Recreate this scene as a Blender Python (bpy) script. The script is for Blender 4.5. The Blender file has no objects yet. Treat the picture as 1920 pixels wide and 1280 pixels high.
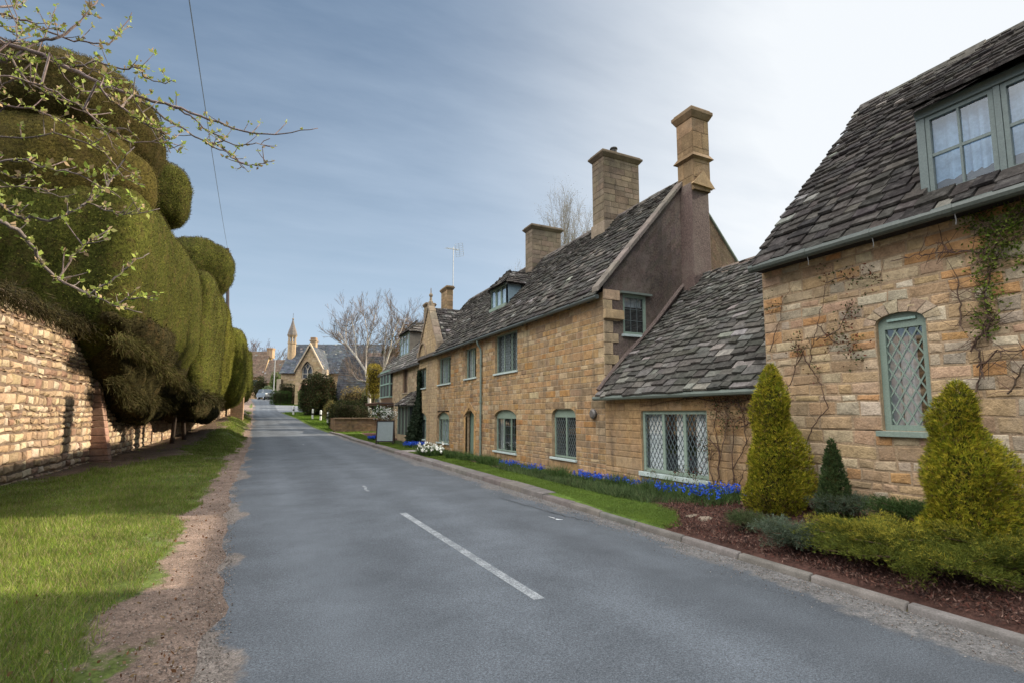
import bpy, math, random
import numpy as np
from mathutils import Vector

random.seed(7)
RNG = np.random.default_rng(11)
scene = bpy.context.scene
COL = scene.collection
R = math.radians

# ------------------------------------------------------------------ camera maths
FPX, CX, CY = 960.0, 960.0, 678.0
YAW, PITCH, EYE = R(25.49), R(5.8), 1.7
c_, s_ = math.cos(YAW), math.sin(YAW)
FWD = Vector((s_*math.cos(PITCH), c_*math.cos(PITCH), math.sin(PITCH)))
RGT = Vector((c_, -s_, 0))
UPV = RGT.cross(FWD)
CAM = Vector((0, 0, EYE))

def ray(px, py):
    return FWD + RGT*((px-CX)/FPX) + UPV*((CY-py)/FPX)
def onX(px, py, X):
    r = ray(px, py); return CAM + r*(X/r.x)
def onY(px, py, Y):
    r = ray(px, py); return CAM + r*(Y/r.y)
def atd(px, py, d):
    """point seen at photo pixel px,py at horizontal depth d metres ahead"""
    r = ray(px, py); h = r.x*s_ + r.y*c_
    return CAM + r*(d/h)
def onG(px, py):
    r = ray(px, py); t = 1.0
    lo, hi = 1.0, None
    d = 2.0
    while d < 160:
        p = atd(px, py, d)
        if p.z <= float(gz(p.x, p.y)): break
        d += .25
    return atd(px, py, d)

# ------------------------------------------------------------------ terrain
_gy = np.array([-400, 38, 47, 55, 63, 72, 80, 95, 130, 700.])
_gv = np.array([0, .05, .55, 1.15, 1.8, 2.6, 3.15, 4.2, 5.0, 5.5])
def g(y):
    y = np.asarray(y, float)
    a = 0
    for o in (-4, -2, 0, 2, 4): a = a + np.interp(y+o, _gy, _gv)
    return a/5
_xl_y = np.array([-60, 3, 6, 10, 18, 30, 45, 60, 80, 110, 400.]); _xl = np.array([-.25, -.28, -.36, -.55, -.68, -.8, -1.05, -1.3, -1.7, -3.5, -40.])
_xr_y = np.array([-60, 36, 39, 47, 56, 62, 64.5, 400.]); _xr = np.array([4.93, 4.93, 4.8, 3.6, 2.74, 1.7, 1.2, 1.2])
def xl(y): return np.interp(y, _xl_y, _xl)
def xr(y): return np.interp(y, _xr_y, _xr)
def sm(a, b, x):
    t = np.clip((np.asarray(x, float)-a)/(b-a), 0, 1); return t*t*(3-2*t)
def gz(x, y):
    """ground height beside the road (the road itself lies at g)"""
    x = np.asarray(x, float); y = np.asarray(y, float)
    z = g(y)
    L, Rr = xl(y), xr(y)
    left = sm(0.1, 2.2, L-x)*.10 + sm(.1, 1.6, L-x)*sm(26, 42, y)*(1-sm(56, 70, y))*.5
    right = sm(.0, .16, x-Rr)*.10*(1-sm(40, 62, y))
    bed = sm(5.15, 6.9, x)*.28*(1-sm(6.0, 9.0, y))*(y > -30)
    garden = 0
    return z + left + right + bed

# ------------------------------------------------------------------ noise helper
_nk = np.random.default_rng(3).normal(size=(24, 3)); _np = np.random.default_rng(4).uniform(0, 6.28, 24)
def noise3(P, scale=1.0, k0=0, n=8):
    P = np.asarray(P, float)
    a = 0
    for i in range(k0, k0+n):
        i = i % 24
        a = a + np.sin(P@(_nk[i]*scale) + _np[i])
    return a/math.sqrt(n)

# ------------------------------------------------------------------ materials
def new_mat(name, rough=.85, spec=.3):
    m = bpy.data.materials.new(name); m.use_nodes = True
    nt = m.node_tree; b = nt.nodes['Principled BSDF']
    b.inputs['Roughness'].default_value = rough
    b.inputs['Specular IOR Level'].default_value = spec
    return m, nt, b
def N(nt, t, **kw):
    n = nt.nodes.new(t)
    for k, v in kw.items(): setattr(n, k, v)
    return n
def tex_noise(nt, scale, detail=4, rough=.6, vec=None, stretch=None):
    n = N(nt, 'ShaderNodeTexNoise'); n.inputs['Scale'].default_value = scale
    n.inputs['Detail'].default_value = detail; n.inputs['Roughness'].default_value = rough
    if vec is None:
        tc = N(nt, 'ShaderNodeTexCoord'); vec = tc.outputs['Object']
    if stretch:
        mp = N(nt, 'ShaderNodeMapping'); mp.inputs['Scale'].default_value = stretch
        nt.links.new(vec, mp.inputs['Vector']); vec = mp.outputs['Vector']
    nt.links.new(vec, n.inputs['Vector'])
    return n.outputs['Fac']
def ramp(nt, fac, stops):
    r = N(nt, 'ShaderNodeValToRGB'); e = r.color_ramp.elements
    while len(e) < len(stops): e.new(.5)
    for i, (p, c) in enumerate(stops):
        e[i].position = p
        e[i].color = (c, c, c, 1) if isinstance(c, (int, float)) else (*c, 1)
    nt.links.new(fac, r.inputs['Fac']); return r.outputs['Color']
def mixc(nt, fac, a, b, mode='MIX'):
    m = N(nt, 'ShaderNodeMix', data_type='RGBA', blend_type=mode)
    def put(sock, v):
        if isinstance(v, (int, float)): sock.default_value = v if sock.type == 'VALUE' else (v, v, v, 1)
        elif isinstance(v, tuple): sock.default_value = (*v, 1)
        else: nt.links.new(v, sock)
    put(m.inputs[0], fac); put(m.inputs[6], a); put(m.inputs[7], b)
    return m.outputs[2]
def bump(nt, b, h, strength=.4, dist=.02):
    n = N(nt, 'ShaderNodeBump'); n.inputs['Strength'].default_value = strength; n.inputs['Distance'].default_value = dist
    nt.links.new(h, n.inputs['Height']); nt.links.new(n.outputs['Normal'], b.inputs['Normal'])
def attr(nt, name='col'):
    a = N(nt, 'ShaderNodeAttribute'); a.attribute_name = name; return a.outputs['Color']

def surf(name, rough=.9, spec=.10, ns=6., lo=.72, hi=1.25, fine=60., bs=.35, bd=.01, tint=None, tint_amt=.35, tscale=1.2, streak=None):
    """colour from the 'col' face attribute, broken up by noise, with bump"""
    m, nt, b = new_mat(name, rough, spec)
    col = attr(nt)
    n1 = tex_noise(nt, ns, 6, .65)
    col = mixc(nt, 1.0, col, ramp(nt, n1, [(.3, lo), (.7, hi)]), 'MULTIPLY')
    n2 = tex_noise(nt, fine, 3, .7)
    col = mixc(nt, 1.0, col, ramp(nt, n2, [(.3, .8), (.7, 1.18)]), 'MULTIPLY')
    if tint:
        n3 = tex_noise(nt, tscale, 5, .7)
        f = ramp(nt, n3, [(.5, 0.), (.68, tint_amt)])
        col = mixc(nt, f, col, tint)
    if streak:
        n4 = tex_noise(nt, 2.5, 4, .6, stretch=(1, 1, .12))
        f = ramp(nt, n4, [(.52, 0.), (.72, streak)])
        col = mixc(nt, f, col, (.06, .05, .045))
    nt.links.new(col, b.inputs['Base Color'])
    add = N(nt, 'ShaderNodeMath', operation='ADD'); nt.links.new(n1, add.inputs[0]); nt.links.new(n2, add.inputs[1])
    bump(nt, b, add.outputs[0], bs, bd)
    return m

def leaf_mat(name, trans=.3, rough=.7, spec=.07, lo=.7, hi=1.3, ns=2.):
    m, nt, b = new_mat(name, rough, spec)
    col = attr(nt)
    n1 = tex_noise(nt, ns, 4)
    col = mixc(nt, 1.0, col, ramp(nt, n1, [(.3, lo), (.7, hi)]), 'MULTIPLY')
    nt.links.new(col, b.inputs['Base Color'])
    if trans:
        t = N(nt, 'ShaderNodeBsdfTranslucent'); nt.links.new(col, t.inputs['Color'])
        mx = N(nt, 'ShaderNodeMixShader'); mx.inputs[0].default_value = trans
        nt.links.new(b.outputs[0], mx.inputs[1]); nt.links.new(t.outputs[0], mx.inputs[2])
        nt.links.new(mx.outputs[0], nt.nodes['Material Output'].inputs['Surface'])
    return m

M = {}
M['stone'] = surf('honey_stone', ns=7, fine=45, lo=.66, hi=1.3, bs=.6, bd=.014, tint=(.23, .18, .13), tint_amt=.5, tscale=.7, streak=.55)
M['stone_far'] = surf('weathered_stone', ns=4, fine=25, bs=.4, bd=.02, tint=(.25, .21, .16), tint_amt=.4, tscale=.7, streak=.45)
M['rubble'] = surf('rubble_stone', ns=7, fine=38, bs=.8, bd=.02, tint=(.33, .26, .2), tint_amt=.3, tscale=1.5)
M['slate'] = surf('stone_slate', rough=.85, spec=.08, ns=11, fine=42, lo=.5, hi=1.25, bs=1., bd=.012, tint=(.13, .122, .108), tint_amt=.45, tscale=7.)
M['slate_dark'] = surf('dark_stone_slate', rough=.85, spec=.08, ns=11, fine=42, lo=.55, hi=1.25, bs=1., bd=.012, tint=(.16, .15, .14), tint_amt=.4, tscale=6.)
M['slate_far'] = surf('roof_slate', rough=.8, ns=3, fine=12, bs=.4, bd=.02, tint=(.12, .12, .10), tint_amt=.4, tscale=.8)
M['render'] = surf('pebble_dash', ns=22, fine=48, lo=.6, hi=1.4, bs=1., bd=.015, tint=(.19, .155, .13), tint_amt=.65, tscale=.9, streak=.4)
M['paint'] = surf('sage_paint', rough=.5, spec=.4, ns=6, fine=50, lo=.9, hi=1.08, bs=.08, bd=.002)
M['wood'] = surf('weathered_wood', ns=12, fine=60, bs=.4, bd=.005)
M['bark'] = surf('bark', ns=14, fine=50, bs=.7, bd=.01, lo=.6, hi=1.4)
M['soil'] = surf('soil', ns=20, fine=80, bs=.8, bd=.02, lo=.6, hi=1.4)
M['concrete'] = surf('kerb_stone', ns=5, fine=70, bs=.5, bd=.006, lo=.75, hi=1.2, tint=(.09, .085, .075), tint_amt=.6, tscale=1.8)
M['metal'] = surf('painted_metal', rough=.45, spec=.5, ns=6, fine=40, lo=.9, hi=1.1, bs=.1, bd=.002)
M['car'] = surf('car_paint', rough=.3, spec=.6, ns=2, fine=10, lo=.97, hi=1.03, bs=.02, bd=.001)
M['yew'] = leaf_mat('yew_leaf', .25, .75, ns=1.2, lo=.6, hi=1.4)
M['leaf'] = leaf_mat('leaf', .3, .65)
M['grass'] = leaf_mat('grass_blade', .3, .6, ns=1.1, lo=.65, hi=1.3)
M['petal'] = leaf_mat('petal', .25, .6)
M['core'] = surf('dark_twigs', ns=10, fine=40, bs=.5, bd=.02)
M['clipped'] = surf('clipped_foliage', rough=.9, spec=.04, ns=13, fine=40, lo=.22, hi=1.75, bs=.9, bd=.010, tint=(.075, .05, .022), tint_amt=.5, tscale=2.2)
M['cloth'] = surf('curtain_cloth', ns=3, fine=20, lo=.85, hi=1.1, bs=.1)

def glass_mat():
    m, nt, b = new_mat('window_glass')
    tr = N(nt, 'ShaderNodeBsdfTransparent'); tr.inputs['Color'].default_value = (.95, .97, .97, 1)
    gl = N(nt, 'ShaderNodeBsdfGlossy'); gl.inputs['Roughness'].default_value = .03
    gl.inputs['Color'].default_value = (.9, .95, 1, 1)
    lw_ = N(nt, 'ShaderNodeLayerWeight'); lw_.inputs['Blend'].default_value = .5
    pw = N(nt, 'ShaderNodeMath', operation='POWER'); pw.inputs[1].default_value = 4.; nt.links.new(lw_.outputs['Facing'], pw.inputs[0])
    n = tex_noise(nt, 3., 2)
    bp = N(nt, 'ShaderNodeBump'); bp.inputs['Strength'].default_value = .05; bp.inputs['Distance'].default_value = .02
    nt.links.new(n, bp.inputs['Height']); nt.links.new(bp.outputs[0], gl.inputs['Normal'])
    ad = N(nt, 'ShaderNodeMath', operation='MULTIPLY_ADD'); ad.inputs[1].default_value = .75; ad.inputs[2].default_value = .15
    nt.links.new(pw.outputs[0], ad.inputs[0])
    mx = N(nt, 'ShaderNodeMixShader')
    nt.links.new(ad.outputs[0], mx.inputs[0]); nt.links.new(tr.outputs[0], mx.inputs[1]); nt.links.new(gl.outputs[0], mx.inputs[2])
    nt.links.new(mx.outputs[0], nt.nodes['Material Output'].inputs['Surface'])
    return m
M['glass'] = glass_mat()

def masked(name, a_spec, b_spec, mscale=8., mamp=.9, rough=.85, spec=.25, bs=.7, bd=.012):
    '''two surfaces from the attributes col / col2, blended along the attribute mask with a ragged noise edge'''
    m, nt, b = new_mat(name, rough, spec)
    def part(att, sp):
        c = attr(nt, att)
        for sc, lo, hi in sp:
            c = mixc(nt, 1., c, ramp(nt, tex_noise(nt, sc, 3, .7), [(.33, lo), (.67, hi)]), 'MULTIPLY')
        return c
    ca, cb = part('col', a_spec), part('col2', b_spec)
    at = N(nt, 'ShaderNodeAttribute'); at.attribute_name = 'mask'
    n = tex_noise(nt, mscale, 8, .68)
    ma = N(nt, 'ShaderNodeMath', operation='MULTIPLY_ADD'); nt.links.new(n, ma.inputs[0]); ma.inputs[1].default_value = mamp; ma.inputs[2].default_value = -.5*mamp
    ad = N(nt, 'ShaderNodeMath', operation='ADD'); nt.links.new(ma.outputs[0], ad.inputs[0]); nt.links.new(at.outputs['Fac'], ad.inputs[1])
    f = ramp(nt, ad.outputs[0], [(.40, 0.), (.60, 1.)])
    nt.links.new(mixc(nt, f, ca, cb), b.inputs['Base Color'])
    h1 = tex_noise(nt, 110, 3, .8); h2 = tex_noise(nt, 30, 3, .7)
    s = N(nt, 'ShaderNodeMath', operation='ADD'); nt.links.new(h1, s.inputs[0]); nt.links.new(h2, s.inputs[1])
    bump(nt, b, s.outputs[0], bs, bd)
    return m
M['asphalt'] = masked('asphalt', [(130, .45, 1.65), (55, .75, 1.3), (1.2, .86, 1.14), (.35, .9, 1.1)], [(90, .45, 1.6), (30, .7, 1.35), (5, .8, 1.2)], mscale=7., mamp=1.0, rough=.72, spec=.22, bs=.6, bd=.006)
M['ground'] = masked('earth_and_turf', [(30, .7, 1.3), (4, .7, 1.3)], [(85, .5, 1.55), (25, .7, 1.35), (3, .72, 1.25), (.8, .85, 1.15)], mscale=6., mamp=1.1, rough=.95, spec=.15, bs=.9, bd=.02)

# ------------------------------------------------------------------ object plumbing
def offset_of(o):
    v = Vector((0, 0, 0))
    while o is not None: v += o.location; o = o.parent
    return v
def tag(o, label=None, cat=None, group=None, kind=None):
    if label: o['label'] = label
    if cat: o['category'] = cat
    if group: o['group'] = group
    if kind: o['kind'] = kind
    return o
def thing(name, label, cat, loc, group=None):
    o = bpy.data.objects.new(name, None); COL.objects.link(o)
    o.location = loc; o.empty_display_size = .2
    return tag(o, label, cat, group)
def link(name, me, parent, base):
    o = bpy.data.objects.new(name, me); COL.objects.link(o)
    if parent is not None: o.parent = parent
    elif base is not None: o.location = base
    return o
def mesh_np(name, V, F, fcol, mat, parent=None, base=None, smooth=False, dom='FACE', extra=None):
    """V (n,3), F (m,k), fcol (m,3) -> one mesh object"""
    V = np.asarray(V, np.float32); F = np.asarray(F, np.int32)
    off = offset_of(parent) if parent is not None else Vector(base if base is not None else (0, 0, 0))
    V = V - np.array(off, np.float32)
    m, k = F.shape
    me = bpy.data.meshes.new(name)
    me.vertices.add(len(V)); me.vertices.foreach_set('co', V.ravel())
    me.loops.add(m*k); me.loops.foreach_set('vertex_index', F.ravel())
    me.polygons.add(m); me.polygons.foreach_set('loop_start', np.arange(0, m*k, k, dtype=np.int32))
    if smooth: me.polygons.foreach_set('use_smooth', np.ones(m, bool))
    me.update(calc_edges=True)
    for an, av in [('col', fcol)]+list((extra or {}).items()):
        av = np.asarray(av, np.float32)
        if av.ndim == 2:
            a = me.attributes.new(an, 'FLOAT_COLOR', dom)
            fc = np.ones((len(av), 4), np.float32); fc[:, :3] = av
            a.data.foreach_set('color', fc.ravel())
        else:
            a = me.attributes.new(an, 'FLOAT', dom); a.data.foreach_set('value', av)
    me.materials.append(mat)
    return link(name, me, parent, base)

class MB:
    def __init__(s): s.v, s.f, s.c = [], [], []
    def poly(s, pts, col):
        i = len(s.v); s.v += [tuple(p) for p in pts]; s.f.append(tuple(range(i, i+len(pts)))); s.c.append(col)
    def hexa(s, P, col):
        """P: 4 bottom + 4 top corners"""
        i = len(s.v); s.v += [tuple(p) for p in P]
        for f in ((0, 3, 2, 1), (4, 5, 6, 7), (0, 1, 5, 4), (1, 2, 6, 5), (2, 3, 7, 6), (3, 0, 4, 7)):
            s.f.append(tuple(i+k for k in f)); s.c.append(col)
    def box(s, x0, x1, y0, y1, z0, z1, col):
        s.hexa([(x0, y0, z0), (x1, y0, z0), (x1, y1, z0), (x0, y1, z0), (x0, y0, z1), (x1, y0, z1), (x1, y1, z1), (x0, y1, z1)], col)
    def bx(s, T, u0, u1, z0, z1, n0, n1, col):
        s.hexa([T(u0, z0, n0), T(u1, z0, n0), T(u1, z0, n1), T(u0, z0, n1), T(u0, z1, n0), T(u1, z1, n0), T(u1, z1, n1), T(u0, z1, n1)], col)
    def prism(s, pts, d, col):
        """extrude polygon pts by vector d"""
        n = len(pts); i = len(s.v); d = Vector(d)
        s.v += [tuple(p) for p in pts] + [tuple(Vector(p)+d) for p in pts]
        s.f.append(tuple(range(i, i+n))); s.c.append(col)
        s.f.append(tuple(range(i+2*n-1, i+n-1, -1))); s.c.append(col)
        for k in range(n):
            k2 = (k+1) % n
            s.f.append((i+k, i+k2, i+n+k2, i+n+k)); s.c.append(col)
    def tube(s, path, rad, n, col, cap=True):
        path = [Vector(p) for p in path]; m = len(path)
        if isinstance(rad, (int, float)): rad = [rad]*m
        i0 = len(s.v)
        for k in range(m):
            t = (path[min(k+1, m-1)]-path[max(k-1, 0)])
            t = t.normalized() if t.length > 1e-9 else Vector((0, 0, 1))
            a = t.cross(Vector((0, 0, 1)) if abs(t.z) < .9 else Vector((1, 0, 0))).normalized(); b = t.cross(a)
            for j in range(n):
                w = 6.28318*j/n
                s.v.append(tuple(path[k]+(a*math.cos(w)+b*math.sin(w))*rad[k]))
        for k in range(m-1):
            for j in range(n):
                j2 = (j+1) % n
                s.f.append((i0+k*n+j, i0+k*n+j2, i0+(k+1)*n+j2, i0+(k+1)*n+j)); s.c.append(col)
        if cap and n > 2:
            s.f.append(tuple(i0+j for j in range(n))); s.c.append(col)
            s.f.append(tuple(i0+(m-1)*n+j for j in range(n))); s.c.append(col)
    def lathe(s, c, prof, n, col):
        """prof: list of (r,z) around vertical axis at c"""
        c = Vector(c); i0 = len(s.v); m = len(prof)
        for r, z in prof:
            for j in range(n):
                w = 6.28318*j/n; s.v.append((c.x+r*math.cos(w), c.y+r*math.sin(w), c.z+z))
        for k in range(m-1):
            for j in range(n):
                j2 = (j+1) % n
                s.f.append((i0+k*n+j, i0+k*n+j2, i0+(k+1)*n+j2, i0+(k+1)*n+j)); s.c.append(col)
        s.f.append(tuple(i0+j for j in range(n))); s.c.append(col)
        s.f.append(tuple(i0+(m-1)*n+j for j in range(n))); s.c.append(col)
    def build(s, name, mat, parent=None, base=None, smooth=False, bevel=0):
        off = offset_of(parent) if parent is not None else Vector(base if base is not None else (0, 0, 0))
        me = bpy.data.meshes.new(name)
        me.from_pydata([(x-off.x, y-off.y, z-off.z) for x, y, z in s.v], [], s.f)
        a = me.attributes.new('col', 'FLOAT_COLOR', 'FACE')
        fc = np.ones((len(s.f), 4), np.float32); fc[:, :3] = np.array(s.c, np.float32)
        a.data.foreach_set('color', fc.ravel())
        if smooth: me.polygons.foreach_set('use_smooth', np.ones(len(s.f), bool))
        me.materials.append(mat)
        o = link(name, me, parent, base)
        if bevel:
            b = o.modifiers.new('bevel', 'BEVEL'); b.width = bevel; b.segments = 2; b.limit_method = 'ANGLE'
        return o

def plane(O, U, Nn):
    O, U, Nn = Vector(O), Vector(U).normalized(), Vector(Nn).normalized()
    def T(u, z, n=0.): return (O.x+U.x*u+Nn.x*n, O.y+U.y*u+Nn.y*n, O.z+z)
    T.O, T.U, T.N = O, U, Nn
    return T

def jcol(c, j=.12):
    k = 1+random.uniform(-j, j); return tuple(max(.004, x*k*(1+random.uniform(-j, j)*.3)) for x in c)
HONEY = [((0.328, 0.206, 0.102), 4), ((0.285, 0.186, 0.097), 3), ((0.347, 0.233, 0.126), 3), ((0.366, 0.274, 0.168), 2), ((0.237, 0.163, 0.097), 2), ((0.318, 0.177, 0.071), 1)]
MIXED = [((0.342, 0.237, 0.132), 4), ((0.380, 0.298, 0.194), 4), ((0.361, 0.191, 0.075), 2.2), ((0.285, 0.246, 0.185), 2.8), ((0.437, 0.372, 0.282), 2.2), ((0.257, 0.177, 0.106), 2.2), ((0.332, 0.219, 0.145), 1.5)]
REDDISH = [((.33, .24, .15), 4), ((.27, .19, .12), 4), ((.38, .295, .195), 3), ((.22, .14, .095), 2), ((.42, .345, .25), 1.6)]
def pick(pal):
    r = random.uniform(0, sum(w for _, w in pal))
    for c, w in pal:
        r -= w
        if r <= 0: return c
    return pal[0][0]

def op_span(o, z):
    ua, ub, za, zb, ar = o
    if za < z <= zb+ar: return ua, ub
    return None
def stone_wall(mb, T, u0, u1, z0, z1, ops=(), bounds=None, hr=(.12, .2), lr=(.2, .5), relief=(.004, .014), gap=.01, pal=HONEY, jit=.004, mortar=(.30, .23, .15), reveal=.16, wob=0., tone=1., wave=0.):
    if wave:
        T_in = T
        def T(u, z, n=0.):
            e = min(1., max(0., (z-z0)*4), ) if True else 1
            return T_in(u+wave*.7*math.sin(z*7.3+u*1.9)*math.sin(z*3.1+1), z+e*wave*(math.sin(u*2.3+z*1.7)+.7*math.sin(u*5.9+z*4.1+2)+.5*math.sin(u*11.3-z*6.7)), n)
    mean = np.mean([c for c, w_ in pal], 0)
    if tone < 1: mortar = tuple(mean*.90)
    zs = [z0]
    while zs[-1] < z1-hr[0]*.6: zs.append(zs[-1]+random.uniform(*hr))
    zs[-1] = z1
    for o in ops:
        for e in (o[2], o[3]+o[4]):
            if z0 < e < z1:
                k = min(range(1, len(zs)-1), key=lambda i: abs(zs[i]-e)) if len(zs) > 2 else None
                if k: zs[k] = e
    zs = sorted(set(zs))
    for za, zb in zip(zs, zs[1:]):
        if zb-za < .01: continue
        zm = (za+zb)/2
        a, b = (u0, u1) if bounds is None else bounds(zm)
        if b-a < .03: continue
        ivs = [(a, b)]
        for o in ops:
            sp = op_span(o, zm)
            if sp:
                nv = []
                for p, q in ivs:
                    if sp[1] <= p or sp[0] >= q: nv.append((p, q)); continue
                    if sp[0] > p+.01: nv.append((p, sp[0]))
                    if sp[1] < q-.01: nv.append((sp[1], q))
                ivs = nv
        for p, q in ivs:
            mb.poly([T(p, za), T(q, za), T(q, zb), T(p, zb)], jcol(mortar, .05))
            u = p
            while u < q-.005:
                l = random.uniform(*lr)*(1.25 if zb-za > sum(hr)/2 else .9)
                if q-(u+l) < lr[0]*.6: l = q-u
                rl = random.uniform(*relief); gp = gap/2*random.uniform(.6, 1.5)
                ch = min(.016, relief[1]*1.1)
                base = np.array(pick(pal))*tone+mean*(1-tone)
                if tone < 1: base = base*(1+.10*noise3(np.array([[u, za, 0]]), 1.2, 5)[0]*np.array([1, 1.04, 1.12])*.6)
                base = jcol(base, .13*tone)
                j = lambda: random.uniform(-jit, jit)
                A = [(u+gp+j(), za+gp+j()), (u+l-gp+j(), za+gp+j()), (u+l-gp+j(), zb-gp+j()), (u+gp+j(), zb-gp+j())]
                sx, sz = ch, min(ch, (zb-za)*.3)
                B = [(A[0][0]+sx, A[0][1]+sz), (A[1][0]-sx, A[1][1]+sz), (A[2][0]-sx, A[2][1]-sz), (A[3][0]+sx, A[3][1]-sz)]
                if wob and l > .1:
                    # rough rounded face: add a raised centre
                    i = len(mb.v); cu = u+l/2+random.uniform(-.2, .2)*l; cz = zm+random.uniform(-.2, .2)*(zb-za)
                    mb.v += [T(x, z, -.004) for x, z in A]+[T(x, z, rl*random.uniform(.6, 1.1)) for x, z in B]+[T(cu, cz, rl+random.uniform(.2, 1)*wob)]
                    for k in range(4):
                        k2 = (k+1) % 4
                        mb.f += [(i+k, i+k2, i+4+k2, i+4+k), (i+4+k, i+4+k2, i+8)]; mb.c += [base, base]
                else:
                    i = len(mb.v)
                    mb.v += [T(x, z, -.004) for x, z in A]+[T(x, z, rl) for x, z in B]
                    mb.f.append((i+4, i+5, i+6, i+7)); mb.c.append(base)
                    for k in range(4):
                        k2 = (k+1) % 4
                        mb.f.append((i+k, i+k2, i+4+k2, i+4+k)); mb.c.append(base)
                u += l
    for ua, ub, za, zb, ar in ops:
        c = (.36, .26, .16)
        for u in (ua, ub): mb.poly([T(u, za, 0), T(u, zb, 0), T(u, zb, -reveal), T(u, za, -reveal)], c)
        mb.poly([T(ua, za, 0), T(ub, za, 0), T(ub, za, -reveal), T(ua, za, -reveal)], c)
        if not ar: mb.poly([T(ua, zb, 0), T(ub, zb, 0), T(ub, zb, -reveal), T(ua, zb, -reveal)], c)
        else:
            pr = None
            for k in range(13):
                w = math.pi*k/12; p = ((ua+ub)/2-(ub-ua)/2*math.cos(w), zb+ar*math.sin(w))
                if pr:
                    mb.poly([T(pr[0], pr[1], .003), T(p[0], p[1], .003), T(p[0], p[1], -reveal), T(pr[0], pr[1], -reveal)], c)
                    mb.poly([T(pr[0], pr[1], .006), T(p[0], p[1], .006), T(p[0], zb+ar+.004, .006), T(pr[0], zb+ar+.004, .006)], jcol(mean*1.02, .05))
                pr = p

def slate_roof(mb, P0, U, V, L, S, e0=.30, e1=.15, w0=.42, w1=.22, thick=.028, pal=None, bounds=None, skip=None, sag=.03, under=(.05, .045, .04), lichen=.06):
    """courses of separate slates up the slope from the eave; P0 the eave start, U along, V upslope"""
    P0, U, V = Vector(P0), Vector(U).normalized(), Vector(V).normalized()
    Nn = U.cross(V)
    if Nn.z < 0: Nn = -Nn
    pal = pal or [((.068, .061, .055), 4), ((.088, .079, .071), 3), ((.052, .047, .043), 3), ((.12, .108, .096), 1)]
    bd = bounds or (lambda v: (0, L))
    def W(u, v, n):
        n += sag*math.sin(u*.55+v*.9+P0.y)*math.sin(v/S*3.1)
        return P0+U*u+V*v+Nn*n
    v = -.05
    k = 0
    while v < S:
        t = max(0, v)/S
        e = e0+(e1-e0)*t
        if v+e > S-.02: e = S-v
        a, b = bd(max(v, 0)+e*.3)
        a2, b2 = bd(min(S, v+e))
        mb.poly([W(a, v, -.03), W(b, v, -.03), W(b2, v+e, -.03), W(a2, v+e, -.03)], under)
        u = a-random.uniform(0, .2)
        while u < b:
            w = .78*(w0+(w1-w0)*t)*random.uniform(.6, 1.35)
            ua, ub = max(u, a-.02), min(u+w, b+.02)
            u += w
            if ub-ua < .04: continue
            if skip and skip((ua+ub)/2, v+e/2): continue
            c = jcol(pick(pal), .15)
            if random.random() < lichen: c = jcol((.20, .19, .175), .2)
            th = thick*random.uniform(.6, 1.7); gp = random.uniform(.002, .007)
            lift = random.uniform(0, .016)
            v0 = v+random.uniform(-.03, .02); v0b = v0+random.uniform(-.03, .03)
            v1 = v+e+.05
            s1, s2 = random.uniform(0, .02), random.uniform(0, .02)
            b0, t0 = .028+lift, .000
            mb.hexa([W(ua+gp, v0, b0), W(ub-gp, v0b, b0+random.uniform(-.006, .006)), W(ub-gp-s2*.3, v1, t0), W(ua+gp+s1*.3, v1, t0),
                     W(ua+gp+.006, v0+.008, b0+th), W(ub-gp-.006, v0b+.008, b0+th), W(ub-gp, v1, t0+th), W(ua+gp, v1, t0+th)], c)
        v += e; k += 1

def ridge_tiles(mb, A, B, w=.17, dz=.16, col=(.12, .105, .095), step=.45):
    A, B = Vector(A), Vector(B); d = (B-A); n = max(1, int(d.length/step)); d /= n
    s = Vector((-d.y, d.x, 0)).normalized()
    for k in range(n):
        p, q = A+d*k+d*.01, A+d*(k+1)-d*.01; j = Vector((0, 0, random.uniform(-.01, .015)))
        c = jcol(col, .15)
        up = Vector((0, 0, .06)); 
        P = [p-s*w-Vector((0, 0, dz))+j, p+up+j, p+s*w-Vector((0, 0, dz))+j, p-Vector((0, 0, .03))+j]
        mb.prism(P, q-p, c)

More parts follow.
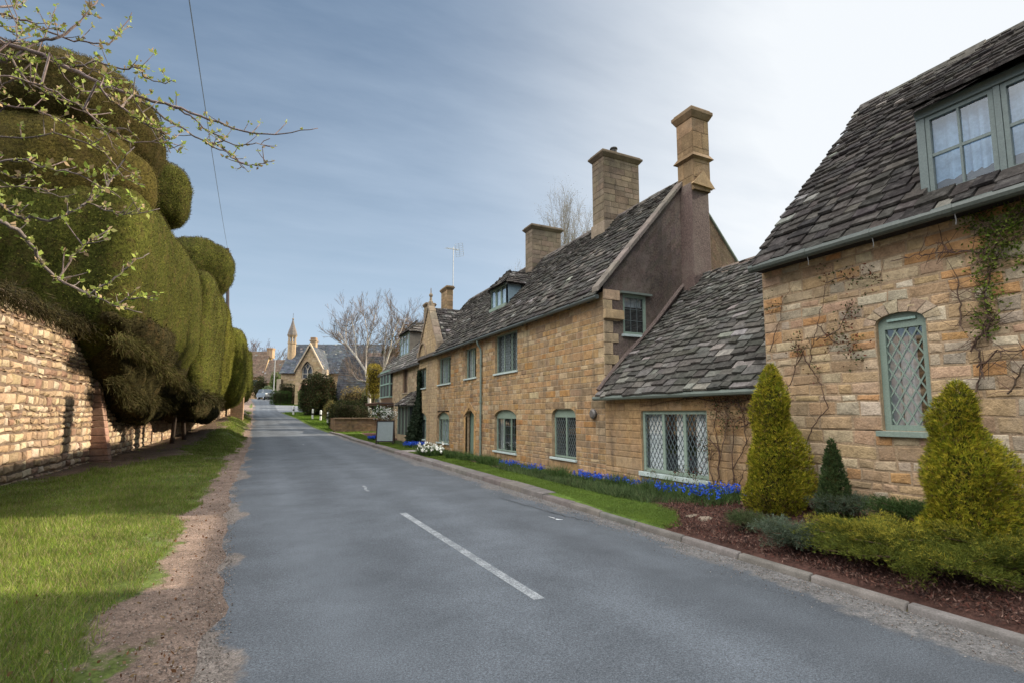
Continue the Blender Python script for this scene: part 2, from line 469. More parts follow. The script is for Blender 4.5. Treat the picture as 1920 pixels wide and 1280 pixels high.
def window(parent, T, u0, u1, z0, z1, n=2, lattice=None, arch=0., depth=.09, col=(.25, .34, .30), sillc=(.40, .47, .46), curtain=None, cur_parts=None, fr=.05, mull=.05, rows=0, sill=.06, dstep=.11, lead=None, name='window', sillout=.06, glassback=(.012, .013, .014), bar=.009):
    """window unit: frame, panes, sill, optional curtain; T is the wall plane"""
    f = MB(); d0, d1 = -depth-.05, -depth
    f.bx(T, u0, u0+fr, z0, z1, d0, d1, col); f.bx(T, u1-fr, u1, z0, z1, d0, d1, col)
    f.bx(T, u0+fr, u1-fr, z1-fr, z1, d0, d1, col); f.bx(T, u0+fr, u1-fr, z0, z0+fr, d0, d1, col)
    if arch:
        pts = [(u1, z1)]+[((u0+u1)/2+(u1-u0)/2*math.cos(math.pi*k/12), z1+arch*math.sin(math.pi*k/12)) for k in range(1, 12)]+[(u0, z1)]
        f.prism([T(u, z, d0) for u, z in pts], Vector(T(0, 0, d1))-Vector(T(0, 0, d0)), col)
    iw = (u1-u0-2*fr-(n-1)*mull)/n
    lights = []
    for k in range(n):
        a = u0+fr+k*(iw+mull); lights.append((a, a+iw))
        if k: f.bx(T, a-mull, a, z0+fr, z1-fr, d0+.005, d1-.005 if k else d1, col)
    za, zb = z0+fr, z1-fr
    fo = f.build(name, M['paint'], parent)
    p = MB()
    for a, b in lights: p.poly([T(a, za, d0+.018), T(b, za, d0+.018), T(b, zb, d0+.018), T(a, zb, d0+.018)], (.5, .5, .5))
    p.build('pane', M['glass'], fo)
    if lattice:
        q = MB(); lc = lead or col
        m0, m1 = d0+.021, d0+.030
        for a, b in lights:
            if lattice == 'diamond':
                sl = 1.75
                w = b-a; h = zb-za
                for sgn in (1, -1):
                    k = -60
                    while k < 60:
                        cst = k*dstep*sl; k += 1
                        # line z = sgn*sl*(u-a)+cst (z from 0..h)
                        pts = []
                        for u in (0, w):
                            z = sgn*sl*u+cst
                            if 0 <= z <= h: pts.append((u, z))
                        for z in (0, h):
                            u = (z-cst)/(sgn*sl)
                            if 0 < u < w: pts.append((u, z))
                        if len(pts) >= 2:
                            pts.sort(); (ua, z_a), (ub, z_b) = pts[0], pts[-1]
                            L = math.hypot(ub-ua, z_b-z_a)
                            if L < .02: continue
                            px, pz = -(z_b-z_a)/L*bar, (ub-ua)/L*bar
                            mm = (0 if sgn > 0 else .003)
                            q.hexa([T(a+ua-px, za+z_a-pz, m0), T(a+ub-px, za+z_b-pz, m0), T(a+ub+px, za+z_b+pz, m0), T(a+ua+px, za+z_a+pz, m0),
                                    T(a+ua-px, za+z_a-pz, m1+mm), T(a+ub-px, za+z_b-pz, m1+mm), T(a+ub+px, za+z_b+pz, m1+mm), T(a+ua+px, za+z_a+pz, m1+mm)], lc)
            else:
                nr = max(2, round((zb-za)/.28)); nc = max(1, round((b-a)/.2))
                for k in range(1, nr): z = za+(zb-za)*k/nr; q.bx(T, a, b, z-bar, z+bar, m0, m1, lc)
                for k in range(1, nc): u = a+(b-a)*k/nc; q.bx(T, u-bar, u+bar, za, zb, m0, m1+.002, lc)
        q.build('lattice', M['paint'], fo)
    if rows:
        q = MB()
        for a, b in lights:
            for k in range(1, rows):
                z = za+(zb-za)*k/rows; q.bx(T, a, b, z-.018, z+.018, d0+.021, d1-.008, col)
        q.build('glazing_bar', M['paint'], fo)
    if sill:
        q = MB(); q.bx(T, u0-.05, u1+.05, z0-sill, z0, d0, sillout, sillc)
        q.build('sill', M['paint'], fo, bevel=.006)
    if curtain:
        for a, b, cz in (cur_parts or [(u0, u1, 0)]):
            q = MB()
            m = max(6, int((b-a)/.03)); pr = None
            for k in range(m+1):
                u = a+(b-a)*k/m; nn = d0-.10+.022*math.sin(u*46+3*math.sin(u*9))
                cur = (u, nn)
                if pr: q.poly([T(pr[0], za-.03, pr[1]), T(cur[0], za-.03, cur[1]), T(cur[0], zb+.03, cur[1]), T(pr[0], zb+.03, pr[1])], curtain)
                pr = cur
            q.build('curtain', M['cloth'], fo, smooth=False)
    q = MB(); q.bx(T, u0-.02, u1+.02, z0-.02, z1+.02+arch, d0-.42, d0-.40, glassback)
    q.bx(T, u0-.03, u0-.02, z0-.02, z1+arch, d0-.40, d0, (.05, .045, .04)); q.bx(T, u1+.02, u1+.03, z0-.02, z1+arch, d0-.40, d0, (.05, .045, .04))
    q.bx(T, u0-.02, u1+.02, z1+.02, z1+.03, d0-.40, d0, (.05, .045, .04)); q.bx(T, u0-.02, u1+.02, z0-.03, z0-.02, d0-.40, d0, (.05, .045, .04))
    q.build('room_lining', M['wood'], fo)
    return fo

# ------------------------------------------------------------------ foliage
def unit(a): return a/np.maximum(1e-9, np.linalg.norm(a, axis=-1, keepdims=True))
def leaf_cloud(name, P, D, length, width, cols, mat, parent=None, base=None, jitter=.7, droop=0., face=None):
    n = len(P)
    d = unit(D + RNG.normal(size=(n, 3))*jitter); d[:, 2] -= droop; d = unit(d)
    s = unit(np.cross(d, RNG.normal(size=(n, 3)))) if face is None else unit(np.cross(d, face+RNG.normal(size=(n, 3))*.3))
    L = np.broadcast_to(length, (n,))[:, None]; Wd = np.broadcast_to(width, (n,))[:, None]
    V = np.stack([P, P+d*L*.45+s*Wd*.5, P+d*L, P+d*L*.45-s*Wd*.5], 1).reshape(-1, 3)
    F = np.arange(4*n).reshape(n, 4)
    return mesh_np(name, V, F, cols, mat, parent, base)
def blades(name, P, h, w, cols, mat, parent=None, base=None, lean=.35, kind=None, bend=None):
    n = len(P)
    d = RNG.normal(size=(n, 3))*lean; d[:, 2] = 1
    if bend is not None: d += bend
    d = unit(d)
    a = RNG.uniform(0, 6.28, n); s = np.stack([np.cos(a), np.sin(a), 0*a], 1)
    H = np.broadcast_to(h, (n,))[:, None]; Wd = np.broadcast_to(w, (n,))[:, None]
    V = np.stack([P-s*Wd*.5, P+s*Wd*.5, P+d*H], 1).reshape(-1, 3)
    return mesh_np(name, V, np.arange(3*n).reshape(n, 3), cols, mat, parent, base)
def pcol(pal, n, j=.18):
    pal = np.array(pal, float); c = pal[RNG.integers(0, len(pal), n)]
    return np.clip(c*(1+RNG.uniform(-j, j, (n, 1))), .003, .9)
def superell(c, r, e=4., amp=.1, sc=1., nu=48, nv=32, e2=None):
    """closed superellipsoid grid with noise; returns V,F"""
    e2 = e2 or e
    u = np.linspace(0, 2*np.pi, nu, endpoint=False); v = np.linspace(-np.pi/2, np.pi/2, nv)
    U, Vv = np.meshgrid(u, v)
    d = np.stack([np.cos(Vv)*np.cos(U), np.cos(Vv)*np.sin(U), np.sin(Vv)], -1).reshape(-1, 3)
    rr = np.array(r, float)
    q = ((np.abs(d[:, 0])**e+np.abs(d[:, 1])**e)**(e2/e)+np.abs(d[:, 2])**e2)**(-1/e2)
    P = d*q[:, None]*rr
    nn = unit(P/rr**1.2)
    P = P+np.array(c, float)
    P = P+nn*(noise3(P, sc, 0)*amp*.5+noise3(P, sc*2.7, 8)*amp*.25)[:, None]
    F = []
    for i in range(nv-1):
        for j in range(nu):
            j2 = (j+1) % nu
            F.append((i*nu+j, i*nu+j2, (i+1)*nu+j2, (i+1)*nu+j))
    return P, np.array(F)
def sample_quads(V, F, n):
    a, b, c, d = (V[F[:, k]] for k in range(4))
    nr = np.cross(c-a, d-b); ar = np.linalg.norm(nr, axis=1)/2
    i = RNG.choice(len(F), n, p=ar/ar.sum())
    s, t = RNG.uniform(size=(2, n, 1))
    P = (a[i]*(1-s)+b[i]*s)*(1-t)+(d[i]*(1-s)+c[i]*s)*t
    return P, unit(nr[i])

MINR = .0045
def grow(mb, p, d, L, r, level, maxlevel, col, tips, spread=.55, up=.15, nseg=3, nch=4, ratio=.62, twigcol=None, droop=0.):
    """recursive limb"""
    path = [p]; rad = [r]; dd = d.normalized(); seg = L/nseg
    kids = []
    for k in range(nseg):
        dd = (dd+Vector((random.gauss(0, .12), random.gauss(0, .12), random.gauss(0, .08)+up*.3-(droop if level == maxlevel else 0)))).normalized()
        p = p+dd*seg; path.append(p); rad.append(max(MINR, r*(1-.7*(k+1)/nseg)))
        kids.append((p, dd, k))
    c = col if level < max(1, maxlevel-2) or twigcol is None else twigcol
    mb.tube(path, rad, 6 if level == 0 else (4 if level == 1 else 3), jcol(c, .15), cap=False)
    if level >= maxlevel: tips.append(p); return
    for i in range(nch):
        t = random.choice(kids) if i else kids[-1]
        a = Vector((random.gauss(0, 1), random.gauss(0, 1), random.gauss(0, .6))).normalized()
        nd = (t[1]+a*spread*random.uniform(.6, 1.4)+Vector((0, 0, up))).normalized()
        grow(mb, t[0], nd, L*ratio*random.uniform(.7, 1.2), max(.006, r*.5*random.uniform(.7, 1)), level+1, maxlevel, col, tips, spread, up, nseg, nch, ratio, twigcol, droop)
# ================================================================== camera, sun, sky
cam_d = bpy.data.cameras.new('camera'); cam = bpy.data.objects.new('camera', cam_d); COL.objects.link(cam)
cam.location = CAM; cam_d.sensor_width = 36; cam_d.lens = 36*FPX/1920; cam_d.shift_y = 38/1920
from mathutils import Matrix
cam.rotation_euler = Matrix((RGT, UPV, -FWD)).transposed().to_euler()
cam_d.clip_end = 3000; cam_d.clip_start = .05
scene.camera = cam

SUN_AZ, SUN_EL = R(92.5), R(26.3)
SDIR = Vector((math.sin(SUN_AZ)*math.cos(SUN_EL), math.cos(SUN_AZ)*math.cos(SUN_EL), math.sin(SUN_EL)))
sl = bpy.data.lights.new('sun', 'SUN'); sl.energy = 5.0; sl.angle = R(.6); sl.color = (1, .86, .68)
so = bpy.data.objects.new('sun', sl); COL.objects.link(so); so.rotation_euler = (-SDIR).to_track_quat('-Z', 'Y').to_euler()

w = bpy.data.worlds.new('World'); scene.world = w; w.use_nodes = True
nt = w.node_tree; bg = nt.nodes['Background']; bg.inputs['Strength'].default_value = .055
sky = N(nt, 'ShaderNodeTexSky', sky_type='NISHITA'); sky.sun_disc = False
sky.sun_elevation = SUN_EL; sky.sun_rotation = SUN_AZ; sky.dust_density = 1.5; sky.air_density = 1.1; sky.ozone_density = 1.5
tc = N(nt, 'ShaderNodeTexCoord'); gen = tc.outputs['Generated']
def vdot(vec):
    n = N(nt, 'ShaderNodeVectorMath', operation='DOT_PRODUCT'); nt.links.new(gen, n.inputs[0]); n.inputs[1].default_value = vec
    return n.outputs['Value']
def math_(op, a, b=None, c=None):
    n = N(nt, 'ShaderNodeMath', operation=op)
    for i, v in enumerate((a, b, c)):
        if v is None: continue
        if isinstance(v, (int, float)): n.inputs[i].default_value = v
        else: nt.links.new(v, n.inputs[i])
    return n.outputs[0]
def smooth(v, a, b):
    n = N(nt, 'ShaderNodeMapRange', interpolation_type='SMOOTHSTEP'); nt.links.new(v, n.inputs[0])
    n.inputs[1].default_value = a; n.inputs[2].default_value = b
    return n.outputs[0]
sep = N(nt, 'ShaderNodeSeparateXYZ'); nt.links.new(gen, sep.inputs[0]); dz = sep.outputs[2]
# flat cloud layer: project the view direction on a plane high above
den = math_('MAXIMUM', math_('ADD', dz, .12), .05)
cb = N(nt, 'ShaderNodeCombineXYZ')
nt.links.new(math_('DIVIDE', sep.outputs[0], den), cb.inputs[0]); nt.links.new(math_('DIVIDE', sep.outputs[1], den), cb.inputs[1])
mp = N(nt, 'ShaderNodeMapping'); nt.links.new(cb.outputs[0], mp.inputs[0]); mp.inputs['Rotation'].default_value = (0, 0, R(35)); mp.inputs['Scale'].default_value = (.55, 1.7, 1)
cn = tex_noise(nt, 1.1, 7, .58, vec=mp.outputs[0])
cn2 = tex_noise(nt, .45, 3, .5, vec=cb.outputs[0])
streak = ramp(nt, math_('MULTIPLY_ADD', cn, .6, math_('MULTIPLY', cn2, .45)), [(.42, 0.), (.66, 1.)])
streak = math_('MULTIPLY', streak, 1.0)
K = 1/.12
SK = lambda r, gg, b: (r*K, gg*K, b*K)
# grey-blue veil of high cloud over the clear sky, lighter towards the horizon
elev = smooth(dz, .0, .60)
veil = mixc(nt, elev, SK(.64, .83, 1.03), SK(.205, .305, .455))
base = mixc(nt, .8, sky.outputs[0], veil)
col = mixc(nt, math_('MULTIPLY', streak, .55), base, SK(.58, .71, .88))
# thin white cloud around the sun's side of the sky
glow = math_('POWER', smooth(vdot((math.sin(R(76))*math.cos(R(24)), math.cos(R(76))*math.cos(R(24)), math.sin(R(24)))), .42, 1.10), 2.2)
glow = math_('MULTIPLY', glow, math_('MULTIPLY_ADD', cn, 1.5, .62))
col = mixc(nt, math_('MINIMUM', glow, .95), col, SK(1.02, 1.06, 1.10))
# unseen bright cloud added behind and overhead, to fill the shaded house fronts
back = smooth(vdot((-.48, -.14, .866)), .60, .98)
col = mixc(nt, math_('MULTIPLY', back, math_('MULTIPLY_ADD', cn2, .4, .7)), col, SK(6.6, 6.45, 6.2))
nt.links.new(col, bg.inputs['Color'])

scene.view_settings.view_transform = 'Standard'; scene.view_settings.look = 'None'
scene.view_settings.exposure = 1.02; scene.view_settings.gamma = 1
scene.cycles.use_denoising = True
scene.cycles.max_bounces = 6; scene.cycles.diffuse_bounces = 3; scene.cycles.glossy_bounces = 2; scene.cycles.transparent_max_bounces = 8
scene.cycles.transmission_bounces = 2

# ================================================================== ground
def axis(parts):
    a = []
    for s0, s1, st in parts: a += list(np.arange(s0, s1, st))
    return np.array(a+[parts[-1][1]])
gx = axis([(-700, -60, 60), (-60, -12, 4), (-12, -5.4, .6), (-5.4, 7.2, .1), (7.2, 12, .8), (12, 60, 4), (60, 700, 60)])
gyv = axis([(-300, -20, 40), (-20, 2, 2), (2, 14, .11), (14, 30, .25), (30, 76, .6), (76, 130, 4), (130, 900, 70)])
XX, YY = np.meshgrid(gx, gyv)
inside = (XX > xl(YY)+.25) & (XX < xr(YY)-.02) & (YY < 110)
sxx = np.clip(XX, .8, 27); lo_ = 63.9+.05*sxx+.012*sxx**1.7
side_ = (YY > lo_-.2) & (YY < lo_+5.4+7.0*np.exp(-((sxx-.8)/5.5)**2)+.2) & (XX > .5) & (XX < 27)
ZZ = gz(XX, YY)-np.where(inside | side_, .06, 0)
ZZ += np.where(inside, 0, noise3(np.stack([XX, YY, 0*XX], -1).reshape(-1, 3), 2.2).reshape(XX.shape)*.012*(XX < -1.3))
V = np.stack([XX, YY, ZZ], -1).reshape(-1, 3)
nx = len(gx); ny = len(gyv)
ii, jj = np.meshgrid(np.arange(nx-1), np.arange(ny-1))
a = (jj*nx+ii).ravel(); F = np.stack([a, a+1, a+nx+1, a+nx], 1)
fx, fy = V[:, 0], V[:, 1]; fc = V
nz = noise3(fc*[1, 1, 0], 3.0); nz2 = noise3(fc*[1, 1, 0], .9, 8); nz3 = noise3(fc*[1, 1, 0], 11., 4)
grassc = np.array([.085, .115, .028])*(1+.15*nz[:, None]*.5)
dl = xl(fy)-fx                      # distance left of the road edge
def dirt_mask(x, y):
    P = np.stack([x, y, 0*x], -1)
    d = xl(y)-x
    n = noise3(P, 1.5)*.16+noise3(P, 5., 6)*.09
    wdt = np.interp(y, [2.5, 4, 6, 10, 14, 24, 40, 60], [.50, .52, .58, .66, .58, .45, .36, .28])
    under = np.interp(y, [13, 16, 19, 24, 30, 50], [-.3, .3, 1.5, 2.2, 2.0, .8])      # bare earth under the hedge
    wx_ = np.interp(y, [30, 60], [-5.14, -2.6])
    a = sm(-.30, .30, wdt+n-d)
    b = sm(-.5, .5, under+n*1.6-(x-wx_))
    c = .80*sm(.9, 1.7, noise3(P, 1.1, 12)+.5*noise3(P, 3.3, 3))*sm(1.9, .8, d)   # worn patches in the turf
    return np.clip(np.maximum(np.maximum(a, b), c), 0, 1)
dm = dirt_mask(fx, fy)*(fx < 1)
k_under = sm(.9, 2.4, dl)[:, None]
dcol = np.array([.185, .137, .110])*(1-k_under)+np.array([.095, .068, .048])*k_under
right = fx > 4.9
lawn = np.array([.075, .12, .02])
mulch = np.array([.065, .034, .027])
lawn_edge = np.interp(fy, [5.4, 6.2, 9, 26, 40], [5.1, 5.80, 6.10, 6.28, 6.4])+nz*.03
is_lawn = right & (fx < lawn_edge) & (fy > 5.7+nz*.06)
is_mulch = right & ~is_lawn & (fx < 9) & (fy < 42)
colr = np.where(is_lawn[:, None], lawn*(1+.12*nz[:, None]), grassc)
colr = np.where(is_mulch[:, None], mulch*(1+.2*nz3[:, None]), colr)
far = right & (fy > 41); colr = np.where(far[:, None], np.array([.10, .15, .025])*(1+.15*nz2[:, None]), colr)
gravel = (fx > 9) & (fy < 40); colr = np.where(gravel[:, None], np.array([.10, .13, .04]), colr)
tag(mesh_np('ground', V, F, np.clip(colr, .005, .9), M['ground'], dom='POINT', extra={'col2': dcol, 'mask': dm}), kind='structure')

# ================================================================== road
ys = axis([(-14, 2, 1), (2, 30, .2), (30, 112, .6)]); nu = 62
rows = []
for y in ys:
    P0 = np.array([[y*1.0, 0, 0]])
    L = xl(y)+.06*noise3(np.array([[0, y, 0]]), 2.3)[0]+.05*noise3(np.array([[0, y, 0]]), 7., 5)[0]; Rr = xr(y)
    if y > 64.4: Rr = 1.2-.25*sm(64, 74, y)
    xs = np.linspace(L, Rr, nu)
    camber = -.012*((xs-(L+Rr)/2)/2.8)**2
    rows.append(np.stack([xs, 0*xs+y, g(y)+.012+camber+0*xs], -1))
V = np.concatenate(rows); n = len(ys)
ii, jj = np.meshgrid(np.arange(nu-1), np.arange(n-1)); a = (jj*nu+ii).ravel(); F = np.stack([a, a+1, a+nu+1, a+nu], 1)
fx, fy = V[:, 0], V[:, 1]; fc = V
lat = (fx-xl(fy))/np.maximum(1., xr(fy)-xl(fy))
nb = noise3(fc*[1.6, .35, 0], 1.0); nf = noise3(fc*[1, 1, 0], 4., 6); ng = noise3(fc*[1, 1, 0], 9., 2)
val = 1+.05*nb+.02*nf
for c0, wd, am in ((.18, .07, .22), (.44, .06, .15), (.62, .07, .21), (.84, .05, .12)): val = val+am*np.exp(-((lat-c0)/wd)**2)-.04
ac = np.array([.084, .095, .109])*val[:, None]
grit = sm(-.30, .30, .40+.14*nf+.05*ng-(xr(fy)-fx)) * (fy < 41)*.72
gritL = sm(-.35, .30, .10+.16*nf+.06*ng-(fx-xl(fy)))*.9
gcol = np.where((lat > .5)[:, None], np.array([.118, .114, .112]), np.array([.135, .116, .102]))
tag(mesh_np('road', V, F, np.clip(ac, .01, .9), M['asphalt'], dom='POINT', extra={'col2': gcol, 'mask': np.maximum(grit, gritL)}), kind='structure')
# the side road opening to the right beyond the grass tip
sx = np.linspace(.8, 27, 40)
lo = 63.9+.05*sx+.012*sx**1.7; hi = lo+5.4+7.0*np.exp(-((sx-.8)/5.5)**2)
V = np.concatenate([np.stack([sx, lo+(hi-lo)*t, g(lo+(hi-lo)*t)+.008], -1) for t in np.linspace(0, 1, 13)])
ii, jj = np.meshgrid(np.arange(39), np.arange(12)); a = (jj*40+ii).ravel(); F = np.stack([a, a+1, a+41, a+40], 1)
tag(mesh_np('side_road', V, F, np.tile([.12, .13, .145], (len(V), 1)), M['asphalt'], dom='POINT', extra={'col2': np.tile([.2, .17, .15], (len(V), 1)), 'mask': np.zeros(len(V))}), kind='structure')

# painted dashes, worn
m, nt2, b2 = new_mat('worn_road_paint', .7, .3)
nn = tex_noise(nt2, 55, 4, .75); nn2 = tex_noise(nt2, 5, 3, .6)
ad = N(nt2, 'ShaderNodeMath', operation='MULTIPLY_ADD'); nt2.links.new(nn2, ad.inputs[0]); ad.inputs[1].default_value = .5; nt2.links.new(nn, ad.inputs[2])
pc = mixc(nt2, ramp(nt2, ad.outputs[0], [(.62, 0.), (.80, 1.)]), (.33, .35, .36), (.13, .145, .16))
nt2.links.new(pc, b2.inputs['Base Color'])
def strip(name, pts, half, mat, lift, kind='structure', seg=1):
    vv, ff = [], []
    for (x, y) in pts:
        for sgn in (-1, 1): vv.append((x+sgn*half, y, float(g(y))+.012+lift))
    for k in range(len(pts)-1): ff.append((2*k, 2*k+1, 2*k+3, 2*k+2))
    o = mesh_np(name, vv, np.array(ff), np.tile([.45, .45, .45], (len(ff), 1)), mat); tag(o, kind=kind); return o
pa = onG(1012, 1142); pb = onG(755, 967)
def dash(y0, y1, half=.055):
    n = max(2, int((y1-y0)/.3))
    def cx(y): return pa.x+(pb.x-pa.x)*(y-pa.y)/(pb.y-pa.y) if y < 12 else pb.x-(y-pb.y)*.012
    return strip('centre_line', [(cx(y0+(y1-y0)*k/n), y0+(y1-y0)*k/n) for k in range(n+1)], half, m, .004)
dash(pa.y, pb.y)
dash(11.4, 12.3, .03)
dash(29.6, 30.6, .03)

# tarred cracks in the asphalt
mcr = surf('tar_seal', rough=.6, ns=20, fine=80)
def crack(pts, w):
    out = []
    P = [onG(x, y) for x, y in pts]
    vv, ff = [], []
    for a, b in zip(P, P[1:]):
        for k in range(8):
            p = a.lerp(b, k/8); d = (b-a).normalized(); s = Vector((-d.y, d.x, 0)); j = random.gauss(0, .012); hw = w*random.uniform(.35, 1.)
            for sg in (-1, 1): q_ = p+s*(j+sg*hw); vv.append((q_.x, q_.y, float(g(q_.y))+.0145))
    n = len(vv)//2
    for k in range(n-1): ff.append((2*k, 2*k+1, 2*k+3, 2*k+2))
    tag(mesh_np('road_crack', vv, np.array(ff), np.tile([.045, .05, .055], (len(ff), 1)), mcr), kind='structure')
crack([(436, 932), (500, 930), (560, 924), (640, 921)], .010)
crack([(470, 812), (520, 806), (580, 803)], .03)
crack([(940, 938), (985, 950), (1060, 968), (1120, 985)], .012)
# kerb of long stones
mb = MB(); y = -8.
while y < 41:
    l = random.uniform(.85, .95) if y < 7.5 else random.uniform(.9, 1.3)
    x0 = float(xr(y)); x1 = float(xr(y+l-.01))
    wd = float(np.interp(y, [7.2, 9.2], [.105, .36])); wd1 = float(np.interp(y+l, [7.2, 9.2], [.105, .36]))
    h = float(np.interp(y, [3, 7.2, 9.2], [.055, .075, .105]))+random.uniform(-.006, .006); zz0, zz1 = float(g(y)), float(g(y+l))
    c = jcol((.145, .132, .125), .14)
    P = [(x0, y+.006, zz0-.1), (x0+wd, y+.006, zz0-.1), (x1+wd1, y+l-.006, zz1-.1), (x1, y+l-.006, zz1-.1)]
    mb.hexa(P+[(P[0][0]+.02, P[0][1], zz0+h), (P[1][0], P[1][1], zz0+h+.01), (P[2][0], P[2][1], zz1+h+.01), (P[3][0]+.02, P[3][1], zz1+h)], c)
    y += l
tag(mb.build('kerb', M['concrete'], bevel=.018), kind='structure')

# loose grit along both road edges: uncountable
def chips(name, P, size, cols, mat, flat=.5, kind='stuff', aspect=1.):
    n = len(P)
    base = np.array([[1, 0, 0], [-.5, .87, 0], [-.5, -.87, 0], [0, 0, 1], [0, 0, -1.]])
    ang = RNG.uniform(0, 6.28, n); ca, sa = np.cos(ang), np.sin(ang)
    S = np.broadcast_to(size, (n,))
    V = np.empty((n, 5, 3))
    for i, bb in enumerate(base):
        x = bb[0]*aspect*RNG.uniform(.7, 1.2, n); y = bb[1]*RNG.uniform(.6, 1.2, n); z = bb[2]*flat
        V[:, i, 0] = P[:, 0]+(x*ca-y*sa)*S; V[:, i, 1] = P[:, 1]+(x*sa+y*ca)*S; V[:, i, 2] = P[:, 2]+z*S
    f = np.array([[0, 1, 3], [1, 2, 3], [2, 0, 3], [1, 0, 4], [2, 1, 4], [0, 2, 4]])
    F = (np.arange(n)[:, None, None]*5+f[None]).reshape(-1, 3)
    return tag(mesh_np(name, V.reshape(-1, 3), F, np.repeat(cols, 6, 0), mat), kind=kind)
n = 9000
yy = 2.5+RNG.exponential(7, n); yy = yy[yy < 40]; n = len(yy)
xx = xl(yy)+.15-np.abs(RNG.normal(0, .55, n))
keep = dirt_mask(xx, yy)*(.4+.6*(xx < xl(yy)+.1)) > RNG.uniform(size=n); xx, yy = xx[keep], yy[keep]
n = 9000
y2 = RNG.uniform(1, 36, n); x2 = xr(y2)-np.abs(RNG.normal(0, .22, n))-.01
keep = RNG.uniform(size=n) < np.clip(9/y2, .2, 1); x2, y2 = x2[keep], y2[keep]
P = np.stack([np.concatenate([xx, x2]), np.concatenate([yy, y2])], 1); z = gz(P[:, 0], P[:, 1])+.012
chips('gravel', np.column_stack([P, z]), RNG.uniform(.004, .011, len(P)), pcol([(.26, .21, .18), (.18, .15, .13), (.33, .3, .27), (.12, .1, .09)], len(P)), M['soil'])

# dead leaves and twigs on the dirt shoulder
n = 500
y3 = 3+RNG.exponential(6, n); x3 = xl(y3)-np.abs(RNG.normal(.3, .5, n)); P = np.column_stack([x3, y3, gz(x3, y3)+.015])
leaf_cloud('leaf_litter', P, np.tile([0, 0, .15], (n, 1)), RNG.uniform(.02, .05, n), RNG.uniform(.008, .03, n), pcol([(.16, .08, .04), (.22, .15, .08), (.10, .05, .03)], n), M['leaf'], jitter=1.2)
tag(bpy.data.objects['leaf_litter'], kind='stuff')
# bark mulch in the bed
n = 34000
y4 = RNG.uniform(-1, 6.6, n); x4 = RNG.uniform(5.07, 6.95, n)
P = np.column_stack([x4, y4, gz(x4, y4)+RNG.uniform(.0, .02, n)])
ok = ~((x4 < np.interp(y4, [5.4, 6.2], [5.1, 5.75])) & (y4 > 5.75)); P = P[ok]
leaf_cloud('bark_mulch', P, np.tile([0, 0, .2], (len(P), 1)), RNG.uniform(.02, .06, len(P)), RNG.uniform(.007, .018, len(P)), pcol([(.085, .036, .028), (.05, .027, .022), (.12, .06, .045), (.035, .022, .02), (.16, .10, .08)], len(P)), M['wood'], jitter=1.4)
tag(bpy.data.objects['bark_mulch'], kind='stuff')

# ================================================================== grass
def grass_patch(P, h, pal, w=.006):
    n = len(P)
    hh = h*RNG.uniform(.5, 1.3, n)
    return P, hh, pcol(pal, n, .2), w
# left verge: denser near the camera
def verge_pts(n, y0, y1, x0, x1):
    y = y0+(y1-y0)*RNG.uniform(size=n)**1.25; x = RNG.uniform(x0, x1, n)
    x = np.where(x < np.interp(y, [30, 60], [-5.1, -2.5]), np.nan, x)
    d = dirt_mask(np.nan_to_num(x), y)
    tuft = noise3(np.stack([np.nan_to_num(x), y, 0*y], -1), 6., 3)
    k = (~np.isnan(x)) & (x < xl(y)-.1) & (RNG.uniform(size=n)*.8 > d+.25*noise3(np.stack([np.nan_to_num(x), y, 0*y], -1), 13., 7)*(d > .05)) & (tuft > -9)
    return np.column_stack([x[k], y[k], gz(x[k], y[k])-.005])
P1 = verge_pts(190000, 2.6, 12, -5.1, -1.0)
P2 = verge_pts(110000, 12, 34, -5.1, -.9)
P3 = verge_pts(50000, 34, 66, -4.2, -1.0)
P = np.concatenate([P1, P2, P3])
n = len(P); yv = P[:, 1]
tone = noise3(P*[1, 1, 0], .8, 2)
hh = np.interp(yv, [3, 12, 30, 60], [.062, .066, .07, .10])*RNG.uniform(.4, 1.6, n)*(1+.35*noise3(P*[1, 1, 0], 2.2, 5))
ww = np.interp(yv, [3, 12, 30, 60], [.005, .010, .022, .05])
cols = pcol([(.115, .18, .026), (.15, .21, .034), (.085, .145, .02), (.18, .21, .05), (.25, .22, .11), (.13, .17, .028), (.15, .19, .033), (.18, .14, .08)], n, .25)*(1+.22*tone[:, None])
tag(blades('verge_grass', P, np.maximum(.015, hh), ww, np.clip(cols, .01, 1), M['grass'], lean=.6), kind='stuff')
# right lawn: mown
n = 120000
y = 5.6+34*RNG.uniform(size=n)**1.7; x = RNG.uniform(5.07, 6.35, n)
x0 = xr(y)+np.interp(y, [7.2, 9.2], [.13, .36])+.0
edge = np.interp(y, [5.4, 6.2, 9, 26, 40], [5.1, 5.80, 6.10, 6.28, 6.4])
k = (x > x0) & (x < edge+.02*RNG.normal(size=n)); x, y = x[k], y[k]
P = np.column_stack([x, y, gz(x, y)-.003]); n = len(P)
cols = pcol([(.08, .135, .022), (.10, .15, .026), (.125, .165, .035)], n, .15)
tag(blades('lawn_grass', P, RNG.uniform(.015, .035, n), np.interp(y, [5, 15, 40], [.005, .012, .03]), cols, M['grass'], lean=.5), kind='stuff')
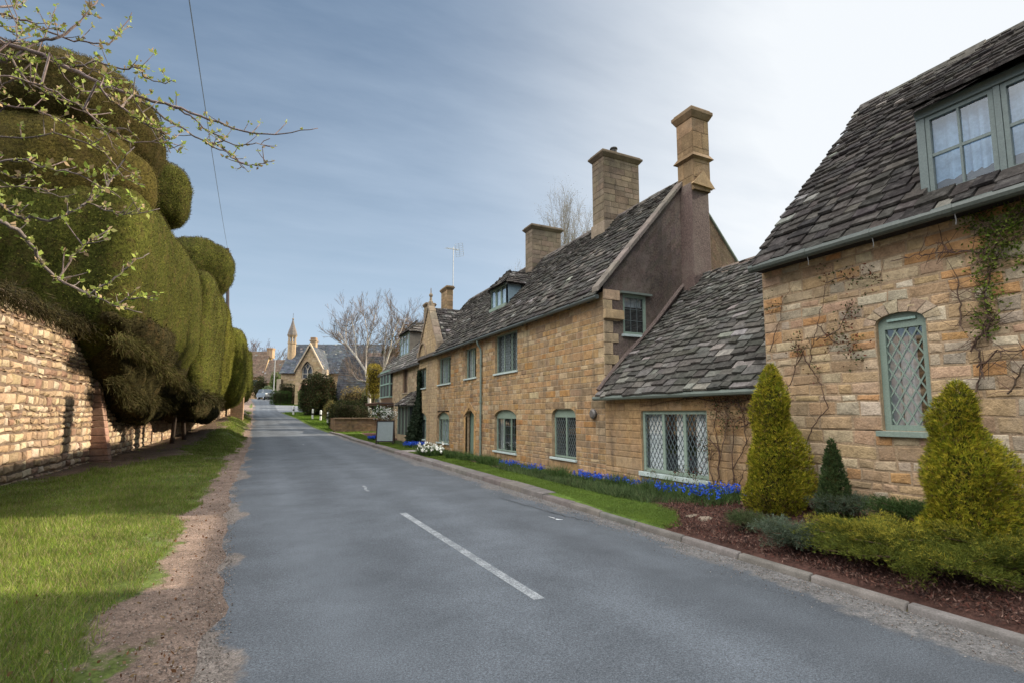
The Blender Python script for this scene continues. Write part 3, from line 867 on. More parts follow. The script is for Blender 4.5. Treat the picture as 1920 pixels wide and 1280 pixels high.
# rough grass round the junction
n = 60000
y = RNG.uniform(40, 64.5, n); x = RNG.uniform(1.2, 12, n)
k = x > xr(y)+.15+.5*sm(62, 64.5, y); x, y = x[k], y[k]
y5 = RNG.uniform(70, 86, 22000); x5 = RNG.uniform(.9, 11, 22000)
l5 = 63.9+.05*x5+.012*x5**1.7; k5 = y5 > l5+5.5+7.0*np.exp(-((x5-.8)/5.5)**2); x5, y5 = x5[k5], y5[k5]
P = np.column_stack([np.concatenate([x, x5]), np.concatenate([y, y5])]); P = np.column_stack([P, gz(P[:, 0], P[:, 1])-.01]); n = len(P)
cols = pcol([(.10, .17, .02), (.12, .20, .025), (.085, .14, .02)], n, .15)
tag(blades('green_grass', P, RNG.uniform(.05, .12, n), .05, cols, M['grass'], lean=.5), kind='stuff')
# ================================================================== main stone house
SAGE = (.19, .245, .20)
def opx(X, l, r, t, b, arch_t=None):
    """wall opening on the plane x = X from photo pixels: left, right, top (spring), bottom"""
    m = (l+r)/2
    y0 = onX(r, (t+b)/2, X).y; y1 = onX(l, (t+b)/2, X).y
    z0 = onX(m, b, X).z; z1 = onX(m, t, X).z
    ar = onX(m, arch_t, X).z-z1 if arch_t else 0.
    return (min(y0, y1), max(y0, y1), z0, z1, ar)
MX = 7.13
house = thing('stone_house', 'long two storey honey stone house with dark rendered gable and sage green windows', 'house', (MX, 18, 0))
TF = plane((MX, 0, 0), (0, 1, 0), (-1, 0, 0))
YG, YE = 9.9, 26.3
low = [opx(MX, 1035, 1080, 778, 858, 762), opx(MX, 927, 968, 781, 846, 767), opx(MX, 820, 842, 783, 829, 772), opx(MX, 783, 799, 784, 822, 773)]
upp = [opx(MX, 928, 970, 624, 697), opx(MX, 872, 893, 652, 708), opx(MX, 822, 845, 669, 719), opx(MX, 787, 799, 690, 727)]
door = opx(MX, 873, 889, 780, 858, 769)
ZE = 4.6
mb = MB()
ops = [o for o in low+upp+[door]]
YS = 23.05
stone_wall(mb, TF, YG, YS, -.1, ZE, [o for o in ops if o[0] < YS], hr=(.11, .19), lr=(.16, .46), pal=HONEY, relief=(.003, .012))
apex_y, apex_z = (YS+YE)/2, 6.95
def gb(z): 
    if z < 4.9: return YS, YE
    t = (z-4.9)/(apex_z-4.9); return YS+(apex_y-YS)*t, YE-(YE-apex_y)*t
stone_wall(mb, TF, YS, YE, -.1, apex_z, [o for o in ops if o[0] >= YS], bounds=gb, hr=(.12, .19), lr=(.18, .46), pal=[((.36, .26, .15), 3), ((.33, .25, .16), 3), ((.40, .30, .18), 2)], relief=(.003, .010), tone=.45)
# string of stone surround for the door
du0, du1, dz0, dz1, da = door
for u in (du0-.16, du1):
    z = dz0
    while z < dz1-.05:
        h = random.uniform(.28, .42); mb.bx(TF, u, u+.16, z, min(dz1, z+h)-.006, -.06, .02, jcol((.40, .25, .11))); z += h
mb.build('wall', M['stone'], house)
hm = MB()   # hood over the door: two leaning stones, and arched panel above
hm.prism([TF(du0-.18, dz1-.02, .0), TF((du0+du1)/2, dz1+da+.12, .0), TF((du0+du1)/2, dz1+da+.30, .0), TF(du0-.18, dz1+.16, .0)], (-.035, 0, 0), (.38, .24, .11))
hm.prism([TF(du1+.18, dz1-.02, .0), TF((du0+du1)/2, dz1+da+.12, .0), TF((du0+du1)/2, dz1+da+.30, .0), TF(du1+.18, dz1+.16, .0)], (-.036, 0, 0), (.36, .23, .11))
hm.build('door_hood', M['stone'], house)
dm_ = MB()
k = 5
for i in range(k):
    a = du0+(du1-du0)*i/k; dm_.bx(TF, a+.004, a+(du1-du0)/k-.004, dz0, dz1-.02, -.24, -.2, jcol((.14, .20, .16), .05))
dm_.bx(TF, du0, du1, dz1-.02, dz1+da, -.24, -.2, (.14, .20, .16))
do = dm_.build('door', M['paint'], house)
h = MB(); h.tube([TF(du0+.12, dz0+.9, -.19), TF(du0+.12, dz0+1.0, -.16), TF(du0+.12, dz0+1.1, -.19)], .012, 6, (.03, .03, .03)); h.build('handle', M['metal'], do)
lead = (.10, .12, .12)
wlab = {}
for i, o in enumerate(low):
    window(house, TF, *o[:4], n=(2, 3, 4, 3)[i], arch=o[4], lattice='diamond' if i < 1 else 'rect', lead=lead, col=SAGE, curtain=(.35, .4, .42) if i > 1 else ((.30, .33, .33) if i == 1 else None), cur_parts=None if i != 1 else [(o[0], o[0]+.25, 0), (o[1]-.3, o[1], 0)], bar=.005, dstep=.1)
for i, o in enumerate(upp):
    window(house, TF, *o[:4], n=(3, 2, 3, 2)[i], lattice='rect' if i else 'diamond', lead=lead, col=SAGE, curtain=(.46, .52, .56), cur_parts=[(o[0], o[0]+.36*(o[1]-o[0]), 0), (o[0]+.60*(o[1]-o[0]), o[1], 0)], bar=.005, dstep=.1)  # pale curtains added to stand in for sky reflected in the upper panes

# gable end, pebble dashed, with quoins
TG = plane((0, YG, 0), (1, 0, 0), (0, -1, 0))
XR, ZR = 9.9, 7.95; XB = 12.8
def zroof(x): return ZE+(ZR-ZE)/(XR-6.95)*(x-6.95)
gw = opx  # silence
p0 = onY(1168, 590, YG); p1 = onY(1212, 590, YG)
wu0, wu1 = p0.x, p1.x; wz1 = onY(1190, 554, YG).z; wz0 = onY(1190, 628, YG).z
mb = MB()
fr_ = [(MX, -.1), (wu0, -.1), (wu0, zroof(wu0)), (MX, zroof(MX)-.05)]
rc = (.135, .098, .088)
# fine grid so that the dash reads uneven
def rect(u0, u1, z0, z1):
    nu_ = max(1, int((u1-u0)/.14)); 
    for k in range(nu_):
        a, b = u0+(u1-u0)*k/nu_, u0+(u1-u0)*(k+1)/nu_
        zt0, zt1 = (z1(a), z1(b)) if callable(z1) else (z1, z1)
        m = max(1, int((max(zt0, zt1)-z0)/.14))
        for j in range(m):
            q = [(a, z0+(zt0-z0)*j/m), (b, z0+(zt1-z0)*j/m), (b, z0+(zt1-z0)*(j+1)/m), (a, z0+(zt0-z0)*(j+1)/m)]
            w_ = .012
            mb.poly([TG(u, z, w_*noise3(np.array([[u, z, 0]]), 1.7)[0]*.5) for u, z in q], jcol(tuple(v*(1+.16*noise3(np.array([[a, q[0][1], 0]]), 1.5, 9)[0]+(.25 if abs(a-9.3)+abs(q[0][1]-6.6) < .75 else 0)) for v in ((.122, .095, .080) if a < 10.1 else (.19, .135, .09))), .14))
zf = lambda u: zroof(u) if u <= XR else ZR-(ZR-ZE)*(u-XR)/(XB-XR)
rect(MX, wu0, -.1, zf); rect(wu0, wu1, -.1, wz0); rect(wu0, wu1, wz1, zf); rect(wu1, XR, -.1, zf); rect(XR, XB, -.1, zf)
for u in (wu0, wu1): mb.poly([TG(u, wz0, 0), TG(u, wz1, 0), TG(u, wz1, -.14), TG(u, wz0, -.14)], rc)
mb.build('gable_wall', M['render'], house, smooth=False)
mb = MB(); z = 1.9; k = 0
while z < ZE-.1:
    h_ = random.uniform(.22, .32); ww_ = (.45, .24)[k % 2]*random.uniform(.9, 1.1)
    mb.hexa([TG(MX-.012, z, .0), TG(MX+ww_, z, .0), TG(MX+ww_, z, .022), TG(MX-.012, z, .022), TG(MX-.012, z+h_-.01, .0), TG(MX+ww_, z+h_-.01, .0), TG(MX+ww_, z+h_-.01, .022), TG(MX-.012, z+h_-.01, .022)], jcol((.40, .30, .19), .12))
    z += h_; k += 1
zl = onY(1150, 590, YG).z
mb.bx(TG, MX-.02, wu0-.03, zl-.12, zl+.1, 0, .10, (.43, .31, .18))
mb.build('quoin', M['stone'], house, bevel=.01)
window(house, TG, wu0, wu1, wz0, wz1, n=1, lattice='rect', lead=lead, col=SAGE, depth=.02, curtain=(.5, .54, .56), bar=.006, fr=.07)
mb = MB(); mb.bx(TG, wu0-.1, wu1+.12, wz1+.0, wz1+.05, -.02, .1, (.12, .14, .12)); mb.build('window_hood', M['paint'], house)
# coping of the front verge
mb = MB(); n_ = 9
for k in range(n_):
    xa, xb = MX-.2+(XR-MX+.1)*k/n_, MX-.2+(XR-MX+.1)*(k+1)/n_-.012
    za, zb = zroof(xa), zroof(xb)
    mb.hexa([(xa, YG-.10, za+.0), (xb, YG-.10, zb+.0), (xb, YG+.18, zb+.0), (xa, YG+.18, za+.0), (xa, YG-.10, za+.13), (xb, YG-.10, zb+.13), (xb, YG+.18, zb+.13), (xa, YG+.18, za+.13)], jcol((.17, .145, .125), .1))
mb.hexa([(XR, YG-.06, ZR-.02), (XB+.12, YG-.06, ZE-.17), (XB+.12, YG+.1, ZE-.17), (XR, YG+.1, ZR-.02), (XR, YG-.06, ZR+.06), (XB+.12, YG-.06, ZE-.09), (XB+.12, YG+.1, ZE-.09), (XR, YG+.1, ZR+.06)], (.16, .20, .17))
mb.build('verge_coping', M['stone_far'], house, bevel=.012)
# chimney breast on the gable
cb0 = onY(1300, 450, YG-.42).x; cb1 = onY(1332, 450, YG-.42).x
mb = MB(); zt = onY(1312, 345, YG-.42).z
mb.hexa([(cb0-.06, YG-.42, .5), (cb1+.03, YG-.42, .5), (cb1+.03, YG+.02, .5), (cb0-.06, YG+.02, .5), (cb0, YG-.42, zt), (cb1, YG-.42, zt), (cb1, YG+.02, zt), (cb0, YG+.02, zt)], (.12, .087, .078))
mb.build('chimney_breast', M['render'], house, bevel=.02)
def stack(parent, x0, x1, y0, y1, z0, z1, col, capo=.10, caph=.22, string=None, pot=None, name='chimney', pal=None, brick=True):
    """a stack of coursed stone with a moulded cap"""
    b = MB(); pal = pal or [(col, 3), (tuple(v*.85 for v in col), 2), (tuple(v*1.12 for v in col), 1)]
    for T_, w_ in ((plane((x0, y0, 0), (0, 1, 0), (-1, 0, 0)), y1-y0), (plane((x0, y0, 0), (1, 0, 0), (0, -1, 0)), x1-x0), (plane((x1, y0, 0), (0, 1, 0), (1, 0, 0)), y1-y0), (plane((x0, y1, 0), (1, 0, 0), (0, 1, 0)), x1-x0)):
        stone_wall(b, T_, 0, w_, z0, z1-caph, hr=(.14, .24) if brick else (.3, .45), lr=(.25, .5), pal=pal, relief=(.003, .008), mortar=tuple(v*.7 for v in col))
    co = b.build(name, M['stone_far'], parent)
    q = MB()
    def slab(o0, o1, za, zb, c):
        q.hexa([(x0-o0, y0-o0, za), (x1+o0, y0-o0, za), (x1+o0, y1+o0, za), (x0-o0, y1+o0, za), (x0-o1, y0-o1, zb), (x1+o1, y0-o1, zb), (x1+o1, y1+o1, zb), (x0-o1, y1+o1, zb)], c)
    cc = tuple(v*.72 for v in col)
    slab(.015, capo, z1-caph, z1-caph*.45, cc); slab(capo+.004, capo+.004, z1-caph*.45-.006, z1-.03, cc); slab(capo*.6, capo*.5, z1-.04, z1+.03, cc)
    if string:
        q.build('cap', M['stone_far'], co, bevel=.01); q = MB()
        slab(.01, capo*.95, string-.05, string, cc); slab(capo*.95+.003, .005, string-.006, string+.13, cc)
    q.build('string_course' if string else 'cap', M['stone_far'], co, bevel=.01)
    if pot:
        q = MB(); q.lathe(((x0+x1)/2+pot[0], (y0+y1)/2, z1), [(.13, 0), (.11, .1), (.1, .3), (.13, .32), (.12, .36), (.08, .36)], 12, pot[1]); q.build('pot', M['stone_far'], co)
    return co
sx0 = onY(1298, 250, YG-.5).x; sx1 = onY(1328, 250, YG-.5).x
ztop = onY(1300, 203, YG-.5).z; zst = onY(1300, 293, YG-.5).z
OCH = (.235, .158, .09)
stack(house, sx0, sx1, YG-.5, YG+.06, ZR-.5, ztop, OCH, capo=.09, caph=.26, string=zst, brick=False)
mb = MB(); xm = (sx0+sx1)/2; zs_ = onY(1315, 340, YG-.5).z
mb.prism([(sx0-.07, YG-.56, zs_-.12), (sx1+.09, YG-.56, zs_-.16), (xm, YG-.56, zs_+.26)], (0, .1, 0), (.33, .23, .13)); mb.build('gablet', M['stone_far'], house, bevel=.01)
# middle stacks on the ridge
def stack_at(pxn, pxr, ytop, X0, wid_y, base_z, **kw):
    Yn = None
    lo_, hi_ = 5., 60.
    for _ in range(60):
        m_ = (lo_+hi_)/2
        px = CX+FPX*((X0*c_-m_*s_)/(X0*s_+m_*c_))
        if px > pxn: lo_ = m_
        else: hi_ = m_
    Yn = lo_
    X1 = onY(pxr, 500, Yn).x; zt_ = onY(pxn, ytop, Yn).z
    return X0, X1, Yn, Yn+wid_y, base_z, zt_
GREY = (.18, .14, .10)
a_ = stack_at(1139, 1202, 284, 9.35, .62, 6.9); stack(house, *a_, GREY, capo=.10, caph=.2, pot=(-.05, (.05, .05, .05)))
mb = MB(); mb.hexa([(a_[0]-.05, a_[2]-.05, 6.7), (a_[1]+.05, a_[2]-.05, 6.7), (a_[1]+.05, a_[3]+.05, 6.7), (a_[0]-.05, a_[3]+.05, 6.7), (a_[0]-.05, a_[2]-.05, 7.75), (a_[1]+.05, a_[2]-.05, 8.0), (a_[1]+.05, a_[3]+.05, 8.0), (a_[0]-.05, a_[3]+.05, 7.75)], (.25, .2, .15)); mb.build('chimney_plinth', M['stone_far'], house, bevel=.02)
a_ = stack_at(999, 1052, 421, 9.4, .6, 6.9); stack(house, *a_, (.17, .135, .10), capo=.10, caph=.18)
# roof
S_ = math.hypot(XR-6.93, ZR-4.5)
Vv = Vector((XR-6.93, 0, ZR-4.5)).normalized()
dormer_y0, dormer_y1 = 17.2, 18.75
mb = MB()
P0 = Vector((6.93, YG+.02, 4.5)); L_ = YE-YG
def skipm(u, v):
    x = 6.93+Vv.x*v; y = YG+u
    if dormer_y0 < y < dormer_y1 and 7.95 < x < 8.75: return True
    if YS-.1 < y < YE+.1 and x < 7.35+1.6*(1-abs(y-apex_y)/1.65): return True
    return False
slate_roof(mb, P0, (0, 1, 0), Vv, L_, S_, e0=.21, e1=.125, w0=.40, w1=.22, skip=skipm, under=(.06, .052, .046), lichen=.03, sag=.05, pal=[((.056, .053, .048), 4), ((.080, .076, .067), 3), ((.046, .042, .039), 3), ((.12, .108, .094), 1.2)])
mb.poly([(XR, YG, ZR), (XR, YE, ZR), (XB+.1, YE, ZE-.1), (XB+.1, YG, ZE-.1)], (.09, .08, .07))
ridge_tiles(mb, (XR, YG+.15, ZR+.03), (XR, YE, ZR+.03))
# little cross roof behind the far gable
for sgn, y_e in ((1, YS), (-1, YE)):
    yv = Vector((0, apex_y-y_e, apex_z-4.9)); 
    slate_roof(mb, (7.3, y_e, 4.9), (1, 0, 0), yv.normalized(), 1.9, yv.length, e0=.2, e1=.16, w0=.35, w1=.25, sag=.01, lichen=.2)
mb.build('roof', M['slate'], house)
mb = MB(); mb.box(7.75, XB-.1, YG+.06, YE-.1, 0, 4.3, (.02, .02, .02)); mb.build('light_block', M['wood'], house)  # added dark box that blocks light inside the hollow house
mb = MB(); mb.poly([(XB, YG, -.1), (XB, YE, -.1), (XB, YE, ZE), (XB, YG, ZE)], (.33, .24, .14)); mb.poly([(MX, YE, -.1), (XB, YE, -.1), (XB, YE, ZE), (XR, YE, ZR), (MX, YE, 4.7)], (.33, .24, .14)); mb.build('rear_wall', M['stone_far'], house)
# far gable parapet, kneelers, finial
mb = MB()
for y_e in (YS, YE):
    d_ = Vector((0, apex_y-y_e, apex_z+.05-4.85)); n_ = 5
    for k in range(n_):
        a = Vector((MX-.06, y_e, 4.85))+d_*(k/n_); b = Vector((MX-.06, y_e, 4.85))+d_*((k+1)/n_-.01)
        mb.hexa([a, a+Vector((.34, 0, 0)), b+Vector((.34, 0, 0)), b, a+Vector((0, 0, .22)), a+Vector((.34, 0, .22)), b+Vector((.34, 0, .22)), b+Vector((0, 0, .22))], jcol((.24, .19, .14), .1))
    mb.box(MX-.10, MX+.36, y_e-.16, y_e+.16, 4.62, 4.9, (.26, .2, .14))
mb.build('gable_parapet', M['stone_far'], house, bevel=.012)
mb = MB(); mb.lathe((MX+.1, apex_y, apex_z+.1), [(.12, 0), (.12, .25), (.07, .3), (.06, .5), (.1, .55), (.1, .62), (.03, .7), (.02, .95)], 8, (.24, .2, .15)); mb.build('finial', M['stone_far'], house)
mb = MB(); o = upp[3]; cy_, cz_ = (o[0]+o[1])/2, o[3]+.5; pr = None
for k in range(13):
    w_ = math.pi*k/12; p = (cy_-.62*math.cos(w_), cz_+.75*math.sin(w_))
    if pr: mb.prism([TF(pr[0], pr[1], .01), TF(p[0], p[1], .01), TF(cy_+(p[0]-cy_)*1.13, cz_+(p[1]-cz_)*1.13, .01), TF(cy_+(pr[0]-cy_)*1.13, cz_+(pr[1]-cz_)*1.13, .01)], (-.07, 0, 0), (.25, .19, .13))
    pr = p
mb.box(MX-.09, MX+.01, cy_-.78, cy_-.58, cz_-.15, cz_, (.25, .19, .13)); mb.box(MX-.09, MX+.01, cy_+.58, cy_+.78, cz_-.15, cz_, (.25, .19, .13))
mb.build('arch_moulding', M['stone_far'], house)
# roof dormer
dx = 7.98; zd0 = zroof(dx)+.02; zd1 = zd0+.85
dr = MB(); side = (.20, .27, .31)
for y in (dormer_y0, dormer_y1-.06): dr.prism([(dx, y, zd0-.05), (dx, y, zd1), (8.75, y, zd1), (8.75, y, zd0+.8)], (0, .06, 0), side)
dr.box(dx-.03, dx+.03, dormer_y0, dormer_y1, zd1-.09, zd1, SAGE)
dr.box(dx+.6, dx+.65, dormer_y0, dormer_y1, zd0, zd1, (.05, .05, .05))
do = dr.build('dormer', M['paint'], house)
TD = plane((dx, 0, 0), (0, 1, 0), (-1, 0, 0))
f = MB(); f.bx(TD, dormer_y0, dormer_y1, zd0-.06, zd0+.06, -.05, .06, SAGE)
for k in range(4):
    u = dormer_y0+(dormer_y1-dormer_y0-.07)*k/3; f.bx(TD, u, u+.07, zd0+.06, zd1-.09, -.05, 0, SAGE)
f.build('frame', M['paint'], do)
f = MB(); f.bx(TD, dormer_y0+.05, dormer_y1-.05, zd0+.06, zd1-.09, -.04, -.034, (.5, .5, .5)); f.build('pane', M['glass'], do)
f = MB(); f.bx(TD, dormer_y0+.05, dormer_y1-.05, zd0+.06, zd1-.09, -.10, -.09, (.45, .52, .56)); f.build('curtain', M['cloth'], do)
f = MB(); ym = (dormer_y0+dormer_y1)/2; za_ = zd1+.62
V1 = Vector((.55, 0, za_-zd1)); 
slate_roof(f, (dx-.14, dormer_y0-.1, zd1-.03), (0, 1, 0), V1.normalized(), dormer_y1-dormer_y0+.2, V1.length+.12, e0=.2, e1=.15, w0=.3, w1=.2, sag=0, bounds=lambda v: (min(.8, v*.95), dormer_y1-dormer_y0+.2-min(.8, v*.95)))
for y_e, sg in ((dormer_y0-.1, 1), (dormer_y1+.1, -1)):
    V2 = Vector((0, (ym-y_e), za_-zd1+.05)); slate_roof(f, (dx-.1, y_e, zd1-.03), (1, 0, 0), V2.normalized(), 1.3, V2.length, e0=.2, e1=.16, w0=.3, w1=.2, sag=0, bounds=lambda v: (v*.5, 1.3))
f.build('dormer_roof', M['slate'], do)
# gutter, downpipe
GUT = (.05, .058, .052)
mb = MB(); mb.tube([(6.90, YG-.08, 4.44), (6.90, YS-.05, 4.42)], .058, 8, GUT)
y = YG+.4
while y < YS-.1: mb.box(6.90, 7.02, y, y+.03, 4.38, 4.47, GUT); y += .9
mb.build('gutter', M['metal'], house)
dp = onX(902, 700, MX-.06).y
mb = MB(); mb.tube([(6.90, dp, 4.4), (6.93, dp, 4.25), (7.04, dp-.0, 4.1), (7.06, dp, 3.9), (7.06, dp, .05)], .04, 8, (.15, .19, .165))
for z in (.8, 2.1, 3.5): mb.tube([(7.06, dp, z), (7.06, dp, z+.08)], .052, 8, (.14, .18, .155))
mb.build('downpipe', M['metal'], house)
mb = MB(); p = onX(1115, 775, MX); mb.lathe((0, 0, 0), [(.001, 0), (.10, .0), (.12, .03), (.12, .07), (.08, .1), (.001, .1)], 14, (.10, .09, .085))
mb.v = [(p.x-v[2], p.y+v[0], p.z+v[1]) for v in mb.v]; mb.build('wall_vent', M['metal'], house)

# ================================================================== lean-to wing
lean = thing('lean_to_cottage', 'low stone wing with rough slate roof between rendered gable and right cottage', 'cottage', (MX, 7.7, 0))
lw = opx(MX, 1203, 1327, 769, 891)
mb = MB(); stone_wall(mb, TF, 5.3, YG-.003, 0, 2.2, [lw], hr=(.12, .2), lr=(.18, .48), pal=HONEY, relief=(.004, .013), tone=.5); mb.build('wall', M['stone'], lean)
window(lean, TF, *lw[:4], n=3, lattice='diamond', lead=(.09, .115, .12), col=(.21, .27, .225), curtain=(.80, .84, .86), cur_parts=[(lw[0], lw[0]+.47, 0), (lw[1]-.46, lw[1], 0), (lw[0]+.75, lw[0]+.98, 0)], dstep=.105, bar=.005, sill=.09, depth=.05, mull=.07, fr=.07)
LR = Vector((10.05, 0, 5.25)); V1 = Vector((LR.x-6.92, 0, LR.z-2.12))
mb = MB()
slate_roof(mb, (6.92, 5.45, 2.12), (0, 1, 0), V1.normalized(), YG-5.45-.01, V1.length, e0=.175, e1=.12, w0=.40, w1=.22, thick=.034, pal=[((.070, .067, .060), 4), ((.094, .090, .081), 3), ((.056, .054, .048), 3), ((.14, .136, .124), 1.3)], lichen=.035, sag=.09)
mb.poly([(LR.x, 5.45, LR.z), (LR.x, YG, LR.z), (13, YG, 2.6), (13, 5.45, 2.6)], (.1, .09, .08))
ridge_tiles(mb, (LR.x, 5.5, LR.z+.02), (LR.x, YG-.05, LR.z+.02), col=(.16, .12, .1))
mb.build('roof', M['slate'], lean)
mb = MB(); e1_ = V1.normalized(); pts_ = [Vector((6.92, YG-.03, 2.2))+V1*t+Vector((0, 0, .05+.04*math.sin(t*9))) for t in np.linspace(0, 1, 12)]
mb.tube(pts_, .055, 6, (.13, .10, .09)); mb.build('mortar_fillet', M['render'], lean)
mb = MB(); mb.tube([(6.90, 5.52, 2.06), (6.90, YG+.12, 2.06)], .052, 8, (.11, .13, .112)); mb.build('gutter', M['metal'], lean)
mb = MB(); mb.box(7.75, 12, 5.6, YG-.02, 0, 2.2, (.02, .02, .02)); mb.build('light_block', M['wood'], lean)  # dark box added to stop light leaking through the wing

# ================================================================== right cottage
CXX = 6.98
cot = thing('stone_cottage', 'near stone cottage with dark stone slate roof, wide dormer and tall arched lattice window', 'cottage', (CXX, 1, .3))
TC = plane((CXX, 0, 0), (0, 1, 0), (-1, 0, 0))
YC = 5.45
cw = opx(CXX, 1648, 1744, 601, 808, 583)
mb = MB()
stone_wall(mb, TC, -4.5, YC, .1, 4.05, [(cw[0], cw[1], cw[2], cw[3], cw[4])], hr=(.09, .19), lr=(.14, .42), relief=(.004, .013), gap=.013, pal=MIXED, jit=.008, mortar=(.31, .25, .175), wob=.006, wave=.006, tone=.82)
mb.build('wall', M['rubble'], cot)
mb = MB(); cu = (cw[0]+cw[1])/2; hw = (cw[1]-cw[0])/2; NV = 8
for k in range(NV):
    a0, a1 = math.pi*(k+.04)/NV, math.pi*(k+.96)/NV
    def pt(w_, o): return (cu-(hw+o)*math.cos(w_), cw[3]+(cw[4]+o)*math.sin(w_))
    o1 = random.uniform(.11, .16)
    q = [pt(a0, .004), pt(a1, .004), pt(a1, o1), pt(a0, o1)]
    mb.prism([TC(u, z, -.03) for u, z in q], (-.045, 0, 0), jcol((.34, .265, .185), .15))
mb.build('arch_stones', M['rubble'], cot, bevel=.008)
wo = window(cot, TC, *cw[:4], n=1, arch=cw[4], lattice='diamond', col=(.165, .215, .18), sillc=(.17, .215, .185), curtain=(.46, .47, .50), cur_parts=[(cw[1]-.60*(cw[1]-cw[0]), cw[1]-.28*(cw[1]-cw[0]), 0), (cw[1]-.14, cw[1], 0)], dstep=.12, bar=.0085, depth=.06, fr=.075, sill=.07, sillout=.07)
q = MB(); q.bx(TC, cu-.16, cu+.16, cw[3]+.015, cw[3]+.045, -.06, -.03, (.2, .29, .26)); q.build('trickle_vent', M['paint'], wo)
mb = MB(); mb.poly([(CXX, YC, 0), (12.7, YC, 0), (12.7, YC, 3.9), (9.83, YC, 7.2), (CXX, YC, 3.95)], (.38, .28, .17)); mb.build('gable_wall', M['stone'], cot)
mb = MB(); mb.box(7.75, 12.5, -4.4, YC-.05, 0, 3.7, (.02, .02, .02)); mb.build('light_block', M['wood'], cot)  # solid dark box added inside the cottage to block light
CE, CR = Vector((6.74, 0, 3.98)), Vector((9.83, 0, 7.38)); V1 = CR-CE
ca1 = onX(1722, 290, 7.05).y; cmid = onX(1876, 250, 7.05).y; ca0 = cmid-(ca1-cmid)
mb = MB()
def skipc(u, v):
    y = -4.5+u; x = CE.x+V1.normalized().x*v
    return ca0 < y < ca1-.02 and 7.0 < x < 8.9
slate_roof(mb, (CE.x, -4.5, CE.z), (0, 1, 0), V1.normalized(), YC-.03+4.5, V1.length, e0=.21, e1=.12, w0=.34, w1=.2, thick=.024, skip=skipc, pal=[((.040, .036, .034), 4), ((.053, .047, .043), 3), ((.030, .027, .026), 3), ((.075, .068, .06), .8)], lichen=.015, sag=.04)
mb.poly([(CR.x, -4.5, CR.z), (CR.x, YC-.05, CR.z), (12.9, YC-.05, 4.0), (12.9, -4.5, 4.0)], (.06, .055, .05))
ridge_tiles(mb, (CR.x, -4.5, CR.z+.03), (CR.x, YC-.05, CR.z+.03), col=(.085, .08, .07))
mb.build('roof', M['slate_dark'], cot)
DX = 7.05; TDm = plane((DX, 0, 0), (0, 1, 0), (-1, 0, 0))
zb_ = onX(1750, 368, DX).z; zt_ = onX(1726, 213, DX).z
mb = MB()
mb.poly([(6.9, ca0-.1, zt_+.02), (6.9, ca1+.0, zt_+.02), (9.0, ca1+.0, 6.52), (9.0, ca0-.1, 6.52)], (.06, .055, .05))
V2 = Vector((9.05-6.95, 0, 6.48-zt_))
slate_roof(mb, (6.95, ca0-.12, zt_+.035), (0, 1, 0), V2.normalized(), ca1-ca0+.15, V2.length, e0=.19, e1=.13, w0=.32, w1=.2, thick=.024, pal=[((.040, .036, .034), 4), ((.053, .047, .043), 3), ((.030, .027, .026), 3)], lichen=.03, sag=.02)
dro = mb.build('dormer_roof', M['slate_dark'], cot)
for y in (ca1-.035, ca0):
    mb = MB(); mb.prism([(DX+.01, y, zb_-.15), (DX+.01, y, zt_+.03), (9.0, y, zt_+1.13), (9.0, y, zt_+.9)], (0, .03, 0), (.07, .085, .10))
    mb.build('dormer_cheek', M['paint'], cot)
SG2 = (.11, .138, .135)
mb = MB()
mb.bx(TDm, ca0, ca1, zt_-.08, zt_+.03, -.08, .03, SG2); mb.bx(TDm, ca0, ca1, zb_-.07, zb_, -.08, .06, SG2)
mid = cmid
for u, w_ in ((ca0, .09), (mid-.03, .06), (ca1-.09, .09)): mb.bx(TDm, u, u+w_, zb_, zt_-.08, -.08, .012, SG2)
mb.build('dormer_frame', M['paint'], cot, bevel=.006)
for a, b in ((mid+.03, ca1-.09), (ca0+.09, mid-.03)):
    window(cot, TDm, a+.004, b-.004, zb_+.004, zt_-.084, n=2, rows=2, col=(.115, .145, .14), fr=.045, mull=.022, depth=-.0, sill=0, curtain=(.22, .33, .47), cur_parts=[(a, b, 0)], name='window')  # curtain coloured blue to imitate sky reflected in the dormer glass
mb = MB(); mb.tube([(6.70, -4.5, 3.94), (6.70, YC-.04, 3.93)], .062, 10, (.06, .072, .064)); y = -4
while y < YC: mb.tube([(6.70, y, 3.88), (6.72, y, 3.80), (6.73, y+.01, 3.76)], .006, 4, (.2, .2, .2)); mb.tube([(6.70, y, 3.93), (6.70, y+.08, 3.93)], .068, 10, (.057, .068, .06)); y += .85
mb.build('gutter', M['metal'], cot)
mb = MB(); mb.box(6.78, 6.97, -4.5, YC-.02, 3.90, 4.02, (.035, .03, .028)); mb.build('eaves_board', M['wood'], cot)

# ================================================================== far cottage beyond the gable
c2 = thing('old_cottage', 'far stone cottage with grey slate roof, green casements and roof dormer beyond the pointed gable', 'cottage', (7.6, 32, 0))
FX = 7.62; T2 = plane((FX, 0, 0), (0, 1, 0), (-1, 0, 0)); Y2 = 38.6
gz0 = -.05
w2 = [opx(FX, 755, 764, 690, 736), opx(FX, 741, 748, 795, 815)]
mb = MB(); stone_wall(mb, T2, YE+.01, Y2, gz0, 4.7, [w2[0]], hr=(.14, .22), lr=(.22, .5), pal=[((.34, .26, .17), 3), ((.30, .23, .15), 3), ((.38, .30, .2), 2)], mortar=(.26, .2, .14), relief=(.003, .01))
T2e = plane((FX, Y2, 0), (1, 0, 0), (0, 1, 0)); mb.poly([T2e(0, 0), T2e(5, 0), T2e(5, 4.6), T2e(2.5, 7.4), T2e(0, 4.7)], (.3, .24, .16))
mb.build('wall', M['stone_far'], c2)
window(c2, T2, *w2[0][:4], n=2, col=(.18, .11, .08), sillc=(.3, .24, .18), sill=.06)
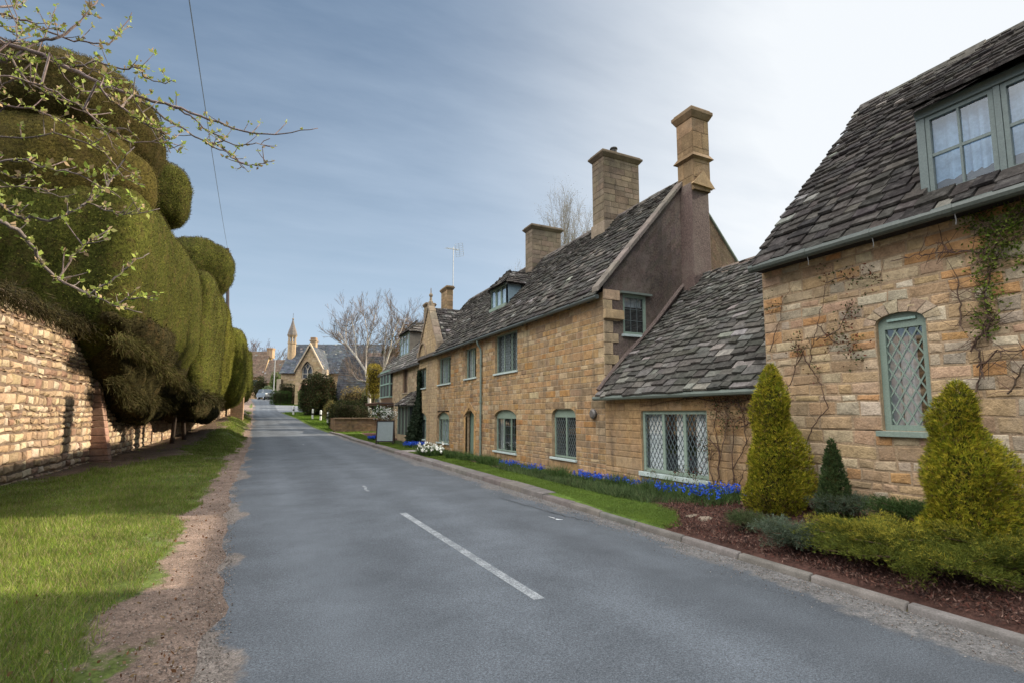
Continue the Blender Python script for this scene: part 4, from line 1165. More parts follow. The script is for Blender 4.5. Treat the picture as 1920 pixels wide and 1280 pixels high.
mb = MB(); V1 = Vector((2.65, 0, 2.95)); slate_roof(mb, (FX-.2, YE-.0, 4.52), (0, 1, 0), V1.normalized(), Y2-YE+.2, V1.length, e0=.3, e1=.2, w0=.5, w1=.3, lichen=.15, pal=[((.10, .095, .09), 3), ((.14, .13, .12), 3), ((.075, .07, .066), 2)])
mb.poly([(FX+2.45, YE, 7.47), (FX+2.45, Y2+.2, 7.47), (FX+5.2, Y2+.2, 4.5), (FX+5.2, YE, 4.5)], (.09, .08, .07)); ridge_tiles(mb, (FX+2.45, YE, 7.5), (FX+2.45, Y2+.2, 7.5)); mb.build('roof', M['slate'], c2)
mb = MB(); mb.box(FX+.6, FX+5, YE+.05, Y2-.05, 0, 4.2, (.02, .02, .02)); mb.build('light_block', M['wood'], c2)  # unseen dark filler, added so no light passes through the shell
# oriel window
o = opx(FX, 719, 736, 697, 744); mb = MB()
mb.box(FX-.2, FX, o[0], o[1], o[2], o[3], (.035, .04, .04)); oc = (.20, .30, .26)
for y in np.linspace(o[0], o[1], 4): mb.box(FX-.24, FX-.195, y-.04, y+.04, o[2], o[3], oc)
for z in (o[2], (o[2]+o[3])/2, o[3]): mb.box(FX-.25, FX-.01, o[0]-.05, o[1]+.05, z-.05, z+.05, oc)
for x in (FX-.2,): mb.box(x, x+.05, o[0]-.045, o[0]-.0, o[2], o[3], oc)
mb.prism([(FX, o[0], o[2]-.05), (FX-.2, o[0], o[2]-.05), (FX, o[0], o[2]-.5)], (0, o[1]-o[0], 0), (.22, .17, .12))
mb.build('oriel_window', M['paint'], c2)
# dormer
dxx = 8.5; zc = 4.52+2.95/2.65*(dxx-FX+.2); yd0, yd1 = onX(767, 640, dxx).y-.0, onX(751, 640, dxx).y
mb = MB(); zt2 = onX(758, 627, dxx).z
mb.box(dxx+.03, dxx+2.0, yd0, yd1, zc-.2, zt2, (.24, .21, .17)); mb.build('dormer', M['stone_far'], c2)
f = MB(); Tq = plane((dxx, 0, 0), (0, 1, 0), (-1, 0, 0)); f.bx(Tq, yd0, yd1, zc-.05, zc+.1, -.03, .05, SAGE); f.bx(Tq, yd0, yd1, zt2-.08, zt2+.02, -.03, .04, SAGE)
for k in range(4): u = yd0+(yd1-yd0-.08)*k/3; f.bx(Tq, u, u+.08, zc+.1, zt2-.08, -.03, .03, SAGE)
f.build('dormer_frame', M['paint'], c2)
f = MB(); f.bx(Tq, yd0+.05, yd1-.05, zc+.1, zt2-.08, -.02, 0, (.3, .4, .45)); f.build('dormer_pane', M['glass'], c2)
f = MB()
ymid = (yd0+yd1)/2; V3 = Vector((.75, 0, .75)); wdd = yd1-yd0+.3
slate_roof(f, (dxx-.15, yd0-.15, zt2), (0, 1, 0), V3.normalized(), wdd, V3.length+.25, e0=.2, e1=.16, bounds=lambda v: (min(wdd/2, v*.7), wdd-min(wdd/2, v*.7)), sag=0, lichen=.2)
for y_e in (yd0-.15, yd1+.15):
    V4 = Vector((0, ymid-y_e, .85)); slate_roof(f, (dxx-.1, y_e, zt2), (1, 0, 0), V4.normalized(), 2.2, V4.length, e0=.2, e1=.16, bounds=lambda v: (v*.7, 2.2), sag=0, lichen=.2)
f.build('dormer_roof', M['slate'], c2)
# door canopy, bay with little roof
cy0, cy1 = onX(738, 757, FX).y, onX(712, 757, FX).y
mb = MB(); zc_ = onX(725, 757, FX-.5).z
mb.box(FX-1.0, FX, cy0, cy1, zc_-.06, zc_+.06, (.13, .075, .055)); mb.box(FX-1.05, FX, cy0-.05, cy1+.05, zc_+.061, zc_+.13, (.16, .10, .08))
for y in (cy0+.1, cy1-.1): mb.prism([(FX, y-.04, zc_-.06), (FX-.8, y-.04, zc_-.06), (FX, y-.04, zc_-.75)], (0, .08, 0), (.10, .07, .05))
mb.build('door_canopy', M['wood'], c2)
by0, by1 = onX(772, 790, FX-.5).y, onX(752, 790, FX-.5).y
mb = MB(); zb2 = onX(760, 762, FX-.6).z
mb.box(FX-.7, FX, by0, by1, -.1, .55, (.3, .24, .16)); mb.build('bay_base', M['stone_far'], c2)
mb = MB(); mb.box(FX-.66, FX, by0+.04, by1-.04, .56, zb2, (.03, .035, .035))
for y in np.linspace(by0, by1-.07, 4): mb.box(FX-.71, FX-.655, y, y+.07, .55, zb2, SAGE)
for x in (FX-.7, FX-.35): mb.box(x, x+.07, by0, by0+.05, .55, zb2, SAGE)
mb.box(FX-.72, FX, by0-.02, by1+.02, zb2, zb2+.1, SAGE); mb.build('bay_window', M['paint'], c2)
f = MB(); V5 = Vector((.85, 0, .75)); slate_roof(f, (FX-.85, by0-.15, zb2+.1), (0, 1, 0), V5.normalized(), by1-by0+.3, V5.length, e0=.2, e1=.16, sag=0, lichen=.25, bounds=lambda v: (v*.4, by1-by0+.3-v*.4))
V6 = Vector((0, .5, .75)); slate_roof(f, (FX-.85, by0-.15, zb2+.1), (1, 0, 0), V6.normalized(), .85, V6.length, e0=.2, e1=.16, sag=0, bounds=lambda v: (v*.8, .85)); f.build('bay_roof', M['slate'], c2)
mb = MB(); mb.tube([(FX-.2, YE+.3, 4.5), (FX-.06, YE+.3, 4.1), (FX-.06, YE+.3, 0)], .05, 6, (.1, .11, .1)); mb.tube([(FX-.22, YE+.05, 4.46), (FX-.22, Y2+.1, 4.46)], .06, 6, (.1, .1, .1)); mb.build('gutter', M['metal'], c2)
a_ = stack_at(836, 850, 536, 8.7, .55, 5.5); 
ch4 = stack(c2, a_[0], a_[1], a_[2], a_[3]+.5, a_[4], a_[5], (.27, .19, .11), capo=.08, caph=.2)
a5 = stack_at(797, 804, 568, 8.0, .5, 5.5); stack(c2, a5[0], a5[0]+.5, a5[2], a5[3], a5[4], a5[5], (.24, .18, .12), capo=.08, caph=.2)
# TV aerial on that stack
ap = Vector((a_[1]+.06, a_[2]+.2, a_[5]-.4)); atop = onY(854, 462, a_[2]).z
aer = thing('television_aerial', 'thin television aerial on a tall pole strapped to the far chimney', 'aerial', ap)
mb = MB(); mb.tube([ap, (ap.x, ap.y, atop)], .022, 6, (.25, .27, .28)); mb.build('pole', M['metal'], aer)
mb = MB(); zt3 = atop-.12; dv = Vector((.75, .55, .18)).normalized(); a0 = Vector((ap.x, ap.y, zt3)); mb.tube([a0-dv*.7, a0+dv*.6], .016, 4, (.3, .32, .33))
sd = Vector((0, 0, 1)).cross(dv).normalized()
for k in range(9): q = a0-dv*.7+dv*.13*k; mb.tube([q-sd*.13, q+sd*.13], .011, 3, (.3, .32, .33))
up_ = dv.cross(sd).normalized(); q = a0+dv*.6
for k in range(-3, 4):
    mb.tube([q+up_*k*.12-sd*.28, q+up_*k*.12+sd*.28], .011, 3, (.3, .32, .33))
for k in (-1, 0, 1): mb.tube([q-up_*.36+sd*.26*k, q+up_*.36+sd*.26*k], .011, 3, (.3, .32, .33))
mb.build('antenna_array', M['metal'], aer)
# ================================================================== left garden wall
def wallx(y): return float(np.interp(y, [30, 60], [-5.14, -2.6]))
gw_ = thing('garden_wall', 'tall coursed rubble wall with a sloping stone buttress along the left verge', 'wall', (-5.14, 18, 0))
TL = plane((-5.14, 0, 0), (0, 1, 0), (1, 0, 0))
mb = MB()
stone_wall(mb, TL, 3., 30, -.05, 4.1, hr=(.09, .27), lr=(.13, .44), relief=(.012, .04), gap=.036, pal=REDDISH, jit=.024, mortar=(.13, .095, .07), wob=.05, wave=.013)
mb.build('wall', M['rubble'], gw_)
mb = MB(); d_ = Vector((2.54, 30, 0)); T_ = plane((-5.14, 30, 0), d_, (30, -2.54, 0))
stone_wall(mb, T_, 0, d_.length, -.05, 3.2, hr=(.13, .26), lr=(.2, .55), relief=(.01, .03), gap=.03, pal=REDDISH, jit=.012, mortar=(.2, .15, .11))
mb.build('far_wall', M['rubble'], gw_)
mb = MB(); mb.box(-5.7, -5.17, 3, 30, -.1, 4.15, (.2, .15, .11)); 
mb.hexa([(-5.7, 30, -.1), (-5.17, 30, -.1), (-2.64, 60, -.1), (-3.2, 60, -.1), (-5.7, 30, 3.2), (-5.17, 30, 3.2), (-2.64, 60, 4.2), (-3.2, 60, 4.2)], (.2, .15, .11))
u = 3.
while u < 30:
    l = random.uniform(.3, .6); mb.box(-5.75, -5.08, u, u+l-.02, 4.1+.0, 4.22+random.uniform(0, .06), jcol((.34, .27, .2))); u += l
mb.build('wall_core', M['rubble'], gw_)
# buttress
by = onX(196, 860, -4.75).y; bt = 2.95
mb = MB(); yb0, yb1 = by-.2, by+.2
z = -.05
while z < bt-.05:
    h = random.uniform(.16, .3); z2 = min(bt, z+h)
    f0 = -5.14+.52*(1-z/bt)**.8+.05; f1 = -5.14+.52*(1-z2/bt)**.8+.05
    c = jcol((.28, .165, .12), .14)
    mb.hexa([(-5.2, yb0, z+.006), (f0, yb0, z+.006), (f0, yb1, z+.006), (-5.2, yb1, z+.006), (-5.2, yb0, z2-.006), (f1, yb0, z2-.006), (f1, yb1, z2-.006), (-5.2, yb1, z2-.006)], c)
    z = z2
mb.build('buttress', M['rubble'], gw_, bevel=.02)
# brick pier at the far end of the hedge
pp = onG(459, 786)
pr_ = thing('brick_pier', 'short square stone pier standing under the far end of the clipped hedge', 'pier', (-2.15, 52, float(gz(-2.15, 52))))
mb = MB(); z0 = float(gz(-2.15, 52)); 
for T_ in (plane((-1.9, 51.6, z0), (0, 1, 0), (1, 0, 0)), plane((-2.9, 51.6, z0), (1, 0, 0), (0, -1, 0))): stone_wall(mb, T_, 0, 1.0, -.3, 2.2, hr=(.1, .2), lr=(.2, .4), pal=[((.42, .27, .18), 1), ((.36, .23, .15), 1)])
mb.build('shaft', M['rubble'], pr_)
mb = MB(); mb.box(-3, -1.82, 51.5, 52.7, z0+2.2, z0+2.3, (.35, .25, .18)); mb.build('cap', M['rubble'], pr_)
mb = MB(); mb.box(-2.9, -1.92, 51.61, 52.6, z0-.3, z0+2.2, (.3, .2, .15)); mb.build('core', M['rubble'], pr_)

# ================================================================== clipped yew hedges
YEW = [(.056, .062, .012), (.074, .078, .015), (.034, .039, .009), (.122, .118, .022), (.060, .042, .016), (.016, .018, .006), (.012, .012, .005)]
YEWT = [(0.060, 0.046, 0.019), (0.081, 0.063, 0.021), (0.052, 0.040, 0.018), (0.037, 0.035, 0.012)]
def hedge_part(name, parent, c, r, e, nleaf, size, pal, amp=.1, sc=.9, e2=None, nu=64, nv=40, shape=None, zmin=None):
    V, F = superell(c, r, e, amp, sc, nu, nv, e2)
    if shape: V = shape(V)
    dirs = unit(V-np.array(c, float))          # ribs and hollows left by the shears
    V = V+dirs*(.030*noise3(V*[1, 1, .10], 4.6, 3)+.022*noise3(V, 6.5, 12))[:, None]*min(1., size/.05)
    P, Nn = sample_quads(V, F, nleaf)
    ctr = np.array(c, float)
    Nn = np.where(((P-ctr)*Nn).sum(1, keepdims=True) < 0, -Nn, Nn)
    # drop leaves that face far away from anything seen (deep behind)
    k = ~((Nn[:, 0] < -.75)); P, Nn = P[k], Nn[k]
    n = len(P)
    depth = RNG.uniform(-.06, .035, n)
    tone = 1+.16*noise3(P, 1.1, 2)+.10*noise3(P, 5., 9)
    # vertical streaks of growth
    tone = tone*(1+.12*noise3(P*[1, 1, .08], 3.2, 5))
    top = sm(.2, .8, Nn[:, 2])[:, None]
    cols = pcol(pal, n, .35)*np.clip(tone, .45, 1.7)[:, None]
    br = RNG.uniform(size=n) < .12; cols[br] *= 1.7
    cols = cols*(1-top*.5)+pcol(YEWT, n, .2)*top*.5
    stray = RNG.uniform(size=n) < .035
    tg = unit(np.cross(Nn, RNG.normal(size=(n, 3)))); tg[stray] = Nn[stray]+np.array([0, 0, .5])          # sprigs lie over the clipped face, tips lifting outward
    o = leaf_cloud(name, P+Nn*depth[:, None], tg*.9+Nn*.28+np.array([0, 0, .3]), size*RNG.uniform(.6, 1.4, n)*np.where(stray, 1.9, 1.), size*.36, np.clip(cols, .004, .6), M['yew'], parent, jitter=.18, face=Nn)
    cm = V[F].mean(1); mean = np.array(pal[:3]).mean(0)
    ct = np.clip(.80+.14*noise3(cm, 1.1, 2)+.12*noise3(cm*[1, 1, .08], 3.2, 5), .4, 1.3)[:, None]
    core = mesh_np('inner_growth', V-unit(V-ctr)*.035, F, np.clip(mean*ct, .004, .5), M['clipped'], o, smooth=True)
    return o
def hangers(name, parent, P, n, size, pal, L=.5):
    """ragged hanging sprays under the clipped face"""
    i = RNG.integers(0, len(P), n); Q = P[i]+RNG.normal(size=(n, 3))*[.12, .25, .12]
    D = np.tile([.35, -.1, -.7], (n, 1))
    return leaf_cloud(name, Q, D, L*RNG.uniform(.4, 1.3, n), size, pcol(pal, n, .25), M['yew'], parent, jitter=.5)
def stems(parent, pts, ztop):
    for x, y in pts:
        mb = MB(); z = float(gz(x, y))-.1
        path = [(x, y, z), (x+random.uniform(-.2, .2), y+random.uniform(-.2, .2), z+(ztop-z)*.5), (x+random.uniform(-.4, .4), y+random.uniform(-.5, .5), ztop)]
        mb.tube(path, [.11, .08, .07], 7, (.035, .026, .02))
        mb.build('trunk', M['bark'], parent)

hA = thing('clipped_yew_hedge', 'huge dark clipped yew with a mushroom dome, nearest and tallest of the left hedges', 'hedge', (-6, 24, 0), 'clipped yew hedges over the left wall')
def shA(V):
    # underside rises towards the camera end, road face leans out a little
    V = V.copy(); t = np.clip((V[:, 1]-18)/11, 0, 1)
    low = V[:, 2] < 5.2
    V[:, 2] = np.where(low, V[:, 2]-t*1.3*(5.2-V[:, 2])/1.6, V[:, 2])
    V[:, 0] += np.where(V[:, 0] > -6, t*.62, 0)
    k = np.clip((4.6-V[:, 2])/1.2, 0, 1)
    V[:, 0] -= np.where(V[:, 0] > -5, k*.55, 0)
    return V
hedge_part('foliage', hA, (-6.5, 23.9, 6.35), (2.85, 5.7, 2.85), 11, 150000, .05, YEW, amp=.09, sc=.9, e2=5, nu=160, nv=70, shape=shA)
hedge_part('topiary_dome', hA, (-6.65, 21.2, 11.45), (2.85, 2.7, 1.6), 2.8, 55000, .05, [(.045, .040, .011), (.06, .048, .014), (.03, .028, .008), (.068, .048, .018)], amp=.15, sc=1.1)
hedge_part('topiary_shoulder', hA, (-6.3, 19.6, 8.95), (2.75, 1.35, 1.75), 2.1, 28000, .05, [(.07, .058, .015), (.05, .048, .011), (.085, .066, .018), (.03, .026, .009)], amp=.15, sc=1.2)
hedge_part('topiary_ball', hA, (-5.3, 29.2, 12.3), (1.45, 1.6, 1.55), 2.9, 32000, .06, YEW, amp=.12, sc=1.2)
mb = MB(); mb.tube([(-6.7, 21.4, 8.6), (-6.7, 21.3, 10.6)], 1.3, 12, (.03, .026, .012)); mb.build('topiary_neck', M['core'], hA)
mb = MB(); mb.tube([(-5.3, 29.2, 8.8), (-5.3, 29.2, 11.2)], .3, 8, (.05, .035, .02)); mb.build('topiary_stem', M['bark'], hA)
stems(hA, [(-5.9, 19.5), (-6, 22.5), (-5.8, 26)], 5.2)
def shU(V):
    # slants back to the wall, and away from the camera, towards its lower edge
    V = V.copy(); k = np.clip((4.7-V[:, 2])/3.0, 0, 1.1); fr = np.clip((25-V[:, 1])/6.5, 0, 1)
    V[:, 0] -= k*.75; V[:, 1] += k*5.2*fr**1.3
    return V
hedge_part('underside', hA, (-4.5, 23.8, 3.15), (1.15, 6.2, 1.75), 6, 45000, .075, [(.030, .030, .010), (.042, .034, .015), (.022, .020, .009), (.05, .042, .016)], amp=.3, sc=1.6, shape=shU, nu=120, nv=50)  # darker leaf palette: shade below the overhang put into the colour
# skirt of unclipped branches hanging over the wall
yy = np.linspace(13.6, 29, 60); Pk = np.stack([-5.2+.9*sm(17, 21, yy), yy, 4.25+0*yy-.9*sm(20, 29, yy)], 1)
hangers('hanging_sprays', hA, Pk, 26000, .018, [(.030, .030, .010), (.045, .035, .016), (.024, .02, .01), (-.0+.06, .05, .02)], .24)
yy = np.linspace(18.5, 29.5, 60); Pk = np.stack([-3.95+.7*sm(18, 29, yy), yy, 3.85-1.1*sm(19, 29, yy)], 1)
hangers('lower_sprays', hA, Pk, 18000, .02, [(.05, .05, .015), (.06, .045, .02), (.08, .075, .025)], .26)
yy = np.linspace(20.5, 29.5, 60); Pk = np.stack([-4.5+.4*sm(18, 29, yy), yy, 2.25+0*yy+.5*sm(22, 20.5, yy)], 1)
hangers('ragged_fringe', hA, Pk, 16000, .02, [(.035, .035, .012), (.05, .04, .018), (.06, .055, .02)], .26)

hB = thing('clipped_yew_hedge', 'second clipped yew along the road, with a round overhanging ball on top', 'hedge', (-4.6, 35, 0), 'clipped yew hedges over the left wall')
hedge_part('foliage', hB, (-4.75, 35.3, 5.9), (1.95, 5.4, 3.55), 7, 90000, .07, YEW, amp=.25, sc=1.0, nu=90, nv=44)
hedge_part('topiary_ball', hB, (-4.4, 38.2, 11.0), (2.0, 2.1, 2.0), 2.3, 32000, .07, YEW, amp=.15, sc=1.2)
mb = MB(); mb.tube([(-4.4, 38.2, 8.6), (-4.4, 38.2, 10)], .35, 8, (.05, .035, .02)); mb.build('topiary_stem', M['bark'], hB)
stems(hB, [(-4.2, 30.6), (-3.9, 32.4), (-5.6, 36)], 4.2)
yy = np.linspace(29.5, 41, 40); hangers('lower_sprays', hB, np.stack([-3.1+.0*yy, yy, 2.65+0*yy], 1), 4000, .05, [(.035, .036, .012), (.05, .04, .018)], .45)
hedge_part('underside', hB, (-4.0, 35.6, 2.55), (1.15, 5.5, 1.3), 3.4, 22000, .085, [(.030, .030, .010), (.042, .034, .015), (.022, .020, .009), (.055, .05, .018)], amp=.3, sc=1.3)  # shade under this hedge is also put into the darker leaf colours
hC = thing('clipped_yew_hedge', 'third clipped yew in the row, tall with a smooth rounded top', 'hedge', (-4.3, 44, .4), 'clipped yew hedges over the left wall')
hedge_part('foliage', hC, (-4.6, 44.6, 6.2), (1.95, 4.6, 4.2), 4, 50000, .09, [(.10, .105, .017), (.125, .118, .02), (.07, .074, .013), (.04, .04, .01)], amp=.25, sc=.9, e2=2.7)
stems(hC, [(-4.9, 44)], 4)
hD = thing('clipped_yew_hedge', 'fourth clipped yew, flat topped, beside the far bend', 'hedge', (-3.8, 50, .8), 'clipped yew hedges over the left wall')
hedge_part('foliage', hD, (-3.75, 51.3, 5.7), (1.95, 3.9, 3.45), 4, 34000, .10, [(.09, .098, .016), (.11, .11, .018), (.06, .065, .012), (.035, .036, .01)], amp=.2, sc=.9)
stems(hD, [(-4.2, 50)], 3.6)
hE = thing('clipped_yew_hedge', 'last and lowest clipped yew of the row, with a small cap at its end', 'hedge', (-3.3, 57, 1.2), 'clipped yew hedges over the left wall')
hedge_part('foliage', hE, (-3.4, 57.4, 5.35), (1.95, 2.9, 2.7), 4, 22000, .11, [(.09, .098, .016), (.06, .065, .013), (.035, .036, .01)], amp=.2, sc=.9)
hedge_part('topiary_cap', hE, (-2.9, 59.2, 7.7), (1.3, 1.4, .7), 2.3, 8000, .11, YEW, amp=.1)
stems(hE, [(-3.5, 57)], 3.6)

# ================================================================== telegraph pole and wire
pb_ = atd(427, 760, 62); pt_ = atd(427, 466, 62)
tp = thing('telegraph_pole', 'dark wooden telegraph pole rising behind the clipped hedges', 'pole', (pb_.x, pb_.y, float(gz(pb_.x, pb_.y))))
mb = MB(); mb.tube([(pb_.x, pb_.y, float(gz(pb_.x, pb_.y))-.3), pt_], [.24, .17], 10, (.07, .06, .06)); mb.build('post', M['wood'], tp)
mb = MB(); mb.tube([pt_+Vector((-.5, 0, -1.2)), pt_+Vector((.5, 0, -1.2))], .05, 5, (.05, .05, .05)); mb.tube([pt_+Vector((.32, 0, -1.1)), pt_+Vector((.32, 0, -.55))], .12, 8, (.12, .12, .13)); mb.build('bracket', M['metal'], tp)
we = atd(331, -160, 12)
mb = MB(); A = pt_+Vector((0, 0, -.1)); pts = []
for k in range(25):
    t = k/24; p = A.lerp(we, t); p.z -= 1.2*4*t*(1-t)*.25; pts.append(p)
mb.tube(pts, [.016+.0*k for k in range(25)], 4, (.05, .055, .065)); o = mb.build('overhead_wire', M['metal'], None, base=A); tag(o, 'thin dark wire running from the pole top up across the sky', 'wire')
# slim grey pole by the car
q0 = atd(435+2, 750, 80)
lp = atd(513-1, 752, 84); lpt = atd(516, 672, 84)
mb = MB(); mb.tube([lp-Vector((0, 0, .6)), lpt], [.10, .07], 8, (.28, .29, .29)); o = mb.build('post', M['metal'], None, base=lp); o.name = 'lamp_post'; tag(o, 'slim pale grey post standing behind the parked car', 'post')

# ================================================================== apple tree reaching in from the left
ap_ = thing('apple_tree', 'apple tree with grey twigs and opening pale green leaves reaching in at top left', 'tree', (-4.3, 3.6, .1))
tw = MB(); lim = MB(); tr = MB()
BR = (.15, .12, .11)
top = Vector((-4.2, 3.7, 3.0))
tr.tube([(-4.3, 3.6, 0), (-4.25, 3.65, 1.2), (-4.15, 3.7, 2.2), top], [.16, .13, .11, .08], 10, (.12, .095, .08))
nodes = []
def limb(px, r0, r1, mbx, d0, d1, start=None, nodes_on=True, n=6, join=True):
    pts = [atd(x, y, d0+(d1-d0)*k/(len(px)-1)) for k, (x, y) in enumerate(px)]
    if start is None and join and nodes:
        start = min((q[0] for q in nodes if q[2] > 0), key=lambda v: (v-pts[0]).length)
    # smooth through a Catmull-Rom
    out = []
    P = [pts[0]*2-pts[1]]+pts+[pts[-1]*2-pts[-2]]
    for i in range(1, len(P)-2):
        for s in range(4):
            t = s/4; a, b, c, d = P[i-1], P[i], P[i+1], P[i+2]
            out.append(.5*((2*b)+(c-a)*t+(2*a-5*b+4*c-d)*t*t+(3*b-a-3*c+d)*t**3))
    out.append(pts[-1])
    if start is not None: out = [start]+out
    m = len(out); rad = [r0+(r1-r0)*k/(m-1) for k in range(m)]
    # knobbly
    out = [p+Vector((random.gauss(0, .006), random.gauss(0, .006), random.gauss(0, .006))) for p in out]
    mbx.tube(out, rad, n, jcol(BR, .15))
    if nodes_on:
        for k in range(1, m-1):
            nodes.append((out[k], (out[k+1]-out[k-1]).normalized(), rad[k]))
    return out
L1 = limb([(-140, 40), (-40, 72), (60, 95), (130, 130), (200, 160), (270, 185), (340, 205), (410, 230), (470, 250), (530, 252), (595, 240)],   .021, .003, lim, 3.6, 4.3, top)
limb([(250, 182), (300, 215), (340, 240), (375, 262), (410, 280), (440, 300), (457, 316)], .010, .003, lim, 4.0, 4.2)
limb([(330, 200), (365, 225), (400, 250), (440, 272), (480, 270), (506, 260)], .008, .003, lim, 4.15, 4.3)
limb([(400, 270), (430, 285), (455, 308), (490, 308), (510, 300)], .006, .003, lim, 4.2, 4.25)
limb([(130, 128), (180, 120), (230, 130), (262, 128), (270, 145), (300, 155), (330, 155)], .008, .003, lim, 3.9, 4.1)
L2 = limb([(-120, 160), (-30, 120), (20, 112), (60, 80), (110, 70), (150, 40), (172, 15), (185, -10)], .018, .004, lim, 3.6, 4.0, top)
limb([(-60, 20), (0, 25), (50, 40), (110, 68), (160, 80), (205, 80), (225, 60), (246, 25)], .010, .003, lim, 3.8, 4.2)
limb([(-20, 60), (28, 80), (30, 30), (28, -20)], .007, .003, lim, 3.5, 3.6)
L3 = limb([(-140, 340), (-30, 370), (20, 400), (60, 412), (120, 405), (165, 380), (200, 350), (225, 310), (250, 275)],   .013, .004, lim, 3.2, 3.9, Vector((-4.2, 3.7, 2.6)))
limb([(165, 382), (210, 398), (250, 402), (300, 390)], .006, .003, lim, 3.6, 3.8)
L4 = limb([(-60, 400), (10, 420), (50, 450), (75, 490), (110, 525), (160, 548), (210, 570), (268, 588)],   .016, .004, lim, 3.1, 3.8, Vector((-4.2, 3.7, 2.3)))
limb([(165, 550), (215, 520), (250, 490), (278, 476)], .007, .003, lim, 3.4, 3.6)
limb([(110, 522), (140, 480), (165, 455), (180, 445)], .006, .003, lim, 3.3, 3.4)
limb([(215, 570), (245, 560), (295, 562)], .006, .003, lim, 3.6, 3.7)
for path in ([(-40, 130), (40, 150), (110, 175), (170, 215), (230, 260), (300, 268), (330, 255)], [(-40, 180), (30, 200), (90, 215), (150, 250), (200, 290), (230, 330), (270, 350)], [(-40, 250), (40, 262), (100, 250), (170, 270), (225, 240), (260, 262)],
             [(-50, 320), (30, 300), (90, 315), (150, 330), (190, 350), (230, 372)], [(20, 112), (60, 160), (110, 185), (150, 200), (190, 240), (220, 290)], [(-40, 90), (40, 112), (90, 110), (140, 115), (190, 140), (230, 150)],
             [(-40, 30), (20, 60), (80, 55), (130, 60)], [(95, 100), (120, 145), (150, 170), (185, 172), (215, 165)], [(180, 155), (210, 190), (240, 210), (262, 230), (290, 240), (312, 262), (318, 272)], [(-60, 350), (20, 350), (70, 355), (130, 372)],
             [(-60, 10), (30, 12), (70, -20)], [(-40, 200), (20, 150), (60, 120), (90, 60), (100, 20)], [(-60, 290), (20, 330), (60, 330)], [(250, 180), (272, 220), (300, 240), (320, 290)]):
    limb(path, .008, .0028, tw, random.uniform(3.3, 3.9), random.uniform(3.6, 4.2), None, n=4)
# short spurs
for p, d, r in list(nodes):
    if random.random() < .55:
        a = Vector((random.gauss(0, 1), random.gauss(0, 1), random.gauss(.3, .8))).normalized(); d2 = (d*.6+a).normalized(); L = random.uniform(.03, .16)
        q = p+d2*L*.5+Vector((0, 0, .01)); e_ = p+d2*L+Vector((0, 0, .03)); tw.tube([p, q, e_], [.004, .0035, .0025], 4, jcol(BR, .2)); nodes.append((e_, d2, -1))
tr.build('trunk', M['bark'], ap_); lim.build('branch', M['bark'], ap_, smooth=True); tw.build('twig', M['bark'], ap_, smooth=True)
P, D, Ls, Cc = [], [], [], []
for p, d, r in nodes:
    far_tip = max(0, min(1, (p.x-(-1.0))/1.2))
    if r == -1 or random.random() < .55-.35*far_tip:
        m_ = random.randint(3, 7) if far_tip < .6 else random.randint(2, 5)
        for _ in range(m_):
            P.append(p+Vector((random.gauss(0, .008), random.gauss(0, .008), random.gauss(0, .006)))); D.append((d*.4+Vector((random.gauss(0, .8), random.gauss(0, .8), random.gauss(.55, .6)))).normalized())
            Ls.append(random.uniform(.02, .052)*(1-.4*far_tip))
n = len(P); P = np.array(P); D = np.array(D); Ls = np.array(Ls)
leaf_cloud('leaf', P, D, Ls, Ls*.62, pcol([(.24, .29, .06), (.19, .26, .05), (.29, .33, .09), (.25, .25, .09), (.30, .22, .13)], n, .18), M['leaf'], ap_, jitter=.35)
bpy.data.objects['leaf']['kind'] = 'stuff'
# ================================================================== distance: chapel, houses, trees
def frame_at(px, d, zbase):
    """local frame facing the camera: x right, y away, z up from zbase"""
    o = atd(px, 775, d)
    O = Vector((o.x, o.y, zbase))
    def T(x, y, z): return O+RGT*x+Vector((s_, c_, 0))*y+Vector((0, 0, z))
    return T, O
D0 = 74.; SC = D0/FPX
T, O = frame_at(600, D0, 0)
def X(px, y=0.): return (px-CX)*(D0+y)/FPX-(600-CX)*SC
# y is the extra depth behind the front wall
def Z(py, d=D0): return EYE+(775-py)*d/FPX
chp = thing('chapel', 'distant stone chapel with blue grey slate roof, pointed porch gable and slender spired bell turret', 'chapel', (O.x, O.y, 3.0))
WL, GR_ = (.37, .27, .16), 2.8
def HB(mb, x0, x1, y0, y1, z0, z1, c): mb.hexa([T(x0, y0, z0), T(x1, y0, z0), T(x1, y1, z0), T(x0, y1, z0), T(x0, y0, z1), T(x1, y0, z1), T(x1, y1, z1), T(x0, y1, z1)], c)
def TPc(y=0.): 
    o = T(0, y, 0); return plane(o, RGT, (-s_, -c_, 0))
mb = MB(); ze, zr = Z(697), Z(646, 78)
PALC = [((.38, .28, .16), 3), ((.34, .25, .15), 2), ((.42, .32, .2), 2)]
stone_wall(mb, TPc(0), X(524), X(700), GR_, ze+.1, hr=(.25, .4), lr=(.5, 1.), pal=PALC, relief=(.003, .01), gap=.03)
HB(mb, X(524), X(700), .05, 8, GR_, ze, WL)
Lx = T(X(524), 0, 0)
mb.poly([T(X(524), 0, ze), T(X(524), 8, ze), T(X(524), 4, zr)], WL)
for px in (524, 700): HB(mb, X(px)-.35, X(px)+.25, -.5, .0, GR_, ze-1, (.36, .30, .22))
mb.build('wall', M['stone_far'], chp)
BLUE = [((.075, .088, .105), 3), ((.09, .10, .115), 3), ((.06, .07, .085), 2)]
mb = MB(); V1 = Vector((s_, c_, 0))*4.3+Vector((0, 0, zr-ze+.25)); slate_roof(mb, T(X(522), -.3, ze-.15), RGT, V1.normalized(), X(702)-X(522), V1.length, e0=.35, e1=.3, w0=.6, w1=.5, sag=0, pal=BLUE, lichen=.02, thick=.02)
